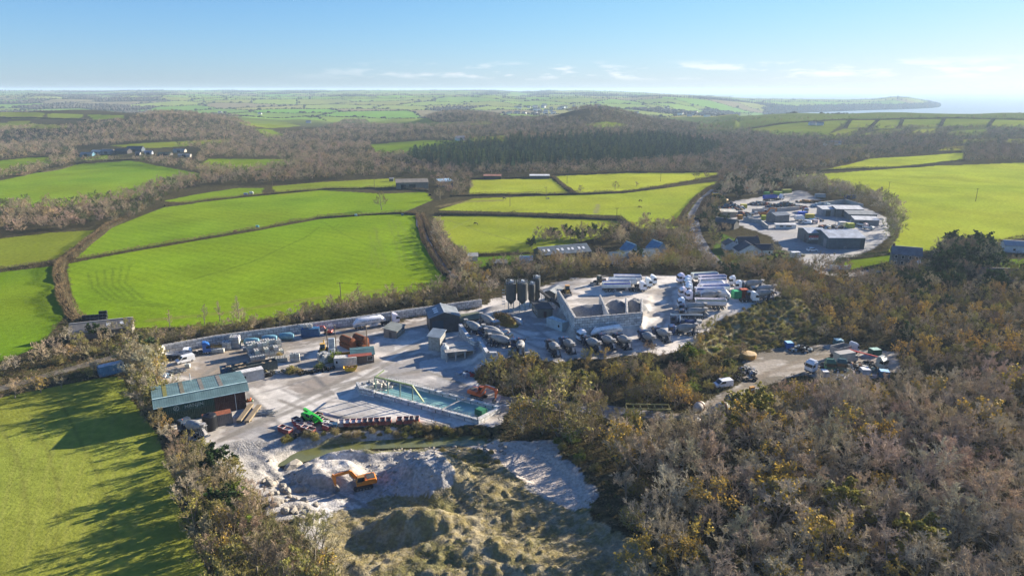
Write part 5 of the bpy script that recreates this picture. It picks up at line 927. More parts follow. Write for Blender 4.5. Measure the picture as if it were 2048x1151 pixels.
def mk_cars():
    def car(nm, prof, glass, side, w, wx, r=.33):
        b = MB(); b.prism(prof, -w/2, w/2); g = MB(); [g.prism(q, -w*.43, w*.43) for q in glass]; s_ = MB(); [s_.prism(q, e*w/2-.01, e*w/2+.012) for q in side for e in (-1, 1)]; L_ = MB(); [L_.box((prof_front, e*w*.36, .68), (.06, .3, .16)) for prof_front in (max(p[0] for p in prof),) for e in (-1, 1)]
        wh = []
        for x in wx:
            for e in (-1, 1): q = MB(); q.wheel(x, e*(w/2-.1), r, .22); wh.append(('wheel', q.mesh(nm+'_wheel', [Mtyre, Mrim], True), -1, (.1, .1, .1)))
        kit(nm, [('body', b.mesh(nm+'_body', Mp), -1, 'body'), ('windscreen', g.mesh(nm+'_screen', Mglass), 0, (0, 0, 0)), ('side_window', s_.mesh(nm+'_side', Mglass), 0, (0, 0, 0)), ('headlight', L_.mesh(nm+'_lamp', Mhead), 0, (1, 1, 1))]+wh)
    car('car', [(-2.1, .3), (2.1, .3), (2.15, .7), (1.3, .9), (.5, 1.45), (-1.2, 1.48), (-2.0, .98), (-2.15, .7)], [[(1.32, .92), (1.36, .93), (.56, 1.43), (.5, 1.42)], [(-1.98, 1.0), (-2.03, 1.0), (-1.26, 1.46), (-1.2, 1.44)]], [[(-1.7, 1.0), (1.1, .95), (.42, 1.38), (-1.15, 1.4)]], 1.75, (1.35, -1.3))
    car('van', [(-2.2, .35), (2.2, .35), (2.25, .85), (1.5, 1.1), (.75, 1.82), (-2.15, 1.85), (-2.25, 1.0)], [[(1.53, 1.1), (1.57, 1.12), (.82, 1.8), (.76, 1.78)]], [[(-.2, 1.1), (1.3, 1.1), (.68, 1.7), (-.2, 1.7)]], 1.85, (1.4, -1.45))
    fb = MB(); fb.box((-1.2, 0, .95), (4.2, 2.1, .12)); [fb.box((-1.2, e*1.02, 1.2), (4.2, .05, .4)) for e in (-1, 1)]; fb.box((-3.3, 0, 1.2), (.05, 2.1, .4)); fb.box((.88, 0, 1.5), (.06, 2.1, 1.0)); ca, g, sg, h, mi, bu = cabparts(.95, 2.8, .55, 2.2, 1.95, .35, False); ch = MB(); ch.box((-.4, 0, .65), (5.6, .8, .2))
    kit('flatbed', [('cab', ca.mesh('flat_cab', Mp), -1, 'cab'), ('windscreen', g.mesh('flat_screen', Mglass), 0, (0, 0, 0)), ('side_window', sg.mesh('flat_side', Mglass), 0, (0, 0, 0)), ('load_bed', fb.mesh('flat_bed', Mm), -1, (.62, .62, .62)), ('chassis', ch.mesh('flat_chassis', Mchas), -1, (0, 0, 0))]+wheels((2.0, -2.0), .38, .85))
    bx = MB(); bx.box((-.9, 0, 2.0), (5.0, 2.3, 2.3)); kit('box_lorry', [k for k in KIT['flatbed'] if k[0] != 'load_bed']+[('cargo_box', bx.mesh('cargo_box', Mp), -1, 'body')])
mk_cars()
# ------------------------------------------------------------------ buildings
def wallwin(mb, L_, z, s, y, n): pass
def shed(name, loc, rz, Lx, Wy, he, hr, label, wall, roof, cat_='building', group=None, ridge='x', mono=False, doors=(), wins=(), lights=(), wm=None, rm=None, over=.35, chim=(), trim=None, scale=1.0):
    """walls, roof, doors, windows, skylights; doors/wins: (side 0..3, centre along it, width, z0, z1). sides: 0 -y, 1 +x, 2 +y, 3 -x"""
    r = thing(name, loc, rz, label, cat_, group, scale); wm = wm or Mwall; rm = rm or Mroof; x, y = Lx/2, Wy/2; b = MB()
    if ridge == 'x': prof = [(-y, -.6), (y, -.6), (y, he), (0, hr), (-y, he)] if not mono else [(-y, -.6), (y, -.6), (y, hr), (-y, he)]; b.prism(prof, -x, x, 0, 'x')
    else: prof = [(-x, -.6), (x, -.6), (x, he), (0, hr), (-x, he)] if not mono else [(-x, -.6), (x, -.6), (x, hr), (-x, he)]; b.prism(prof, -y, y)
    link('wall', b.mesh(name+'_wall', wm), r, color=wall); rf = MB(); a, l = (y, x+over) if ridge == 'x' else (x, y+over); ax = 'x' if ridge == 'x' else 'y'
    def slope(p, q):
        d = Vector((q[0]-p[0], q[1]-p[1])).normalized(); n = Vector((-d.y, d.x)); n = n if n.y > 0 else -n; p2 = Vector(p)+n*.03; q2 = Vector(q)+n*.03; rf.prism([tuple(p2), tuple(q2), tuple(q2+n*.14), tuple(p2+n*.14)], -l, l, 0, ax)
    def ext(p, q): d = Vector((p[0]-q[0], p[1]-q[1])).normalized()*over; return (p[0]+d.x, p[1]+d.y)
    if mono: slope(ext((-a, he), (a, hr)), ext((a, hr), (-a, he)))
    else: slope(ext((-a, he), (0, hr)), (0, hr)); slope((0, hr), ext((a, he), (0, hr)))
    ro = link('roof', rf.mesh(name+'_roof', rm), r, color=roof)
    if lights:
        for t, fr, sd in lights:
            k = MB(); pa = (t-.5)*2*(l-over); zz = lambda q: he+(hr-he)*(1-abs(q)/a); q0, q1 = sd*a*(fr+.14), sd*a*(fr-.14); d = (zz(q1)-zz(q0), ); P4 = [(pa+e*.55, q, zz(q)+.2) for e, q in ((-1, q0), (1, q0), (1, q1), (-1, q1))]
            if ridge != 'x': P4 = [(p[1], p[0], p[2]) for p in P4]
            P8 = P4+[(p[0], p[1], p[2]+.05) for p in P4]; k.add(P8, [(0, 1, 2, 3), (4, 5, 6, 7), (0, 1, 5, 4), (1, 2, 6, 5), (2, 3, 7, 6), (3, 0, 4, 7)]); link('skylight', k.mesh('skylight', Mwhite), ro)
    rc = MB(); zr = hr if not mono else hr; 
    if not mono: (rc.box((0, 0, hr+.17), (2*l, .5, .07)) if ridge == 'x' else rc.box((0, 0, hr+.17), (.5, 2*l, .07))); link('ridge_cap', rc.mesh('ridge_cap', Mm), ro, color=trim or tuple(min(1, c*1.35) for c in roof))
    def opening(s, c, w, z0, z1, nm, m, col, dp=.06):
        k = MB(); cz = (z0+z1)/2
        if s in (0, 2): k.box((c, (-y if s == 0 else y), cz), (w, dp*2, z1-z0))
        else: k.box(((x if s == 1 else -x), c, cz), (dp*2, w, z1-z0))
        return link(nm, k.mesh(nm, m), r, color=col)
    for d in doors: opening(*d[:5], 'door', Mcorr if d[2] > 2 else Mm, d[5] if len(d) > 5 else (.06, .09, .12))
    for s, c, w, z0, z1 in wins:
        f = opening(s, c, w+.2, z0-.1, z1+.1, 'window', Mm, (.6, .6, .58), .05); k = MB(); cz = (z0+z1)/2
        (k.box((c, (-y if s == 0 else y), cz), (w, .14, z1-z0)) if s in (0, 2) else k.box(((x if s == 1 else -x), c, cz), (.14, w, z1-z0))); link('pane', k.mesh('pane', Mglass), f)
    for cx, cy2, hh in chim: k = MB(); k.box((cx, cy2, hr+hh/2-.6), (.9, .6, hh+.6)); [k.lathe([((cx+e*.2, cy2, hr+hh-.3), .12), ((cx+e*.2, cy2, hr+hh+.3), .11)], 8) for e in (-1, 1)]; link('chimney', k.mesh('chimney', Md), ro, color=(.22, .14, .11))
    return r
def container(name, loc, rz, L_, label, col, H_=2.6, cat_='container', group=None, top=None, windows=(), open_=False, scale=1.0, mt=None):
    r = thing(name, loc, rz, label, cat_, group, scale); w = 2.44; b = MB()
    if open_:
        [b.box((0, e*(w/2-.04), H_/2), (L_, .08, H_)) for e in (-1, 1)]; [b.box((e*(L_/2-.04), 0, H_/2), (.08, w-.18, H_)) for e in (-1, 1)]; b.box((0, 0, H_*.72), (L_-.2, w-.2, .1))
    else: b.box((0, 0, H_/2), (L_, w, H_))
    link('shell', b.mesh(name+'_shell', mt or Mcorr), r, color=col); f = MB()
    for e in (-1, 1):
        for z in (.08, H_-.08): f.box((0, e*w/2, z), (L_+.06, .14, .16)); f.box((e*L_/2, 0, z), (.14, w+.06, .16))
        for g in (-1, 1): f.box((e*L_/2, g*w/2, H_/2), (.16, .16, H_+.04))
    link('frame', f.mesh(name+'_frame', Mm), r, color=tuple(c*.9 for c in col))
    if not open_: t = MB(); t.box((0, 0, H_+.03), (L_-.1, w-.1, .06)); link('roof', t.mesh(name+'_roof', Md), r, color=top or tuple(min(.8, c*1.2) for c in col))
    else: t = MB(); [t.box((random.uniform(-.42, .42)*L_, random.uniform(-.8, .8), H_*.8), (random.uniform(.3, 1.2), random.uniform(.3, .9), random.uniform(.1, .4)), 0, random.uniform(0, 3)) for _ in range(14)]; link('load', t.mesh(name+'_load', Md), r, color=(.28, .22, .15))
    dr = MB(); [dr.box((L_/2+.03, e*.58, H_/2), (.06, 1.1, H_-.3)) for e in (-1, 1)]; d_ = link('door', dr.mesh(name+'_door', Mcorr), r, color=tuple(c*.85 for c in col)); hb = MB(); [hb.box((L_/2+.08, e, H_/2), (.04, .05, H_-.4)) for e in (-.75, -.3, .3, .75)]; link('lock_bar', hb.mesh('lock_bar', Msteel), d_, color=(.4, .4, .4))
    for s, c, ww in windows:
        k = MB(); k.box((c, s*w/2, 1.5), (ww, .1, 1.0)); q = link('window', k.mesh('cabin_window', Mm), r, color=(.5, .5, .5)); k = MB(); k.box((c, s*w/2, 1.5), (ww-.2, .14, .8)); link('pane', k.mesh('cabin_pane', Mglass), q)
    return r
def line(u0, v0, u1, v1, h=None):
    """ground points under two pixels -> mid, heading, length"""
    a = G(u0, v0) if h is None else P(u0, v0, h); b = G(u1, v1) if h is None else P(u1, v1, h); d = b-a; return (a+b)/2, math.atan2(d.y, d.x), math.hypot(d.x, d.y)
def textmesh(body, size, m, ext=.01):
    c = bpy.data.curves.new('lettering', 'FONT'); c.body = body; c.size = size; c.extrude = ext; c.align_x = 'CENTER'; c.align_y = 'CENTER'; o = bpy.data.objects.new('tmp', c); COL.objects.link(o)
    me = bpy.data.meshes.new_from_object(o.evaluated_get(bpy.context.evaluated_depsgraph_get())); bpy.data.objects.remove(o); bpy.data.curves.remove(c); me.materials.clear(); me.materials.append(m); return me
def text(body, size, parent, loc, rot, m, ext=.01, nm='lettering'):
    o = link(nm, textmesh(body, size, m, ext), parent, loc); o.rotation_euler = rot; return o
TANKTXT = textmesh("PARTS of ST AUSTELL", .62, Mletter, .004)
# ------------------------------------------------------------------ lorries and mixers
MIX = 'concrete mixer lorries parked in the yards'
mixers = [  # front px, rear px, height hint, label, drum tint, cab
 (1098, 694, 1117, 719, 3, 'navy mixer lorry leftmost of the front row, drum towards the camera'), (1127, 690, 1146, 711, 3, 'navy mixer lorry second in the front row by the trees'), (1173, 690, 1196, 706, 3, 'navy mixer lorry third in the front row, under the tanker'),
 (1203, 684, 1226, 702, 3, 'navy mixer lorry right of the third one, rear half in brush'), (1234, 683, 1258, 702, 3, 'navy mixer lorry with orange beacon right below the tanker tail'), (1282, 675, 1308, 697, 3, 'navy mixer lorry in front of the bay wall end'), (1308, 667, 1342, 691, 3, 'navy mixer lorry rightmost of the front row, blue grey drum'),
 (1041, 691, 1041, 716, 3, 'navy mixer lorry seen from behind at the platform corner'), (968, 671, 931, 659, 3, 'navy mixer lorry at the upper left of the raised platform'), (993, 660, 961, 646, 3, 'navy mixer lorry next to the ivy mound, drum pointing back'),
 (1009, 680, 967, 671, 3, 'mixer lorry furthest back of the three side by side on the platform'), (1018, 686, 972, 679, 3, 'mixer lorry in the middle of the three on the platform'), (1033, 695, 977, 690, 3, 'mixer lorry nearest of the three on the platform edge'),
 (1336, 668, 1397, 670, 3, 'navy mixer lorry nearest in the right column, side on'), (1353, 637, 1418, 640, 4, 'mixer lorry above the pump lorry in the right column'), (1354, 626, 1416, 630, 4.5, 'mixer lorry under the tipper row with a dark blue roof bar'),
 (1383, 605, 1446, 606, 5, 'mixer lorry wedged between the tankers of the right column'), (1473, 580, 1530, 582, 5, 'mixer lorry at the back right among the bushes'), (1494, 601, 1543, 603, 5, 'mixer lorry beside the white tractor at the right edge'), (1500, 592, 1552, 592, 5, 'mixer lorry half hidden behind the other one at the right edge'),
 (371, 860, 407, 876, 0, 'white and grey mixer lorry beside the black water tank')]
for a, b, c, d, hh, lb in mixers:
    p, rz, L_ = line(a, b, c, d, hh); p.z = H1(p.x, p.y); put('mixer', 'mixer_lorry', p, rz+math.pi, lb, 'mixer lorry', MIX, 1.0, cab=vary(random.choice([NAVY, NAVY, (.02, .05, .12), (.03, .035, .05), (.012, .03, .06)]), .3) if 'white and' not in lb else (.05, .07, .10))
p, rz, L_ = line(1337, 650, 1402, 653, 3.5); p.z = H1(p.x, p.y); put('pump', 'concrete_pump_lorry', p, rz+math.pi, 'pump lorry with a folded white boom in the right column', 'pump lorry', None, 1, cab=NAVY, body=(.55, .62, .70))
TP = 'tipper lorries with half pipe trailers'; TK = 'white powder tanker lorries'
for a, b, c, d, kd, lb, tr in [(1364, 565, 1436, 561, 'tipper', 'white tipper lorry at the very back of the right column', (.04, .10, .28)), (1378, 570, 1453, 567, 'tipper', 'white tipper lorry second from the back of the right column', (.03, .09, .26)), (1377, 576, 1453, 573, 'tipper', 'white tipper lorry third from the back of the right column', (.05, .10, .2)),
  (1384, 582, 1450, 579, 'tanker', 'white tanker between the tippers of the right column', None), (1383, 588, 1457, 586, 'tipper', 'white tipper lorry with a blue roll sheet mid right column', (.03, .10, .35)), (1368, 594, 1450, 593, 'tipper', 'white tipper lorry sticking out left mid column', (.03, .10, .35)),
  (1390, 600, 1453, 599, 'tanker', 'white tanker just above the wedged mixer', None), (1367, 615, 1453, 617, 'tipper', 'white tipper lorry nearest the camera in the tipper row', (.35, .36, .30)),
  (1278, 582, 1204, 583, 'tipper', 'white tipper lorry with a bright blue sheet facing right', (.01, .05, .42)), (1292, 575, 1214, 575, 'tipper', 'white tipper lorry behind the blue sheeted one', (.30, .36, .40)), (1300, 569, 1226, 568, 'tipper', 'white tipper lorry furthest back of the three facing right', (.03, .09, .24)),
  (783, 647, 707, 659, 'tanker', 'white tanker standing along the long block wall', None), (1161, 683, 1252, 668, 'tanker', 'white tanker parked below the block wall bays', None)]:
    hh = 5.5 if b < 620 else (0 if a < 900 else 3); p, rz, L_ = line(a, b, c, d, hh); p.z = H1(p.x, p.y); o = put(kd, kd+'_lorry', p, rz+math.pi, lb, kd+' lorry', TP if kd == 'tipper' else TK, 1.0 if kd == 'tipper' else .98, cab=vary((.76, .78, .80), .05), body=vary((.74, .74, .73), .08), trim=tr or (0, 0, 0))
    if kd == 'tanker' and b > 620:
        tk = [ch for ch in o.children if ch.name.startswith('tank') and 'er' not in ch.name.split('.')[0]][0]
        for sd in (-1, 1): q = link('lettering', TANKTXT, tk, (-1.0, sd*1.285, 2.62)); q.rotation_euler = (math.pi/2, 0, 0 if sd < 0 else math.pi)
for a, b, c, d, hh, col, lb in [(1462, 573, 1484, 574, 5, WHITE, 'white tractor unit on its own right of the tipper column'), (1475, 583, 1496, 584, 5, WHITE, 'white tractor unit beside the green cabinet'), (1508, 606, 1488, 606, 5, WHITE, 'white tractor unit facing right above the bank'), (414, 706, 388, 710, 0, (.02, .10, .32), 'blue tractor unit by the long wall'), (318, 716, 345, 718, 0, (.50, .46, .38), 'beige tractor unit at the left end of the wall'),
   (1618, 745, 1640, 738, 0, WHITE, 'white lorry cab seen from behind in the clearing'), (1765, 738, 1735, 728, 0, (.32, .33, .30), 'old pale lorry cab on the right of the clearing'), (1660, 745, 1650, 731, 0, (.04, .12, .07), 'dark green lorry cab in the clearing'), (1682, 746, 1680, 730, 0, (.03, .08, .07), 'dark lorry cab right of the green one in the clearing')]:
    p, rz, L_ = line(a, b, c, d, hh); p.z = H1(p.x, p.y); put('tractor_unit', 'tractor_unit', p, rz+math.pi, lb, 'lorry', 'tractor units without trailers', 1, cab=col)
p, rz, _ = line(343, 715, 378, 712, 0); p.z = 0; put('flatbed', 'flatbed_truck', p, rz, 'small white dropside truck behind the white van', 'truck', None, 1.15, cab=WHITE)
p, rz, _ = line(357, 727, 385, 720, 0); put('van', 'van', p, rz+math.pi, 'white van parked in front of the small dropside truck', 'van', None, 1.1, body=WHITE)
p, rz, _ = line(1432, 774, 1459, 771, 0); put('van', 'van', p, rz+math.pi, 'white van standing beside the dirt track', 'van', None, 1.1, body=WHITE)
# ------------------------------------------------------------------ plant machines
p, rz, _ = line(940, 790, 975, 800, 0); put('digger', 'excavator', p+Vector((0, 0, .02)), rz, 'orange excavator parked at the end of the settling tank', 'excavator', 'orange excavators', 1.0, body=(.60, .115, .03), cab=(.55, .13, .03))
p, rz, _ = line(742, 952, 700, 968, 0); p = P(725, 962, 0); p.z = H1(p.x, p.y)-.05; put('digger', 'excavator', p, math.radians(200), 'orange excavator digging on the pale spoil heap', 'excavator', 'orange excavators', 1.0, body=(.65, .20, .02), cab=(.40, .19, .04))
p, rz, _ = line(672, 668, 640, 666, 0); put('digger', 'mini_excavator', p, rz, 'red mini excavator between the blue container and white tanker', 'excavator', None, .62, body=(.55, .05, .03), cab=(.03, .05, .04))
p, rz, _ = line(648, 700, 644, 712, 0); put('backhoe', 'backhoe_loader', p, rz, 'yellow backhoe loader behind the white caged tanks', 'digger', None, .9, body=(.55, .33, .03), cab=(.08, .08, .07), trim=(.6, .35, .05))
p, rz, _ = line(1133, 580, 1136, 588, 6); p.z = H1(p.x, p.y); put('loader', 'wheel_loader', p, rz, 'yellow wheel loader facing the camera on the upper yard', 'loader', 'wheel loaders', 1.05, body=(.42, .27, .08), cab=(.40, .24, .06), trim=(.62, .33, .10))
p, rz, _ = line(1204, 567, 1190, 570, 5.5); p.z = H1(p.x, p.y); put('loader', 'wheel_loader', p, rz, 'dark muddy wheel loader behind the tipper lorries', 'loader', 'wheel loaders', 1.0, body=(.12, .10, .07), cab=(.14, .12, .08), trim=(.3, .26, .18))
p, rz, _ = line(612, 838, 636, 850, 0); put('telehandler', 'telehandler', p, rz, 'bright green telehandler among the stacked red bins', 'telehandler', None, 1.05, body=(.03, .42, .04))
# ------------------------------------------------------------------ the teal roofed workshop made of stacked containers
p, rz, L_ = line(347, 846, 487, 817, 0); d = Vector((math.cos(rz), math.sin(rz), 0)); nrm = Vector((-d.y, d.x, 0))
w = thing('workshop', p, rz, 'long workshop of stacked green and brown containers under a teal roof', 'building')
for x, z, L2, col in [(-4.6, 0, 12.2, (.012, .045, .035)), (-4.6, 2.62, 12.2, (.010, .06, .055)), (5.0, 0, 6.9, (.055, .022, .02)), (5.0, 2.62, 6.9, (.05, .019, .018))]:
    k = MB(); k.box((x, 1.22, z+1.3), (L2, 2.44, 2.58)); c_ = link('container_wall', k.mesh('workshop_box', Mcorr), w, color=col); e = MB(); [e.box((x+s_*(L2/2), .0, z+1.3), (.14, .16, 2.6)) for s_ in (-1, 1)]; link('corner_post', e.mesh('workshop_post', Mm), c_, color=tuple(q*.8 for q in col))
k = MB(); k.box((-1.0, 10.5, 2.6), (19, 2.44, 5.2)); link('container_wall', k.mesh('workshop_back', Mcorr), w, color=(.04, .05, .05))
rf = MB(); pr = [(-1.3, 5.0), (.9, 6.35), (12.4, 5.0), (12.4, 5.14), (.9, 6.5), (-1.3, 5.14)]; rf.prism(pr, -11.4, 9.4, 0, 'x'); ro = link('roof', rf.mesh('workshop_roof', Mroof), w, color=(.10, .165, .17))
rc = MB(); rc.box((-1, .9, 6.54), (20.8, .35, .1)); rc.box((-1, -1.32, 5.07), (20.8, .1, .18)); link('ridge_cap', rc.mesh('workshop_ridge', Mm), ro, color=(.45, .60, .58))
for x, c in [(-8.6, (.16, .16, .05)), (-4.9, (.14, .13, .09)), (-.6, (.16, .15, .13)), (3.6, (.17, .15, .13))]:
    k = MB(); k.add([(x-.45, 1.3, 6.50), (x+.45, 1.3, 6.50), (x+.45, 11.9, 5.25), (x-.45, 11.9, 5.25), (x-.45, 1.3, 6.44), (x+.45, 1.3, 6.44), (x+.45, 11.9, 5.19), (x-.45, 11.9, 5.19)], [(0, 1, 2, 3), (4, 5, 6, 7), (0, 1, 5, 4), (1, 2, 6, 5), (2, 3, 7, 6), (3, 0, 4, 7)]); link('skylight', k.mesh('roof_strip', Md), ro, color=c)
k = MB(); k.tube((6.2, -.1, 0), (6.2, -.1, 5.0), .07); link('downpipe', k.mesh('downpipe', Mm), w, color=(.6, .6, .6)); k = MB(); k.tube((-2.5, 11.5, 5.2), (-2.5, 11.5, 7.2), .12); link('flue', k.mesh('flue', Mm), w, color=(.4, .42, .42))
text("HANJIN", 1.2, w, (-2.9, -.012, 3.6), (math.pi/2, 0, 0), Mwhlet); k = MB()
for i in range(24): t0, t1 = i*math.pi/12, (i+1)*math.pi/12; k.add([(math.cos(t)*q, 0, math.sin(t)*q) for t, q in ((t0, .62), (t1, .62), (t1, .48), (t0, .48))], [(0, 1, 2, 3)])
k.add([(-.3, 0, -.3), (-.1, 0, -.3), (.3, 0, .3), (.1, 0, .3)], [(0, 1, 2, 3)]); k.add([(-.25, 0, .05), (-.05, 0, .35), (.05, 0, .3), (-.12, 0, .0)], [(0, 1, 2, 3)]); link('emblem', k.mesh('ring_emblem', Mwhlet), w, (-6.7, -.02, 3.6))
def at(u, v, z=0): q = P(u, v, z); q.z = H1(q.x, q.y); return q
hd = rz
container('rust_container', at(437, 852)+nrm*1.2, hd, 6.2, 'rust topped container in front of the workshop', (.20, .17, .15), 2.7, top=(.25, .085, .045))
container('site_cabin', at(498, 763)+Vector((0, 1.2, 0)), hd+.05, 6.6, 'white site cabin with a small window above the workshop', (.52, .51, .49), 2.9, 'cabin', top=(.56, .55, .53), windows=((-1, -1.6, .9),))
k = MB(); tpz = thing('water_tank', at(422, 857), 0, 'black ribbed vertical water tank beside the rust topped container', 'tank'); k.lathe([((0, 0, 0), 1.5), ((0, 0, .1), 1.55)]+[((0, 0, .3+.22*i), 1.55 if i % 2 else 1.47) for i in range(15)]+[((0, 0, 3.6), 1.4), ((0, 0, 3.85), .6), ((0, 0, 3.9), .35)], 24); link('shell', k.mesh('black_tank', mat('black_plastic', (.012, .013, .016), rough=.4, var=.2), True), tpz); k = MB(); k.lathe([((0, 0, 3.85), .35), ((0, 0, 4.05), .32)], 14); link('lid', k.mesh('tank_lid', mat('black_plastic')), tpz)
for (a, b, c, d, lb) in [(478, 846, 503, 812, 'grey timber beam lying left of its twin by the workshop'), (494, 847, 519, 814, 'grey timber beam lying right of its twin by the workshop')]:
    q, r2, l2 = line(a, b, c, d, 0); t = thing('timber_beam', q, r2, lb, 'beam', 'long timber beams'); k = MB(); k.box((0, 0, .55), (min(l2, 9), 1.1, .5)); [k.box((x, 0, .15), (.3, 1.3, .3)) for x in (-3, 3)]; link('beam', k.mesh('timber_beam', Mwood), t)
def heap(name, u, v, label, cat_, n, rx, ry, hh, dims, cols, m=Md, hz=None, long=False):
    q = at(u, v) if hz is None else Vector((*P(u, v, hz)[:2], H1(*P(u, v, hz)[:2]))); t = thing(name, q, 0, label, cat_); parts = {}
    for i in range(n):
        a, r_ = random.uniform(0, 6.28), math.sqrt(random.random()); x, y = math.cos(a)*rx*r_, math.sin(a)*ry*r_; z = hh*(1-r_)*random.uniform(.3, 1)+.12; c = random.choice(cols); d = [random.uniform(*dims) for _ in range(3)]
        if long: d = [random.uniform(2, 4), .12, .12]
        parts.setdefault(c, MB()).box((x, y, z), d, 0, random.uniform(-.4, .4) if long else random.uniform(0, 3), random.uniform(-.3, .3), random.uniform(-.4, .4))
    for c, k in parts.items(): link('scrap_layer', k.mesh(name+'_bits', m), t, color=c)
    return t
heap('scaffold_pile', 532, 826, 'pile of galvanised poles and brackets right of the timber beams', 'scrap pile', 26, 2, 1.5, .9, (.1, .3), [(.4, .42, .44), (.3, .32, .33)], Msteel, long=True)
heap('scaffold_pile', 354, 742, 'bundle of scaffold tubes near the white van', 'scrap pile', 30, 1.8, 1.6, 1.0, (.1, .3), [(.45, .46, .46), (.10, .11, .11)], Msteel, long=True)
heap('rubbish_pile', 326, 752, 'heap of bags and scrap at the left end of the workshop', 'rubbish', 40, 2.2, 1.6, .8, (.2, .7), [(.5, .5, .5), (.05, .06, .07), (.12, .2, .3)])
heap('rubble_pile', 500, 800, 'small heap of orange and green scrap beside the workshop corner', 'rubbish', 12, 1, .9, .5, (.15, .5), [(.55, .15, .04), (.1, .25, .08), (.4, .38, .35)])
heap('red_scrap', 930, 750, 'heap of red panels under the mixer bank', 'scrap pile', 16, 2.4, 1.6, .8, (.5, 1.6), [(.30, .035, .03), (.25, .30, .36), (.05, .05, .06)])
# ------------------------------------------------------------------ the long block wall
def blockwall(name, px, h, th, label, hz=0, m=Mblock, cap=True, cat_='wall', drop=0.0, parent_group=None, at_h=None):
    c = [P(u, v, at_h or hz) for u, v in px]; o = c[0].copy(); o.z = H1(o.x, o.y) if at_h is None else hz; t = thing(name, o, 0, label, cat_, parent_group)
    for i, (a, b) in enumerate(zip(c, c[1:])):
        d = b-a; L_ = d.length; rz = math.atan2(d.y, d.x); za, zb = H1(a.x, a.y), H1(b.x, b.y); z0 = (min(za, zb) if not drop and at_h is None else hz)-.3-drop; k = MB(); k.box((L_/2, 0, (h+.3+drop)/2), (L_+(th*.9 if i < len(c)-2 else 0), th, h+.3+drop)); w_ = link('block_course', k.mesh(name+'_run', m), t, (a.x-o.x, a.y-o.y, z0-o.z)); w_.rotation_euler = (0, 0, rz)
        if cap:
            k = MB(); n = max(1, int(L_/1.6)); [k.box((L_*(j+.5)/n, 0, h+.3+drop+.09), (L_/n*.82, th*.55, .18)) for j in range(n)]; q = link('stud_cap', k.mesh(name+'_cap', Mconc), w_)
    return t
blockwall('block_wall', [(324, 708), (430, 688), (597, 665), (703, 651), (792, 637), (963, 613)], 2.7, .9, 'long pale concrete block wall behind the left yard')
blockwall('bay_wall', [(1117, 581), (1151, 636), (1283, 625)], 3.8, .9, 'pale concrete block wall of the aggregate bays with its tall lower face', 5.6, drop=3.2, at_h=9.4)
for a, lb in [([(1200, 590), (1216, 627)], 'left dividing wall standing in the aggregate bays'), ([(1252.5, 595), (1254, 625)], 'middle dividing wall standing in the aggregate bays'), ([(1283.5, 597), (1284, 624)], 'right dividing wall at the end of the aggregate bays')]:
    blockwall('bay_divider', a, 3.4, .7, lb, 5.6, parent_group='dividing walls of the bays', at_h=9.0)
for u, v, rx, ry, hh, lb in [(1183, 624, 9, 4.5, 2.8, 'long heap of grey gravel in the left bay'), (1234, 617, 5, 5, 2.9, 'grey gravel heap in the middle bay'), (1270, 614, 4, 5, 2.9, 'grey gravel heap in the right bay')]:
    q = P(u, v, 5.6); t = thing('gravel_heap', q, 0, lb, 'gravel heap', 'gravel heaps in the bays'); gx = np.linspace(-1, 1, 26); A, B = np.meshgrid(gx, gx); r_ = np.hypot(A, B); z = np.maximum(hh*(1-r_**1.6)*(.8+.5*fbm(A*3+u, B*3, 5, 3)), -.3); idx2 = np.arange(676).reshape(26, 26); f = np.stack([idx2[:-1, :-1], idx2[:-1, 1:], idx2[1:, 1:], idx2[1:, :-1]], -1).reshape(-1, 4); link('heap', mesh_np('gravel', np.stack([A.ravel()*rx, B.ravel()*ry, z.ravel()], 1), f, (Mgrav,), smooth=True), t)
# platform under the mixers
blockwall('platform_wall', [(921, 656), (939, 683), (950, 690), (958, 688)], 1.4, 1.0, 'low pale block wall on the left of the mixer platform', 3, drop=3, cap=False); blockwall('platform_wall', [(958, 684), (975, 712), (993, 712)], 1.3, 1.0, 'low pale block wall on the near corner of the mixer platform', 3, drop=3, cap=False)
t = thing('loading_dock', P(918, 715, 0), .25, 'dark concrete dock and frame under the mixer platform', 'structure'); k = MB(); k.box((0, 3.4, 1.5), (8, 4, 3.0)); k.box((0, -.5, 2.8), (8.6, 3.6, .25)); link('deck', k.mesh('dock_deck', Mconc), t); [link('post', MB().box((x, -2.1, 1.35), (.4, .4, 2.7)).mesh('dock_post', Mconc), t) for x in (-4, -1.3, 1.4, 4)]; k = MB(); [k.box((0, -2.2, z), (8.4, .06, .06)) for z in (3.3, 3.7)]; link('railing', k.mesh('dock_rail', Msteel), t)
# ------------------------------------------------------------------ sheds of the batching yard
p, rz, L_ = line(852, 668, 903, 663, 0)
shed('dark_shed', p+Vector((.9, 5, 0)), rz-.05, 9.6, 9.5, 5.2, 6.8, 'tall dark grey shed with a blue roller door in the middle of the yard', (.035, .045, .055), (.17, .19, .21), ridge='y', doors=((0, -2.3, 3.6, 0, 4.2, (.015, .05, .085)), (0, 2.2, 1.0, 0, 2.1, (.05, .06, .07))), lights=((.3, .5, -1), (.5, .5, -1), (.7, .5, -1)), wm=Mcorr, trim=(.35, .38, .4))
p, rz, L_ = line(858, 700, 880, 703, 0); shed('lean_to', p+Vector((.6, 2, 0)), rz, 3.9, 3.8, 4.4, 5.4, 'small pale lean-to shed in front of the dark shed', (.30, .29, .26), (.36, .40, .40), mono=True, doors=((0, -.9, 1.6, 0, 3.6, (.33, .32, .29)), (0, .9, 1.6, 0, 3.6, (.31, .3, .27))), wm=Mm)
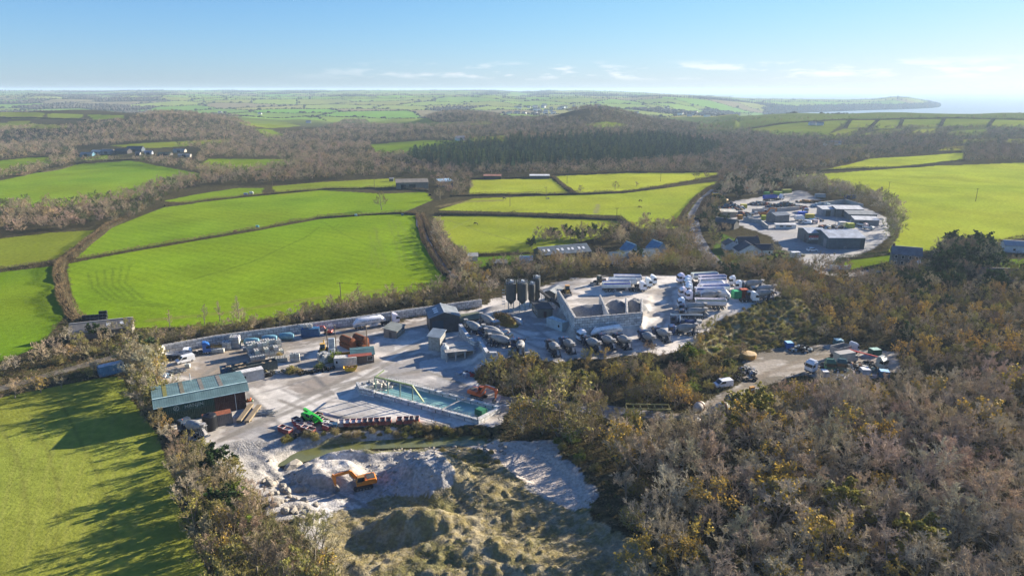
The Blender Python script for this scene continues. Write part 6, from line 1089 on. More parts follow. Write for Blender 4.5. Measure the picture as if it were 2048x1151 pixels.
t = thing('water_tank', at(890, 715), 0, 'pale ribbed vertical tank right of the small lean-to', 'tank'); k = MB(); k.lathe([((0, 0, 0), 1.25)]+[((0, 0, .2+.3*i), 1.25 if i % 2 else 1.2) for i in range(11)]+[((0, 0, 3.7), .9), ((0, 0, 3.85), .3)], 20); link('shell', k.mesh('pale_tank', Mm, True), t, color=(.42, .45, .44)); k = MB(); k.lathe([((0, 0, 3.8), .35), ((0, 0, 4.5), .35)], 10); link('lid', k.mesh('pale_lid', Mm), t, color=(.5, .52, .52))
p, rz, L_ = line(893, 651, 960, 641, 1.5); p.z = H1(p.x, p.y); shed('low_shed', p+Vector((-.5, 1.5, .2)), rz, 12.5, 6.0, 2.6, 3.2, 'low shed with a mossy green roof behind the mixer platform', (.08, .09, .09), (.13, .14, .085), wm=Mcorr)
p, rz, L_ = line(790, 679, 812, 661, 0); shed('brick_hut', P(789, 669, 0), rz, 6.2, 4.4, 2.4, 3.0, 'small brown block hut with a grey flat roof in the left yard', (.25, .21, .165), (.15, .165, .16), mono=True, ridge='x', wins=((0, -.4, .6, 1.2, 2.0), (0, 1.7, .9, 1.3, 1.9)), doors=((3, 0, .9, 0, 2, (.08, .07, .06)),))
p, rz, L_ = line(708, 727, 752, 724, 0); shed('open_shed', p+Vector((-1.2, 2.5, 0)), rz+.08, 6.2, 6.0, 2.6, 3.2, 'brown shed with a teal roof and a rust red front strip', (.13, .10, .08), (.06, .12, .13), wins=((0, 2, 1.4, .9, 2.0),), doors=((0, -1, 2.2, .0, 2.0, (.14, .11, .09)),)); 
t = thing('roof_panel', p+Vector((-1.2, -.6, 2.62)), rz+.08, 'rust red roof panel along the front of the teal shed', 'roof panel'); link('panel', MB().box((0, -.1, .14), (6.6, 1.5, .1), 0, 0, 0, .18).mesh('red_panel', Mroof), t, color=(.30, .09, .06))
container('white_container', at(690, 733)+Vector((0, 1.2, 0)), .13, 6.1, 'dirty white container behind the yellow skip', (.50, .50, .47), 2.6, top=(.52, .5, .45), windows=((-1, -2.3, .7),))
k = MB(); t = thing('skip', at(701, 741), .22, 'yellow skip in front of the dirty white container', 'skip'); k.prism([(-1.1, .15), (1.1, .15), (1.9, 1.25), (1.8, 1.25), (1.05, .3), (-1.05, .3), (-1.8, 1.25), (-1.9, 1.25)], -.85, .85); [k.prism([(-1.1, .15), (1.1, .15), (1.9, 1.25), (-1.9, 1.25)], e*.85-.03, e*.85+.03) for e in (-1, 1)]; link('hull', k.mesh('skip_hull', Mm), t, color=(.55, .33, .015)); k = MB(); [k.box((random.uniform(-1, 1), random.uniform(-.5, .5), random.uniform(.8, 1.3)), (random.uniform(.3, .8), .3, .2), 0, random.uniform(0, 3)) for _ in range(14)]; link('load', k.mesh('skip_load', Md), t, color=(.16, .11, .08))
t = thing('yellow_bin', at(692, 716), .35, 'open yellow steel bin behind the dirty white container', 'bin'); k = MB(); [k.box((0, e*.85, .8), (3, .08, 1.6)) for e in (-1, 1)]; [k.box((e*1.46, 0, .8), (.08, 1.62, 1.6)) for e in (-1, 1)]; k.box((0, 0, .7), (2.8, 1.6, .1)); link('hull', k.mesh('yellow_bin', Mm), t, color=(.45, .27, .03))
for u, v, lb in [(696, 694, 'left one of the two rusty horizontal tanks'), (722, 691, 'right one of the two rusty horizontal tanks')]:
    t = thing('rusty_tank', at(u, v), -.75, lb, 'tank', 'rusty horizontal tanks'); k = MB(); k.lathe([((-2.9, 0, 2.3), .7), ((-2.7, 0, 2.3), 1.15), ((2.7, 0, 2.3), 1.2), ((2.9, 0, 2.3), .75)], 18); link('shell', k.mesh('rusty_shell', Mrust, True), t); k = MB(); k.box((0, 0, .85), (5.4, 2.5, 1.3)); link('bund', k.mesh('rusty_bund', Mrust), t)
t = thing('substation', at(664, 706), .1, 'grey transformer cabinets between two timber poles', 'transformer'); [link('pole', MB().lathe([((x, 0, -.3), .16), ((x, 0, 9.0), .12)], 8).mesh('sub_pole', Mpole), t) for x in (-1.1, 1.3)]; k = MB(); k.box((.1, 0, 8.6), (3.2, .12, .16)); [k.lathe([((x, 0, 8.7), .08), ((x, 0, 9.1), .05)], 6) for x in (-1.2, -.3, .6, 1.4)]; link('crossarm', k.mesh('sub_arm', Mm), t, color=(.5, .5, .5)); k = MB(); k.box((.1, .1, 2.4), (1.7, 1.1, 4.6)); k.box((.1, -.7, .9), (1.9, .9, 1.8)); link('cabinet', k.mesh('sub_cab', Mm), t, color=(.33, .38, .42))
def ibc(t, x, y, z, c, dx=1.15, dy=1.0): 
    return x, y, z, c
IBCM = []
def mk_ibc():
    k = MB(); k.box((0, 0, .62), (1.1, .95, .98)); k2 = MB(); [k2.box((x, e*.5, .62), (.05, .03, 1.02)) for x in (-.55, -.18, .18, .55) for e in (-1, 1)]; [k2.box((0, e*.5, z), (1.14, .03, .05)) for z in (.25, .6, 1.12) for e in (-1, 1)]; [k2.box((e*.57, 0, z), (.03, .98, .05)) for z in (.25, .6, 1.12) for e in (-1, 1)]; k3 = MB(); k3.box((0, 0, .06), (1.16, 1.0, .12)); k4 = MB(); k4.lathe([((0, 0, 1.1), .2), ((0, 0, 1.18), .18)], 8)
    kit('ibc', [('bottle', k.mesh('ibc_bottle', Mibc), -1, 'body'), ('cage', k2.mesh('ibc_cage', Msteel), -1, (.4, .4, .4)), ('pallet', k3.mesh('ibc_pallet', Mwood), -1, (.3, .25, .18)), ('cap', k4.mesh('ibc_cap', Mchas), 0, (.1, .1, .1))])
mk_ibc(); IG = 'caged white liquid containers in the left yard'
def stack(u, v, nx, ny, nz, rz, where, drop=.12, c=(.66, .65, .60)):
    o = at(u, v); cs, sn = math.cos(rz), math.sin(rz)
    for i in range(nx):
        for j in range(ny):
            m = nz if not callable(nz) else nz(i, j)
            for l in range(m):
                if l == m-1 and random.random() < drop: continue
                x, y = (i-(nx-1)/2)*1.35, (j-(ny-1)/2)*1.2; put('ibc', 'liquid_container', (o.x+x*cs-y*sn, o.y+x*sn+y*cs, o.z+l*1.2), rz+random.uniform(-.06, .06), ('top' if l == m-1 else 'lower')+' caged container '+where, 'container', f'{IG}: {"top" if l == m-1 else "lower"}, {where}', 1.12, body=vary(c, .15))
stack(531, 707, 7, 5, lambda i, j: (3 if (i+j) % 3 else 2) if j > 1 else 1+(i % 2), .55, 'in the big stack in the middle of the left yard'); stack(515, 718, 3, 2, 1, .5, 'at the left foot of the big stack', .2, (.35, .40, .45)); stack(556, 722, 4, 2, 1, .3, 'in the low row right of the big stack', .05, (.42, .38, .28)); stack(591, 722, 2, 1, 2, .1, 'standing alone right of the low row', 0, (.6, .6, .58))
stack(650, 722, 2, 3, 2, .9, 'beside the transformer poles', .1, (.62, .61, .58)); stack(456, 697, 2, 2, 2, .15, 'against the long wall left of the blue tanks', .1, (.5, .52, .54)); stack(472, 694, 2, 2, 3, .15, 'in the tall white stack against the long wall', .1, (.52, .54, .56)); stack(430, 705, 4, 1, 1, .15, 'in the single row along the long wall', 0, (.55, .57, .6)); stack(376, 735, 1, 1, 1, .2, 'alone near the white van', 0, (.6, .6, .58)); stack(496, 701, 2, 1, 1, .3, 'with a blue tint near the blue tanks', 0, (.10, .22, .38)); stack(350, 712, 3, 1, 1, .15, 'by the wall behind the dropside truck', 0, (.4, .45, .5))
for u, v, lb in [(504, 690, 'left one of three blue grey cylinders along the wall'), (540, 684, 'middle one of three blue grey cylinders along the wall'), (574, 679, 'right one of three blue grey cylinders along the wall')]:
    t = thing('steel_cylinder', at(u, v), .14, lb, 'tank', 'blue grey cylinders along the wall'); k = MB(); k.lathe([((-2.3, 0, 1.2), .5), ((-2.1, 0, 1.2), .95), ((-1.2, 0, 1.25), 1.15), ((1.2, 0, 1.25), 1.15), ((2.1, 0, 1.2), .9), ((2.3, 0, 1.2), .5)], 16); link('shell', k.mesh('blue_cylinder', Mm, True), t, color=(.11, .25, .32)); k = MB(); [k.box((x, 0, .2), (.3, 1.6, .4)) for x in (-1.2, 1.2)]; link('cradle', k.mesh('cylinder_cradle', Mwood), t)
container('blue_container', at(620, 673)+Vector((0, 1, 0)), .14, 5.4, 'blue container with two white tanks on top by the wall', (.02, .09, .20), 2.6)
for x in (-1.2, .4): put('ibc', 'liquid_container', at(620, 673)+Vector((x-.4, 1.0, 2.68)), .2, 'left caged container on the blue container roof' if x < 0 else 'right caged container on the blue container roof', 'container', IG, 1.1, body=(.62, .62, .6))
container('open_container', at(470, 744), hd+.05, 7.0, 'blue open container holding pale blocks', (.03, .11, .19), 2.2, open_=True); container('open_container', at(497, 750)+Vector((1.0, 2.4, 0)), hd+.05, 11.5, 'long rusty open container full of brown scrap', (.07, .09, .09), 2.5, open_=True)
container('green_tank_box', at(962, 832), .9, 2.0, 'small dark green cabinet on the end of the settling tank', (.02, .13, .07), 2.2, 'cabinet', scale=.9)
p, rz, L_ = line(197, 754, 240, 744, 0); container('blue_field_container', p+Vector((0, 1.2, 0)), rz, 6.1, 'blue container with a white roof in the corner of the bottom left field', (.10, .26, .42), 2.7, top=(.50, .53, .55))
# tyres along the middle of the yard
def tyrepart(r=.55): k = MB(); n = 14; v = []; f = []; pr = [(r*.55, -.15), (r*.9, -.17), (r, -.1), (r, .1), (r*.9, .17), (r*.55, .15)]; [v.append((math.cos(2*math.pi*i/n)*a, math.sin(2*math.pi*i/n)*a, b)) for i in range(n) for a, b in pr]; [f.append((i*6+j, i*6+(j+1) % 6, ((i+1) % n)*6+(j+1) % 6, ((i+1) % n)*6+j)) for i in range(n) for j in range(6)]; k.add(v, f); return k.mesh('tyre', Mtyre, True)
TY = tyrepart()
def tyres(spots, label, group, lean=1.2):
    for u, v in spots:
        q = at(u, v); o = link('tyre', TY, None, (q.x, q.y, q.z+(.55 if lean > .8 else .2))); o.rotation_euler = (random.uniform(lean-.3, lean+.3), random.uniform(-.2, .2), random.uniform(0, 6.28)); o.scale = (1.1,)*3; tag(o, label, 'tyre', group)
tyres([(531+i*3, 752+random.uniform(-2, 2)) for i in range(5)]+[(596+i*5.5, 750-i*.9+random.uniform(-1.5, 1.5)) for i in range(14)], 'old tyre lying in the row along the yard middle', 'tyres along the yard middle')
tyres([(random.uniform(1470, 1512), random.uniform(738, 762)) for _ in range(34)], 'old tyre in the black tyre pile by the dirt track', 'tyres piled by the dirt track', .3)
heap('plant_debris', 575, 744, 'brown overgrown rubble strip in the middle of the left yard', 'rubble', 60, 7, 1.6, .9, (.2, .8), [(.24, .20, .13), (.42, .41, .37), (.15, .13, .06), (.10, .10, .08)])
for u, v, h_, kd, lf in [(585, 745, 2.5, 'gorse', 'olive'), (600, 748, 2, 'shrub', 'olive'), (668, 722, 3.2, 'gorse', 'lime'), (640, 738, 2.2, 'gorse', 'lime'), (560, 716, 2.2, 'shrub', 'gold')]: plant(kd, 'yard_bush', at(u, v), h_, TWIG['tan'], LEAF[lf], 'small bush growing in the scrap strip of the left yard', 'bush', 'bushes in the scrap strip')
# ------------------------------------------------------------------ settling tank
c4 = [P(720, 783, 0), P(775, 764, 0), P(1000, 822, 0), P(955, 846, 0)]
t = thing('settling_tank', c4[0], 0, 'long concrete settling tank filled with turquoise water', 'tank'); o = c4[0]; k = MB()
for a, b in zip(c4, c4[1:]+c4[:1]): k.beam(Vector((a.x-o.x, a.y-o.y, .6)), Vector((b.x-o.x, b.y-o.y, .6)), .8, 1.25)
link('rim_wall', k.mesh('tank_rim', Mblock), t); c5 = [c4[0].lerp(c4[2], .02), c4[1].lerp(c4[3], .02), c4[2].lerp(c4[0], .02), c4[3].lerp(c4[1], .02)]; k = MB(); k.add([(q.x-o.x, q.y-o.y, .25) for q in c5], [(0, 1, 2, 3)]); wsurf = k.mesh('tank_water', mat('turquoise_water', (.23, .39, .33), rough=.15, var=.18, scale=.25, col2=(.16, .33, .30), bump=.01, bscale=3, spec=.5)); link('water_surface', wsurf, t)
k = MB(); a, b = c4[0]-o, c4[3]-o
for i in range(40): q = a.lerp(b, i/39); k.box((q.x, q.y, 1.65), (.06, .06, .9))
for z in (1.6, 2.05): k.beam(Vector((a.x, a.y, z)), Vector((b.x, b.y, z)), .05, .05)
a, b = c4[1]-o, c4[2]-o
for i in range(46): q = a.lerp(b, i/45); k.box((q.x, q.y, 1.65), (.06, .06, .9))
for z in (1.6, 2.05): k.beam(Vector((a.x, a.y, z)), Vector((b.x, b.y, z)), .05, .05)
link('railing', k.mesh('tank_rail', Msteel), t)
for u in (.72,): q0, q1 = (c4[0].lerp(c4[3], u)-o), (c4[1].lerp(c4[2], u)-o); k = MB(); k.beam(Vector((q0.x, q0.y, 1.28)), Vector((q1.x, q1.y, 1.28)), .45, .1); link('crossing_plank', k.mesh('plank', Mconc), t)
t = thing('spray_gantry', P(752, 788, 0), 0, 'green gantry of posts and a pipe over the settling tank', 'gantry'); o = P(752, 788, 0); pts = [P(752, 790, 0), P(777, 795, 0), P(801, 801, 0), P(826, 808, 0)]
for q in pts: link('post', MB().box((q.x-o.x, q.y-o.y, 2.6), (.28, .28, 5.2)).mesh('gantry_post', Mm), t, color=(.16, .24, .20))
k = MB(); a, b = pts[0]-o, pts[3]-o; k.beam(Vector((a.x, a.y, 5.1)), Vector((b.x, b.y, 5.1)), .45, .3); bc = P(848, 812, 0)-o; k.beam(Vector((b.x, b.y, 5.1)), Vector((bc.x, bc.y, 1.2)), .4, .25); k.beam(Vector((a.x, a.y, 5.0)), Vector((a.x+1.5, a.y+4.5, 5.0)), .25, .25); link('top_pipe', k.mesh('gantry_beam', Mm), t, color=(.17, .22, .10))
blockwall('spoil_bay_wall', [(716, 776), (722, 787), (750, 793)], 1.7, .8, 'low block wall of the sludge bay at the tank end', 0, cap=False)
heap('sludge_heap', 757, 772, 'pale sludge and rubble in the bay at the tank end', 'rubble', 110, 4.5, 3.2, 1.9, (.3, 1.1), [(.42, .40, .35), (.34, .33, .30), (.5, .47, .4)])
# bins in a row
k = MB(); [k.box((0, e*.55, .6), (1.5, .06, 1.0)) for e in (-1, 1)]; k.box((-.72, 0, .6), (.06, 1.04, 1.0)); k.box((.72, 0, .45), (.06, 1.04, .7)); k.box((0, 0, .15), (1.4, 1.0, .08)); bm1 = k.mesh('bin_hull', Md); k = MB(); [k.box((0, e*.58, 1.12), (1.56, .1, .08)) for e in (-1, 1)]; k.box((-.75, 0, 1.12), (.1, 1.2, .08)); bm2 = k.mesh('bin_rim', Md); k = MB(); k.box((0, 0, .55), (1.3, .98, .7)); bm3 = k.mesh('bin_load', Md)
kit('bin', [('hull', bm1, -1, 'body'), ('rim', bm2, -1, (.50, .46, .42)), ('load', bm3, -1, 'load')])
us = [683, 694, 706.5, 718, 730, 741, 753, 765, 777, 799, 813, 824, 833]; words = 'first second third fourth fifth sixth seventh eighth ninth tenth eleventh twelfth last'.split()
for i, u in enumerate(us): put('bin', 'red_bin', P(u, 850.5-(u-683)*.045, 0), -1.5+random.uniform(-.06, .06), f'{words[i]} red and white concrete bin from the left in the pond row', 'bin', 'red bins in a row along the pond', 1.15, body=(.36, .10, .075) if i else (.5, .4, .36), load=(.55, .53, .5) if i < 4 else (.09, .09, .10))
for i, (u, v) in enumerate([(566, 862), (576, 866), (597, 851), (604, 857), (593, 846), (612, 862), (622, 866), (618, 857), (640, 842), (646, 846), (652, 849), (660, 853), (637, 836), (655, 858)]):
    put('bin', 'red_bin', P(u, v, 0), random.uniform(-.7, -.4), 'red bin stacked around the green telehandler', 'bin', 'red bins around the telehandler', 1.2, body=(.33, .09, .08), load=(.38, .37, .36) if i % 2 else (.12, .10, .10))
put('ibc', 'liquid_container', P(652, 853, 0), -.2, 'white caged container standing beside the telehandler', 'container', IG, 1.3, body=(.65, .63, .58)); t = thing('blue_bin', P(667, 856, 0), .1, 'dark blue bin at the left end of the red bin row', 'bin'); link('hull', MB().box((0, 0, .6), (1.6, 1.2, 1.2), 0, 0, 0, 0, 1.15, 1.15).mesh('blue_bin', Mm), t, color=(.02, .08, .16)); link('lid', MB().box((0, 0, 1.25), (1.9, 1.45, .08)).mesh('blue_bin_lid', Mm), t, color=(.02, .07, .14))
# ------------------------------------------------------------------ silos
def silo(u, v, r, h, leg, label, hz=3, cage=True):
    q = P(u, v, hz); q.z = H1(q.x, q.y); t = thing('cement_silo', q, 0, label, 'silo', 'grey cement silos'); k = MB(); k.lathe([((0, 0, leg-1.6), .35), ((0, 0, leg), r), ((0, 0, leg+h), r), ((0, 0, leg+h+.35), r*.6), ((0, 0, leg+h+.4), .3)], 24); b = link('barrel', k.mesh('silo_barrel', mat('silo_steel', (.062, .066, .064), rough=.6, var=.18, scale=.6, stretch=(1, 1, .3), spec=.35), True), t)
    for a in range(4): x, y = r*.72*math.cos(a*math.pi/2+.78), r*.72*math.sin(a*math.pi/2+.78); link('leg', MB().tube((x, y, -.3), (x, y, leg+.3), .14, 8).mesh('silo_leg', Mm), t, color=(.16, .24, .27))
    k = MB()
    for a in range(4):
        p0, p1 = [Vector((r*.72*math.cos(b_*math.pi/2+.78), r*.72*math.sin(b_*math.pi/2+.78), 0)) for b_ in (a, a+1)]; k.beam(p0+Vector((0, 0, .6)), p1+Vector((0, 0, leg-.4)), .08, .08); k.beam(p1+Vector((0, 0, .6)), p0+Vector((0, 0, leg-.4)), .08, .08)
    link('bracing', k.mesh('silo_brace', Mm), t, color=(.16, .24, .27)); k = MB(); n = 12
    for i in range(n): a0, a1 = 2*math.pi*i/n, 2*math.pi*(i+1)/n; k.box((r*.98*math.cos(a0), r*.98*math.sin(a0), leg+h+.55), (.06, .06, 1.1)); [k.beam((r*.98*math.cos(a0), r*.98*math.sin(a0), leg+h+z), (r*.98*math.cos(a1), r*.98*math.sin(a1), leg+h+z), .05, .05) for z in (.6, 1.1)]
    link('handrail', k.mesh('silo_rail', Msteel), b); k = MB(); k.lathe([((0, 0, leg+h+.3), .45), ((0, 0, leg+h+1.2), .45)], 10); k.box((.7, .2, leg+h+.6), (.5, .5, .7)); link('filter_unit', k.mesh('silo_filter', Mm), b, color=(.55, .57, .58))
    if cage: k = MB(); [k.box((-r-.35, y, (leg+h)/2), (.05, .05, leg+h)) for y in (-.3, .3)]; [k.box((-r-.35, 0, .5+.4*i), (.04, .6, .04)) for i in range(int((leg+h)/.4))]; [k.box((-r-.8, 0, 2.5+1*i), (.9, .7, .04)) for i in range(int(leg+h-3))]; link('ladder', k.mesh('silo_ladder', Mm), t, color=(.2, .32, .36))
silo(1022, 622, 1.75, 5.6, 4.2, 'left of the two front silos on steel legs'); silo(1044.5, 622, 1.75, 5.6, 4.2, 'right of the two front silos on steel legs', cage=False); silo(1063, 613, 1.2, 5.0, 2.8, 'slim silo right of the front pair', cage=False); silo(1073, 609, 1.25, 6.6, 2.8, 'tallest slim silo at the back with a railed top')
p, rz, L_ = line(1083, 643, 1062, 615, 3); shed('office', Vector((p.x+2.0, p.y+1, H1(p.x, p.y))), rz, 8.5, 5, 2.8, 3.0, 'low flat roofed stone office below the silos', (.17, .155, .13), (.045, .05, .06), mono=True, wins=((2, -2.4, .9, 1.0, 1.9), (2, 0, .9, 1.0, 1.9), (2, 2.4, .9, 1.0, 1.9)), doors=((3, 0, 1.0, 0, 2.1, (.09, .05, .04)),))
p, rz, L_ = line(1100, 655, 1115, 668, 3); container('portacabin', Vector((*P(1114, 656, 3)[:2], 3)), rz-math.pi/2+1.95, 7.0, 'pale blue grey portable cabin beside the bay wall', (.42, .50, .52), 2.9, 'cabin', windows=((1, 1.0, .9), (-1, 2.0, .9)), top=(.44, .52, .52))
p = P(1108, 585, 6); shed('conveyor_house', Vector((p.x, p.y, H1(p.x, p.y)-.5)), 1.1, 7, 4, 3.4, 4.2, 'grey roofed hopper building left of the wheel loader', (.10, .095, .09), (.24, .25, .25), wm=Mcorr)
t = thing('conveyor', P(1104, 612, 4.5), 2.2, 'sloping dark conveyor beside the bay wall', 'conveyor'); k = MB(); k.beam((-7, 0, .4), (7, 0, 4.0), 1.0, .5); link('belt', k.mesh('belt', Mchas), t); k = MB(); [k.box((x, e*.5, (x+7)*.13), (.12, .12, (x+7)*.26+.6)) for x in (-3, 1, 5) for e in (-1, 1)]; link('support', k.mesh('belt_support', Mm), t, color=(.16, .24, .26))
t = thing('ivy_mound', P(1012, 646, 3), 0, 'grassy mound swallowing an old pale tank in the middle of the apron', 'mound'); gx = np.linspace(-1, 1, 30); A, B = np.meshgrid(gx, gx); r_ = np.hypot(A, B); z = np.maximum(2.6*(1-r_**2)*(.75+.5*fbm(A*4, B*4, 5, 3)), -.4); Rm = Matrix.Rotation(-.9, 2); idx2 = np.arange(900).reshape(30, 30); f = np.stack([idx2[:-1, :-1], idx2[:-1, 1:], idx2[1:, 1:], idx2[1:, :-1]], -1).reshape(-1, 4); xy = np.stack([A.ravel()*5.5, B.ravel()*2.8], 1) @ np.array(Rm).T; link('earth', mesh_np('mound', np.column_stack([xy, z.ravel()]), f, (mat('mossy_earth', (.12, .095, .04), col2=(.20, .17, .05), scale=.7, bump=.25, rough=1, spec=0),), smooth=True), t); k = MB(); k.lathe([((1.0, 2.6, .5), .5), ((2.4, 1.4, .8), 1.0), ((4.4, -.6, .8), 1.0), ((5.2, -1.6, .5), .5)], 14); link('old_tank', k.mesh('old_tank', Mm, True), t, color=(.5, .52, .52))
v_, f_ = bush(77, 1, 1, 2600, .05, 0)[1]; tw_ = np.array(v_); xy = tw_[:, :2]*np.array([5.4, 2.6]); xy = xy @ np.array(Rm).T; link('ivy', mesh_np('ivy', np.column_stack([xy, tw_[:, 2]*2.6+.5]), f_, (m_twig,)), t, color=(.17, .125, .05))
container('green_genset', Vector((*P(1472, 598, 5)[:2], H1(*P(1472, 598, 5)[:2]))), .1, 2.6, 'bright green generator cabinet at the right of the lorry column', (.02, .30, .12), 2.6, 'cabinet'); container('red_box', Vector((*P(1486, 597, 5)[:2], H1(*P(1486, 597, 5)[:2]))), 1.6, 2.4, 'upright dark red box right of the green cabinet', (.30, .07, .04), 3.0, 'box')
# ------------------------------------------------------------------ lower clearing
t = thing('round_tank', at(1497, 716), 0, 'round yellow rusty tank lying at the left of the clearing', 'tank'); k = MB(); k.lathe([((0, 0, 0), 1.7), ((0, 0, .4), 2.0), ((0, 0, 1.5), 2.1)], 22); link('hull', k.mesh('round_tank', Mm, True), t, color=(.42, .23, .05)); k = MB(); k.lathe([((0, 0, 1.48), 2.15), ((0, 0, 1.62), 2.1), ((0, 0, 1.85), .3)], 22); link('lid', k.mesh('round_lid', Mm, True), t, color=(.48, .34, .17))
p, rz, _ = line(1664, 716, 1703, 706, 0); t = put('tipper', 'old_tipper', p, rz, 'old grey tipper lorry with an empty body in the clearing', 'tipper lorry', None, (.62, 1, .95), cab=(.45, .5, .58), body=(.27, .26, .25), trim=(.2, .2, .2)); p, rz, _ = line(1672, 728, 1712, 722, 0); put('box_lorry', 'stripped_lorry', p, rz, 'stripped lorry with a cream box body in the clearing', 'lorry', None, 1.1, cab=(.4, .38, .34), body=(.42, .38, .32))
for u, v, c, sz, lb in [(1577, 694, (.02, .14, .42), 2.2, 'bright blue box at the back of the clearing'), (1676, 689, (.06, .16, .18), 2.6, 'teal cabinet with a pale top behind the old tipper'), (1749, 708, (.02, .10, .07), 3.0, 'dark green cabinet with pale stripes on the right of the clearing'), (1729, 748, (.40, .45, .5), 2.4, 'pale grey box at the near edge of the clearing'), (1767, 752, (.02, .12, .22), 2.6, 'blue box at the right near edge of the clearing'), (1648, 752, (.36, .38, .42), 1.8, 'small grey box left of the cabs in the clearing')]:
    container('metal_box', at(u, v), random.uniform(-.3, .3), sz, lb, c, 1.9, 'box', top=tuple(min(.7, q*2.0+.25) for q in c), scale=.9)
t = thing('red_boom', at(1735, 722), -.55, 'long red pipe boom lying behind the stripped lorry', 'boom'); link('pipe', MB().beam((-5, 0, 2.6), (5, 0, 1.6), .3, .3).mesh('red_boom', Mm), t, color=(.45, .03, .03)); link('stand', MB().box((4.2, 0, .8), (.4, .4, 1.7)).mesh('boom_stand', Mm), t, color=(.1, .1, .1))
heap('scrap_heap', 1700, 735, 'heap of dark machine parts in the clearing', 'scrap pile', 90, 7, 3, 1.2, (.3, 1.2), [(.05, .05, .05), (.12, .10, .08), (.4, .4, .38), (.25, .12, .06), (.45, .42, .30)]); heap('scrap_heap', 1700, 750, 'pale scrap scattered at the near edge of the clearing', 'scrap pile', 60, 8, 2.5, .7, (.2, .9), [(.55, .55, .55), (.1, .1, .1), (.45, .3, .08), (.55, .42, .4)]); heap('scrap_heap', 1601, 700, 'dark tangle of scrap at the back left of the clearing', 'scrap pile', 60, 3.4, 2.4, 1.6, (.3, 1.1), [(.03, .03, .03), (.07, .06, .05), (.35, .4, .42)]); heap('scrap_heap', 1496, 742, 'pale broken slabs above the tyre pile', 'scrap pile', 40, 2.6, 2.8, .8, (.3, 1.0), [(.38, .36, .32), (.1, .1, .1), (.3, .3, .3)])
for i, (u, v, a, lb) in enumerate([(1397, 822, .9, 'rusty white drum nearest the yellow frame'), (1390, 850, 1.2, 'long rusty white drum lying in the brush below the track'), (1443, 822, .4, 'pale drum lying under the dirt track'), (1462, 806, .3, 'dark drum lying at the foot of the track')]):
    t = thing('old_drum', at(u, v), a, lb, 'drum', 'old mixer drums dumped below the track'); k = MB(); k.lathe([((-1.8, 0, 1.2), .5), ((-1.2, 0, 1.2), 1.1), ((.3, 0, 1.2), 1.3), ((1.6, 0, 1.2), .9), ((2.0, 0, 1.2), .5)], 16); link('shell', k.mesh('old_drum', Mm, True), t, color=[(.42, .38, .32), (.46, .42, .36), (.36, .35, .31), (.10, .11, .12)][i]); link('ring', MB().lathe([((.2, 0, 1.2), 1.36), ((.5, 0, 1.2), 1.34)], 16).mesh('drum_hoop', Mrust, True), t)
p, rz, L_ = line(1252, 832, 1338, 833, 0); t = thing('steel_gantry', p, rz, 'long yellow steel frame beside the farm track', 'frame'); k = MB()
for y in (-1.3, 1.3): k.beam((-L_/2, y, 2.6), (L_/2, y, 2.6), .2, .28); [k.box((x*L_/6, y, 1.3), (.16, .16, 2.6)) for x in (-3, -1, 1, 3)]
link('beam', k.mesh('frame_beam', Mm), t, color=(.38, .33, .12)); k = MB(); [k.beam((x*L_/6, -1.3, 2.5), (x*L_/6, 1.3, 2.5), .12, .12) for x in range(-3, 4)]; [k.beam((x*L_/6, -1.3, .4), ((x+2)*L_/6, -1.3, 2.4), .1, .1) for x in (-3, -1, 1)]; link('brace', k.mesh('frame_brace', Mm), t, color=(.28, .25, .11))
t = thing('yellow_hut', at(1503, 784), .4, 'small orange barrier box at the top of the dirt track', 'box'); link('box', MB().box((0, 0, .8), (1.4, .8, 1.6)).mesh('barrier', Mm), t, color=(.5, .25, .05)); link('stripe', MB().box((0, -.43, 1.0), (1.2, .06, .3)).mesh('barrier_stripe', Mwhite), t)
# boulders round the quarry
def rockmesh(seed):
    r = np.random.default_rng(seed); b = __import__('bmesh'); q = b.new(); b.ops.create_icosphere(q, subdivisions=2, radius=1)
    for v in q.verts: n_ = vnoise(np.array([v.co.x*1.7+seed]), np.array([v.co.y*1.7+v.co.z*1.3]), seed)[0]; v.co *= .65+.7*n_; v.co.z *= .75
    me = bpy.data.meshes.new('boulder'); q.to_mesh(me); q.free(); me.materials.append(Mrock); return me
RK = [rockmesh(i) for i in range(6)]
def rock(x, y, s, label, group): o = link('boulder', random.choice(RK), None, (x, y, H1(x, y)+s*.2)); o.scale = (s*random.uniform(.8, 1.3), s*random.uniform(.7, 1.1), s); o.rotation_euler = (random.uniform(-.3, .3), random.uniform(-.3, .3), random.uniform(0, 6.28)); tag(o, label, 'boulder', group)
for _ in range(70): q = P(*random.choice([(random.gauss(575, 24), random.gauss(985, 20)), (random.gauss(548, 14), random.gauss(965, 16)), (random.gauss(610, 20), random.gauss(1025, 14))]), 0); rock(q.x, q.y, random.choice([.25, .35, .45, .6, .9]), 'pale boulder on the left rim of the quarry', 'boulders on the left quarry rim')
for _ in range(60): q = P(random.uniform(690, 1020), random.gauss(890, 9), 0); rock(q.x, q.y, random.uniform(.2, .5), 'small pale rock between the pond and the spoil', 'rocks behind the spoil heap')
for _ in range(45): q = P(random.uniform(720, 900), random.uniform(920, 985), 0); rock(q.x, q.y, random.uniform(.15, .32), 'stone on the grey spoil heap', 'stones on the grey spoil heap')
q = P(585, 918, 0); rock(q.x, q.y, 1.7, 'large flat boulder on the left shore of the pond', None)
p = P(585, 915, 0)
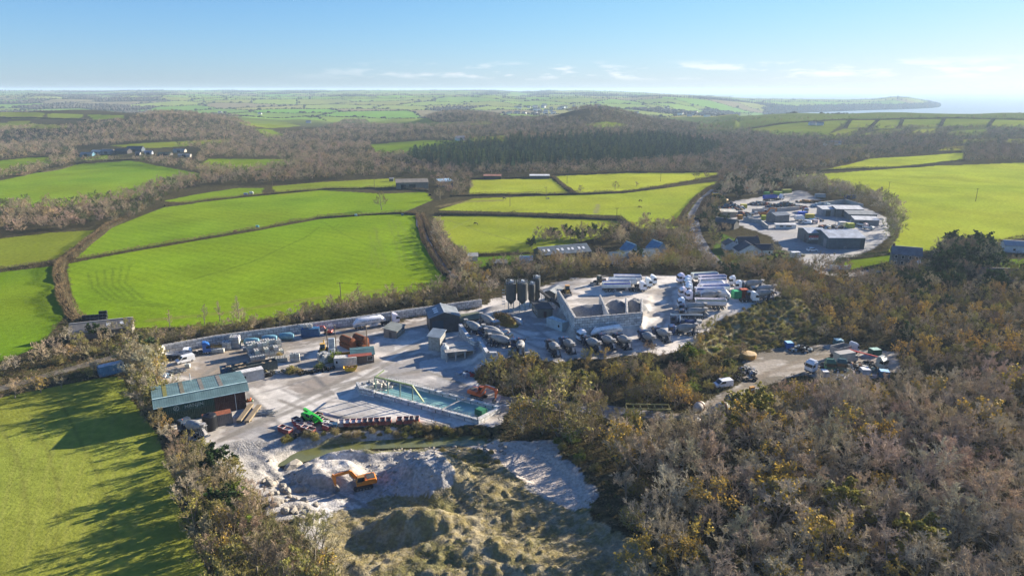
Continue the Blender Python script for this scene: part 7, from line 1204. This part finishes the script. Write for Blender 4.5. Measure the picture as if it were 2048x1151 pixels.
# ------------------------------------------------------------------ the recycling yard
def gv(u, v): return G(u, v)
R0 = 0.0
p = gv(1686, 498); shed('grey_warehouse', p+Vector((1.6, 10, 0)), -.02, 17.6, 20, 5.6, 7.6, 'large blue grey warehouse with a pale roof in the recycling yard', (.075, .115, .135), (.40, .43, .47), 'warehouse', wm=Mcorr, doors=((3, -6, 3.4, 0, 4.4, (.2, .22, .24)), (0, 7.6, 2.0, 0, 4.8, (.03, .05, .06))), wins=((0, -.5, .9, .4, .9),), ridge='x', mono=False)
p = gv(1633, 487); an = shed('grey_annex', p+Vector((.2, 7, 0)), -.02, 9.2, 14, 5.4, 6.6, 'left part of the grey warehouse carrying the red and white board', (.085, .115, .13), (.42, .45, .48), 'warehouse', wm=Mcorr, doors=((3, -3, 1.6, 0, 4.2, (.05, .06, .07)), (3, -4.8, .8, 0, 2.2, (.05, .06, .07))))
sg = thing('sign_board', p+Vector((-1.7, -.12, 3.2)), -.02, 'red and white board on the front of the warehouse annex', 'sign'); k = MB(); k.box((0, 0, .35), (5.0, .1, 1.1)); link('red_panel', k.mesh('sign_red', Mred), sg); k = MB(); k.box((0, 0, -.65), (5.0, .1, .85)); link('white_panel', k.mesh('sign_white', Mwhite), sg); text('METAL RECYCLING', .5, sg, (0, -.07, .25), (math.pi/2, 0, 0), Mwhite); k = MB(); k.box((-1.6, -.06, -.62), (.6, .03, .35)); k.box((.8, -.06, -.62), (1.8, .03, .16)); link('symbol', k.mesh('sign_symbol', Mletter), sg)
p = gv(1561, 446); shed('grey_hut', p+Vector((0, 5, 0)), .35, 10, 8, 4.4, 5.6, 'grey pitched roof hut in the middle of the recycling yard', (.13, .14, .15), (.13, .16, .20), wm=Mcorr); p = gv(1570, 456); shed('white_annex', p, -.05, 11, 3, 2.2, 2.4, 'low white annex in front of the grey hut', (.6, .6, .58), (.55, .55, .55), mono=True, wins=((0, -2.5, 2, .9, 1.7), (0, 1.5, 3, .9, 1.7)))
for u, v, lx, wy, hh, rot, lb, wc, rc in [(1663, 432, 12, 8, 4.2, .02, 'pale grey shed left of the open one on the right of the yard', (.27, .28, .29), (.5, .5, .5)), (1700, 434, 16, 9, 4.8, -.1, 'open fronted grey shed with a pale roof right of the yard', (.14, .15, .15), (.52, .52, .52)), (1726, 440, 16, 8, 3.4, -.1, 'low grey shed behind the parked pickups', (.16, .17, .17), (.24, .25, .25)), (1735, 451, 13, 7, 3.2, -.15, 'low shed with a white roof nearest the pickups', (.2, .2, .2), (.58, .58, .57))]:
    p = gv(u, v); shed('yard_shed', p+Vector((0, wy/2, 0)), rot, lx, wy, hh, hh+.9, lb, wc, rc, wm=Mcorr, mono=True, doors=((0, -lx*.2, 3, 0, hh-.8, (.05, .06, .06)),))
p = gv(1458, 434); shed('cream_shed', p+Vector((0, 3, 0)), -.1, 9, 6, 3.2, 3.8, 'cream roofed shed at the left of the recycling yard', (.3, .28, .22), (.62, .58, .46), mono=True)
p = gv(1452, 455); shed('dark_barn', p, -.7, 12, 7, 3.4, 5.2, 'dark barn with pale roof edge among the trees left of the yard', (.06, .06, .06), (.07, .085, .08), wm=Mcorr, trim=(.5, .5, .45))
for px, hh, lb in [([(1505, 424), (1560, 422), (1598, 419)], 2.4, 'concrete block wall across the middle of the recycling yard'), ([(1488, 440), (1520, 446), (1535, 458)], 2.2, 'brown sleeper wall slanting by the hut'), ([(1640, 412), (1690, 406), (1725, 416)], 3.0, 'concrete bay wall at the back of the yard')]:
    blockwall('yard_wall', px, hh, .8, lb, 0, Mconc, False)
p, rz, _ = line(1514, 403, 1572, 399); put('tipper', 'tipper_lorry', p, rz, 'lorry with a bright blue trailer at the back of the recycling yard', 'tipper lorry', None, 1.1, cab=WHITE, body=(.015, .07, .38), trim=(.02, .06, .3)); p, rz, _ = line(1603, 418, 1616, 430); put('tipper', 'tipper_lorry', p, rz, 'dark red tipper lorry with a white cab in the recycling yard', 'tipper lorry', None, (.6, 1, .95), cab=(.6, .5, .5), body=(.22, .04, .03), trim=(.2, .05, .03))
p, rz, _ = line(1591, 441, 1608, 440); put('box_lorry', 'box_lorry', p, rz, 'white box lorry behind the parked cars', 'lorry', None, 1, cab=WHITE, body=(.7, .7, .7))
for i, (u, v, a, kd, c, lb) in enumerate([(1613, 447, 2.5, 'van', WHITE, 'white van at the front of the parked cars'), (1605, 446, 2.5, 'car', (.12, .16, .2), 'grey car beside the white van'), (1620, 444, 2.5, 'van', (.03, .12, .3), 'blue van in the row of parked cars'), (1628, 446, 2.4, 'van', (.5, .4, .38), 'pale pink van in the row of parked cars'), (1477, 419, .3, 'car', (.03, .05, .05), 'black scrapped car beside the car heap'), (1462, 425, 1.3, 'car', (.25, .3, .33), 'silver scrapped car by the car heap'), (1513, 428, .2, 'car', (.45, .47, .48), 'silver car on the left of the block wall'), (1624, 502, .1, 'car', WHITE, 'white car parked at the edge of the recycling yard'), (1540, 436, .4, 'car', (.04, .06, .06), 'dark car left of the grey hut'), (1550, 437, .3, 'van', (.4, .45, .47), 'pale van left of the grey hut')]):
    p = gv(u, v); put(kd, kd, p, a, lb, 'car' if kd == 'car' else 'van', 'cars in the recycling yard', 1.15, body=c)
for i, (u, v) in enumerate([(1713, 446), (1719, 449), (1725, 453), (1737, 459)]): put('flatbed', 'pickup_truck', gv(u, v), -1.0, f'{["first", "second", "third", "last"][i]} small red lorry from the left in the slanting row', 'lorry', 'small red lorries in a slanting row', 1.0, cab=(.62, .45, .43) if i < 3 else (.4, .42, .4))
for u, v, c, lb, l in [(1604, 431, (.01, .09, .5), 'bright blue container below the red tipper', 5), (1555, 390, (.22, .33, .04), 'lime green skip container at the back of the yard', 6), (1533, 391, (.06, .25, .06), 'green skip container left of the lime one', 4), (1573, 386, (.3, .32, .06), 'yellow green skip container at the far back', 7), (1487, 416, (.4, .36, .03), 'yellow skip on the left of the yard', 4), (1700, 455, (.4, .42, .06), 'yellow green skip behind the warehouse roof', 4), (1684, 452, (.62, .58, .55), 'tall white container behind the warehouse', 4), (1527, 439, (.35, .4, .05), 'lime bin in front of the block wall', 2.5), (1619, 436, (.4, .33, .05), 'yellow container behind the parked cars', 5), (1690, 390, (.3, .4, .06), 'lime container under the trees', 5), (1498, 441, (.12, .16, .2), 'small grey tower cabin on the left', 2.4), (1640, 395, (.3, .34, .36), 'pale flat cabin at the back right', 7), (1480, 438, (.4, .2, .05), 'orange box left of the tower cabin', 2.6), (1700, 397, (.03, .06, .16), 'navy container under the trees on the right', 8), (1590, 514, (.55, .57, .6), 'white board hut at the yard entrance', 4)]:
    container('skip_container', gv(u, v), random.uniform(-.2, .2), l, lb, c, 2.5, 'container')
p = gv(1443, 406); put('digger', 'excavator', p, 2.2, 'yellow material handler at the left end of the recycling yard', 'excavator', None, 1.5, body=(.55, .3, .03), cab=(.3, .2, .05)); p = gv(1529, 432); put('digger', 'excavator', p, .1, 'orange excavator in front of the block wall of the recycling yard', 'excavator', None, 1.3, body=(.5, .16, .03), cab=(.4, .4, .4))
SC = [(.05, .05, .06), (.25, .10, .07), (.12, .16, .18), (.4, .42, .42), (.15, .12, .08), (.06, .14, .2)]
for u, v, rx, ry, hh, n, lb in [(1462, 416, 9, 7, 4, 150, 'heap of crushed cars on the left of the recycling yard'), (1482, 430, 7, 5, 3, 90, 'dark scrap heap below the crushed cars'), (1570, 414, 13, 6, 4, 170, 'long scrap heap behind the block wall'), (1596, 416, 6, 4, 2.5, 70, 'scrap heap at the right end of the block wall'), (1647, 412, 8, 5, 3, 110, 'pale blue scrap heap in the bay at the back'), (1662, 455, 7, 4, 1.5, 60, 'scrap behind the warehouse roof'), (1632, 441, 4, 3, 1.8, 50, 'red scrap beside the parked cars'), (1630, 403, 14, 3, 1.8, 90, 'orange brown scrap bank at the back of the yard'), (1520, 408, 8, 4, 2.4, 80, 'scrap in front of the blue trailer')]:
    c0 = SC if 'pale' not in lb and 'orange' not in lb else ([(.35, .42, .46), (.2, .28, .33)] if 'pale' in lb else [(.35, .16, .04), (.2, .12, .06)]); p = gv(u, v); heap('scrap_heap', u, v, lb, 'scrap pile', n, rx, ry, hh, (.5, 2.0), c0)
for u, v, h, lb in [(1668, 470, 9, 'lamp post behind the warehouse'), (1512, 433, 8, 'lamp post in front of the block wall')]:
    t = thing('lamp_post', gv(u, v), 0, lb, 'lamp post'); k = MB(); k.lathe([((0, 0, 0), .12), ((0, 0, h), .08)], 8); link('pole', k.mesh('lamp_pole', Msteel), t); link('lamp_head', MB().box((.3, 0, h), (.9, .3, .15)).mesh('lamp_head', Msteel), t)
# ------------------------------------------------------------------ houses
p = gv(1498, 503); W_ = (.62, .64, .66)
shed('white_bungalow', p+Vector((0, 4, 0)), .05, 10, 8, 2.6, 6.4, 'white gabled bungalow with a dark slate roof left of the recycling yard', W_, (.05, .05, .06), 'house', rm=Mslate, chim=((4.6, 0, 1.0),), wins=((0, -2, 1.4, .9, 2.0), (3, 0, .8, 3.6, 4.4)), doors=((0, 1.5, .9, 0, 2, (.1, .06, .05)),)); p = gv(1499, 511); shed('bungalow_wing', p+Vector((0, 3.5, 0)), .02, 11, 8, 2.3, 5.4, 'gabled white front wing of the slate roofed bungalow', W_, (.05, .05, .06), 'house', rm=Mslate, ridge='y', wins=((0, -1.5, 1.2, .8, 1.8),))
p = gv(1530, 510); shed('bungalow_extension', p+Vector((0, 3, 0)), -.02, 8, 6, 2.6, 4.6, 'long low white wing at the right of the bungalow', W_, (.05, .05, .06), 'house', rm=Mslate, wins=((0, 2, .7, .8, 1.8),)); p = gv(1464, 500); shed('white_garage', p+Vector((0, 3, 0)), .05, 7, 6, 2.6, 4.4, 'small white gabled garage left of the bungalow', W_, (.05, .045, .06), 'house', rm=Mslate, ridge='y')
p = gv(1814, 533); shed('stone_house', p+Vector((1, 4, 0)), -.42, 11.5, 7.5, 5.2, 8.0, 'two storey granite house with a slate roof on the right', (.24, .22, .19), (.12, .125, .14), 'house', wm=Mstone, chim=((-5.2, 0, 1.4),), wins=tuple((0, x, .9, z, z+1.3) for x in (-4, -1.4, 1.4, 4) for z in (.9, 3.4)), doors=((0, 0, 1, 0, 2.1, (.05, .07, .06)),)); p = gv(1845, 536); shed('conservatory', p, -.42, 4.5, 3.6, 2.2, 3.2, 'white conservatory at the end of the granite house', (.5, .55, .55), (.55, .62, .62), 'conservatory', wins=tuple((0, x, .7, .7, 1.9) for x in (-1.6, -.5, .6, 1.7)))
p = gv(2034, 506); shed('white_house', p+Vector((3, 3, 0)), -.35, 14, 7, 3.4, 5.2, 'white house at the right edge beside the big field', (.6, .62, .64), (.3, .3, .31), 'house', wins=((0, -3, 1, 1, 2), (0, 2, 1, 1, 2))); p = gv(2003, 560); shed('slate_shed', p, -.12, 16, 6, 3, 5.0, 'long dark slate roofed shed in the trees at the right', (.3, .28, .25), (.06, .06, .065), rm=Mslate); p = gv(1768, 502); 
t = thing('entrance_wall', gv(1676, 538), 0, 'curved white entrance wall with a small red sign', 'wall'); k = MB(); n = 9
for i in range(n): a0, a1 = -2.4+i*.16, -2.4+(i+1)*.16; R_ = 7; k.beam((R_*math.cos(a0)+1.5, R_*math.sin(a0)+6, .9), (R_*math.cos(a1)+1.5, R_*math.sin(a1)+6, .9), .3, 1.9)
link('wall', k.mesh('entrance_wall', Mwhite), t); link('sign', MB().box((1.2, -1.28, 1.35), (1.7, .08, .6)).mesh('entrance_sign', Mred), t); k = MB(); [k.box((1.2+x, -1.34, 1.42), (.35, .03, .14)) for x in (-.5, 0, .5)]; link('sign_text', k.mesh('entrance_text', Mwhite), t)
# ------------------------------------------------------------------ barns and farms
p, rz, L_ = line(1071, 527, 1188, 517); shed('skylight_barn', p+Vector((-1, 5.5, 0)), rz, 24, 11, 3.6, 6.0, 'long dark grey barn with pairs of skylights behind the silos', (.07, .065, .06), (.11, .135, .155), 'barn', wm=Mcorr, lights=tuple((x, .5, -1) for x in (.08, .17, .36, .45, .58, .66, .8, .89)), trim=(.3, .36, .38))
p, rz, L_ = line(1208, 533, 1330, 520); shed('blue_roof_building', p+Vector((0, 6, 0)), rz, 25, 8, 2.2, 4.6, 'long blue grey roofed building half hidden by trees', (.5, .5, .48), (.07, .115, .155), 'building', wins=((3, 0, 1.2, .8, 1.8),)); 
for u, v in [(1263, 516), (1316, 512)]: q = gv(u, v); shed('blue_gable', q+Vector((0, 3, 0)), rz, 7, 8, 3.0, 6.4, ('left' if u < 1300 else 'right')+' blue gabled roof behind the long blue roof', (.2, .26, .3), (.06, .16, .26), 'building', 'blue gabled roofs', ridge='y')
p = gv(1052, 528); shed('greenhouse', p+Vector((0, 2, 0)), .05, 5.5, 3.6, 1.8, 3.2, 'small glass greenhouse left of the skylight barn', (.25, .33, .34), (.30, .42, .46), 'greenhouse'); p = gv(946, 520); shed('garden_shed', p, .05, 4.2, 4, 2.2, 2.8, 'pale garden shed under the big hedge tree by the lane', (.42, .42, .38), (.28, .28, .26), 'shed', mono=True); p = gv(1000, 531); shed('dark_garden_shed', p, .05, 6, 3, 1.6, 2.2, 'low dark shed at the foot of the small lawn', (.08, .08, .08), (.16, .17, .18), 'shed', mono=True)
p, rz, L_ = line(140, 682, 264, 668); shed('old_barn', p+Vector((-1, 3.0, 0)), rz, 17, 6, 2.4, 4.6, 'long old grey asbestos roofed barn below the large field', (.2, .18, .15), (.19, .175, .155), 'barn', lights=((.62, .5, -1), (.84, .5, -1)), trim=(.33, .31, .28))
BM = mat('black_wrap', (.012, .013, .015), rough=.35, var=.3); bk = MB(); bk.lathe([((-.6, 0, .62), .55), ((-.55, 0, .62), .62), ((.55, 0, .62), .62), ((.6, 0, .62), .55)], 16); bmesh_ = bk.mesh('bale', BM, True); nr2 = MB().lathe([((-.56, 0, .62), .5), ((-.63, 0, .62), .3)], 16).mesh('bale_end', mat('green_wrap', (.02, .05, .04), rough=.4))
for i in range(6):
    for j in range(3 if i > 3 else 2):
        for l in range(2 if (i, j) != (0, 0) else 1):
            q = P(170+i*8.4, 650-j*6.5-i*.6, 0); r = thing('silage_bale', (q.x, q.y, H1(q.x, q.y)+l*1.18), rz+random.uniform(-.1, .1), ('upper' if l else 'lower')+' black wrapped bale in the stack behind the old barn', 'bale', f'{"upper" if l else "lower"} black wrapped silage bales'); link('wrap', bmesh_, r); link('end_face', nr2, r)
p, rz, L_ = line(794, 379, 850, 378); shed('open_barn', p+Vector((0, 6, 0)), rz, 25, 10, 5, 6.6, 'brown open fronted barn on the hedge of the upper fields', (.22, .19, .15), (.19, .165, .13), 'barn', mono=True, doors=((0, -7, 4, 0, 3.6, (.03, .03, .025)), (0, 0, 5, 0, 3.6, (.03, .03, .025))), lights=()); p = gv(889, 373); shed('blue_shed', p+Vector((0, 3, 0)), .5, 11, 8, 4, 5.4, 'shed with a pale blue roof right of the open barn', (.1, .12, .13), (.33, .47, .58), 'shed', mono=True)  # open barn's near-black door sheets paint the shade inside its open front
p = gv(985, 358); shed('stable', p, 0, 15, 5, 2.8, 3.6, 'dark stable block with a rust roof on the square field', (.05, .045, .045), (.30, .14, .09), 'stable', mono=True); p = gv(1079, 357); shed('white_roof_shed', p, 0, 17, 5, 2.6, 3.2, 'low dark shed with a white roof beside the stable', (.1, .1, .1), (.62, .62, .62), 'shed', mono=True); p = gv(783, 363); shed('field_shelter', p, .1, 3.5, 3, 2.2, 2.6, 'small dark field shelter left of the open barn', (.1, .1, .08), (.2, .2, .2), 'shed', mono=True)
FM = [(176, 313, 26, 16, 4, 8, (.10, .22, .30), (.16, .2, .22), 'shed with a grey roof at the left end of the farm'), (196, 308, 22, 14, 5, 8, (.25, .25, .25), (.42, .42, .41), 'white roofed shed of the left farm'), (217, 308, 24, 18, 5, 9, (.2, .19, .18), (.2, .19, .18), 'grey pitched shed right of the white roof'), (247, 307, 30, 20, 5, 10, (.05, .045, .045), (.07, .065, .065), 'big black barn with a white ridge light'), (272, 303, 34, 20, 5, 11, (.07, .09, .11), (.05, .065, .08), 'biggest dark blue barn of the left farm'), (277, 311, 9, 8, 4, 7, (.45, .42, .36), (.14, .14, .15), 'white gabled farmhouse in front of the big barn'), (298, 309, 16, 9, 4, 7.5, (.3, .32, .34), (.22, .25, .30), 'slate roofed farmhouse beside the barn'), (331, 311, 28, 12, 3.5, 6, (.09, .08, .07), (.13, .14, .08), 'long mossy roofed barn'), (360, 305, 26, 12, 4, 7, (.4, .36, .3), (.25, .24, .23), 'stone barn at the back right of the farm'), (370, 314, 24, 10, 4, 6, (.32, .29, .25), (.26, .25, .24), 'low stone barn with pale roof at the right of the farm')]
for u, v, lx, wy, he, hr, wc, rc, lb in FM: q = gv(u, v); shed('farm_building', q, random.uniform(-.15, .15), lx*.55, wy*.5, he*.6, hr*.58, lb, wc, rc, 'farm building', 'buildings of the left farm', doors=((0, 0, 4, 0, 3, (.03, .03, .03)),))
for u, v, lb in [(920, 281, 'white cottage at the end of the field in the woods'), (1657, 291, 'white house in the trees below the right hill'), (1672, 291, 'long white bungalow in the trees below the right hill'), (1624, 250, 'white farmhouse on the right hill'), (1640, 251, 'second pale farmhouse on the right hill'), (520, 229, 'pale farmhouse in the left valley'), (617, 246, 'white house by the little valley field'), (440, 226, 'pale house on the edge of the wooded ridge')]:
    q = gv(u, v); shed('distant_house', q, random.uniform(-.4, .4), 12, 7, 3.2, 6, lb, (.62, .62, .6), (.2, .19, .2), 'house', 'scattered distant houses')
t = None
for i in range(70):
    u, v = random.uniform(1015, 1290), random.gauss(229, 3.5)
    if i > 45: u, v = random.uniform(1330, 1520), random.uniform(228, 240)
    x, y = (u-1024)/1420, 0; yy = random.uniform(2100, 2900); xx = x*yy; z = H1(xx, yy); r = thing('town_house', (xx, yy, z-.5), random.uniform(-.6, .6), 'tiny pale house of the town in the hazy valley', 'house', 'houses of the far valley town', random.uniform(.9, 1.5))
    if i == 0: wm_h = MB().prism([(-4, -1), (4, -1), (4, 5), (0, 7), (-4, 5)], -6, 6, 0, 'x').mesh('town_wall', Mwall); rm_h = MB().prism([(-4.3, 4.9), (0, 7.1), (4.3, 4.9), (4.3, 5.3), (0, 7.5), (-4.3, 5.3)], -6.3, 6.3, 0, 'x').mesh('town_roof', Mslate)
    link('wall', wm_h, r, color=vary((.6, .6, .58), .2)); link('roof', rm_h, r)
q = gv(1795, 199); t = thing('day_mark_tower', (q.x, q.y, q.z-1), 0, 'thin stone tower standing on the far headland', 'tower'); k = MB(); k.box((0, 0, 12), (8, 8, 26), 0, 0, 0, 0, .75, .75); link('shaft', k.mesh('tower_shaft', Mstone), t); link('base', MB().box((0, 0, 2), (11, 11, 6)).mesh('tower_base', Mstone), t)
# ------------------------------------------------------------------ poles
def pole(u, v, h, label, arm=True, wires=()):
    q = G(u, v); t = thing('timber_pole', q, random.uniform(-.4, .4), label, 'pole', 'timber poles carrying cables'); k = MB(); k.lathe([((0, 0, -.4), .17), ((0, 0, h), .12)], 8); link('pole', k.mesh('pole_shaft', Mpole), t)
    if arm: k = MB(); k.box((0, 0, h-.4), (2.2, .12, .14)); [k.lathe([((x, 0, h-.35), .06), ((x, 0, h), .04)], 6) for x in (-.9, 0, .9)]; link('crossarm', k.mesh('pole_arm', Mpole), t)
    return Vector((q.x, q.y, q.z+h-.3))
A = [pole(683, 612, 9, 'timber pole in front of the large field above the wall'), pole(959, 606, 8.5, 'timber pole by the lane end left of the silos'), pole(1020, 413, 8, 'timber pole in the middle paddock', True), pole(1092, 396, 8, 'timber pole on the hedge below the square field'), pole(1776, 388, 9, 'timber pole in the big right field nearer the trees'), pole(1951, 403, 9, 'timber pole further right in the big right field'), pole(888, 492, 7, 'short pole with a transformer beside the lane'), pole(1233, 442, 8, 'timber pole at the hedge of the horse field'), pole(749, 377, 9, 'tall timber pole beside the open barn'), pole(1134, 367, 8, 'timber pole in the long upper field'), pole(1321, 364, 8, 'timber pole at the right of the long upper field'), pole(784, 660, 7, 'bare timber pole beside the brick hut', False), pole(735, 700, 8, 'thin pole behind the teal roofed shed', False), pole(545, 372, 9, 'timber pole at the left end of the upper field'), pole(1888, 505, 9, 'timber pole by the hedge behind the granite house'), pole(1553, 386, 9, 'mast at the back of the recycling yard', False)]
def wire(a, b, label):
    k = MB(); n = 10; pts = [a.lerp(b, i/n)-Vector((0, 0, 2.0*(1-(2*i/n-1)**2)*.5)) for i in range(n+1)]
    for p0, p1 in zip(pts, pts[1:]): k.tube(p0-a, p1-a, .03, 4)
    tag(link('cable', k.mesh('cable', Mchas), None, a), label, 'cable', 'overhead cables')
wire(A[6], A[2], 'cable running from the lane transformer across the paddock'); wire(A[2], A[3], 'cable between the paddock pole and the square field'); wire(A[4], A[5], 'cable between the two poles of the big right field'); wire(A[0], A[1], 'cable running behind the long block wall')
# ------------------------------------------------------------------ horses, trailers and small things in the fields
def skinmesh(name, pts, edges, m, sub=1):
    me = bpy.data.meshes.new(name); me.from_pydata([p[:3] for p in pts], edges, []); o = bpy.data.objects.new('tmp', me); COL.objects.link(o); md = o.modifiers.new('s', 'SKIN')
    for i, p in enumerate(pts): me.skin_vertices[0].data[i].radius = (p[3], p[3])
    me.skin_vertices[0].data[0].use_root = True; sb = o.modifiers.new('d', 'SUBSURF'); sb.levels = sub; sb.render_levels = sub; dg = bpy.context.evaluated_depsgraph_get(); r = bpy.data.meshes.new_from_object(o.evaluated_get(dg)); bpy.data.objects.remove(o); r.materials.clear(); r.materials.append(m); r.name = name; return r
Mhorse = mat('horse_coat', src='obj', var=.25, scale=1.5, rough=.8)
HP = [(-.6, 0, 1.15, .26), (0, 0, 1.08, .30), (.55, 0, 1.15, .27), (.85, 0, 1.30, .18), (1.15, 0, .95, .13), (1.38, 0, .55, .11), (1.5, 0, .25, .07), (-.72, .16, .8, .15), (-.62, .16, .62, .09), (-.78, .16, .42, .06), (-.74, .16, .05, .06), (-.72, -.16, .8, .15), (-.6, -.16, .62, .09), (-.76, -.16, .42, .06), (-.72, -.16, .05, .06), (.58, .15, .75, .11), (.58, .15, .42, .06), (.56, .15, .05, .06), (.62, -.15, .75, .11), (.66, -.15, .42, .06), (.6, -.15, .05, .06)]
HE = [(0, 1), (1, 2), (2, 3), (3, 4), (4, 5), (5, 6), (0, 7), (7, 8), (8, 9), (9, 10), (0, 11), (11, 12), (12, 13), (13, 14), (2, 15), (15, 16), (16, 17), (2, 18), (18, 19), (19, 20)]
hm = skinmesh('horse_body', HP, HE, Mhorse); tm = MB().lathe([((-.82, 0, 1.25), .05), ((-.98, 0, 1.0), .08), ((-.98, 0, .5), .04)], 6).mesh('horse_tail', Mhorse); mn = MB().beam((.62, 0, 1.5), (1.12, 0, 1.1), .05, .16).mesh('horse_mane', Mhorse); er = MB(); [er.lathe([((1.28, y, .72), .04), ((1.25, y, .86), .012)], 6) for y in (-.07, .07)]; er = er.mesh('horse_ears', Mhorse)
for u, v, a, c, lb in [(952, 450, 2.8, (.05, .03, .02), 'dark horse grazing in the paddock right of the lane'), (1009, 400, 3.0, (.02, .018, .016), 'black horse below the square field'), (1095, 400, .1, (.22, .22, .22), 'black and white horse under the hedge pole'), (1281, 404, 3.4, (.07, .035, .02), 'brown horse furthest back in the right paddock'), (1280, 417, 3.1, (.10, .04, .02), 'chestnut horse in the middle of the right paddock'), (1298, 430, 3.6, (.04, .035, .035), 'dark rugged horse nearest in the right paddock')]:
    q = G(u, v); r = thing('horse', q, a, lb, 'horse', 'grazing horses', 1.15); b_ = link('body', hm, r, color=c); link('tail', tm, r, color=tuple(x*.6 for x in c)); link('mane', mn, r, color=tuple(x*.6 for x in c)); link('ears', er, r, color=c)
for u, v, c, lb in [(492, 392, (.05, .16, .42), 'blue horse trailer beside the hedge'), (503, 389, (.5, .52, .5), 'white horse trailer right of the blue one'), (515, 455, (.10, .35, .40), 'tiny teal trough shed on the hedge'), (470, 465, (.12, .05, .04), 'small brown box on the hedge line'), (860, 391, (.03, .03, .03), 'dark round feeder at the end of the second field'), (805, 431, (.06, .12, .16), 'dark blue box at the top corner of the large field'), (712, 432, (.35, .55, .6), 'pale blue sheet beside the hedge of the large field')]:
    q = G(u, v); r = thing('horse_trailer' if 'trailer' in lb else 'field_box', q, .2, lb, 'trailer' if 'trailer' in lb else 'box', None, .9 if 'trailer' in lb else .55); k = MB(); k.prism([(-1.5, .4), (1.5, .4), (1.5, 1.6), (1.1, 2.3), (-1.5, 2.4)], -.9, .9); link('body', k.mesh('trailer_body', Mm), r, color=c); k = MB(); [k.wheel(0, e*.95, .35, .2) for e in (-1, 1)]; link('wheel' if 'trailer' in lb else 'skid', k.mesh('trailer_wheels', [Mtyre, Mrim]), r)
t = thing('paddock_fence', G(1060, 508), 0, 'low timber fence along the foot of the horse paddock', 'fence'); o = G(1060, 508); pts = [G(940+i*4, 512-i*.12) for i in range(31)]; pm_ = MB().box((0, 0, .55), (.14, .14, 1.3)).mesh('fence_post', Mwood); [link('post', pm_, t, (q.x-o.x, q.y-o.y, q.z-o.z)) for q in pts]; k = MB(); [k.beam((a.x-o.x, a.y-o.y, a.z-o.z+z), (b.x-o.x, b.y-o.y, b.z-o.z+z), .06, .1) for a, b in zip(pts, pts[1:]) for z in (.5, 1.0)]; link('rail', k.mesh('fence_rails', Mwood), t)
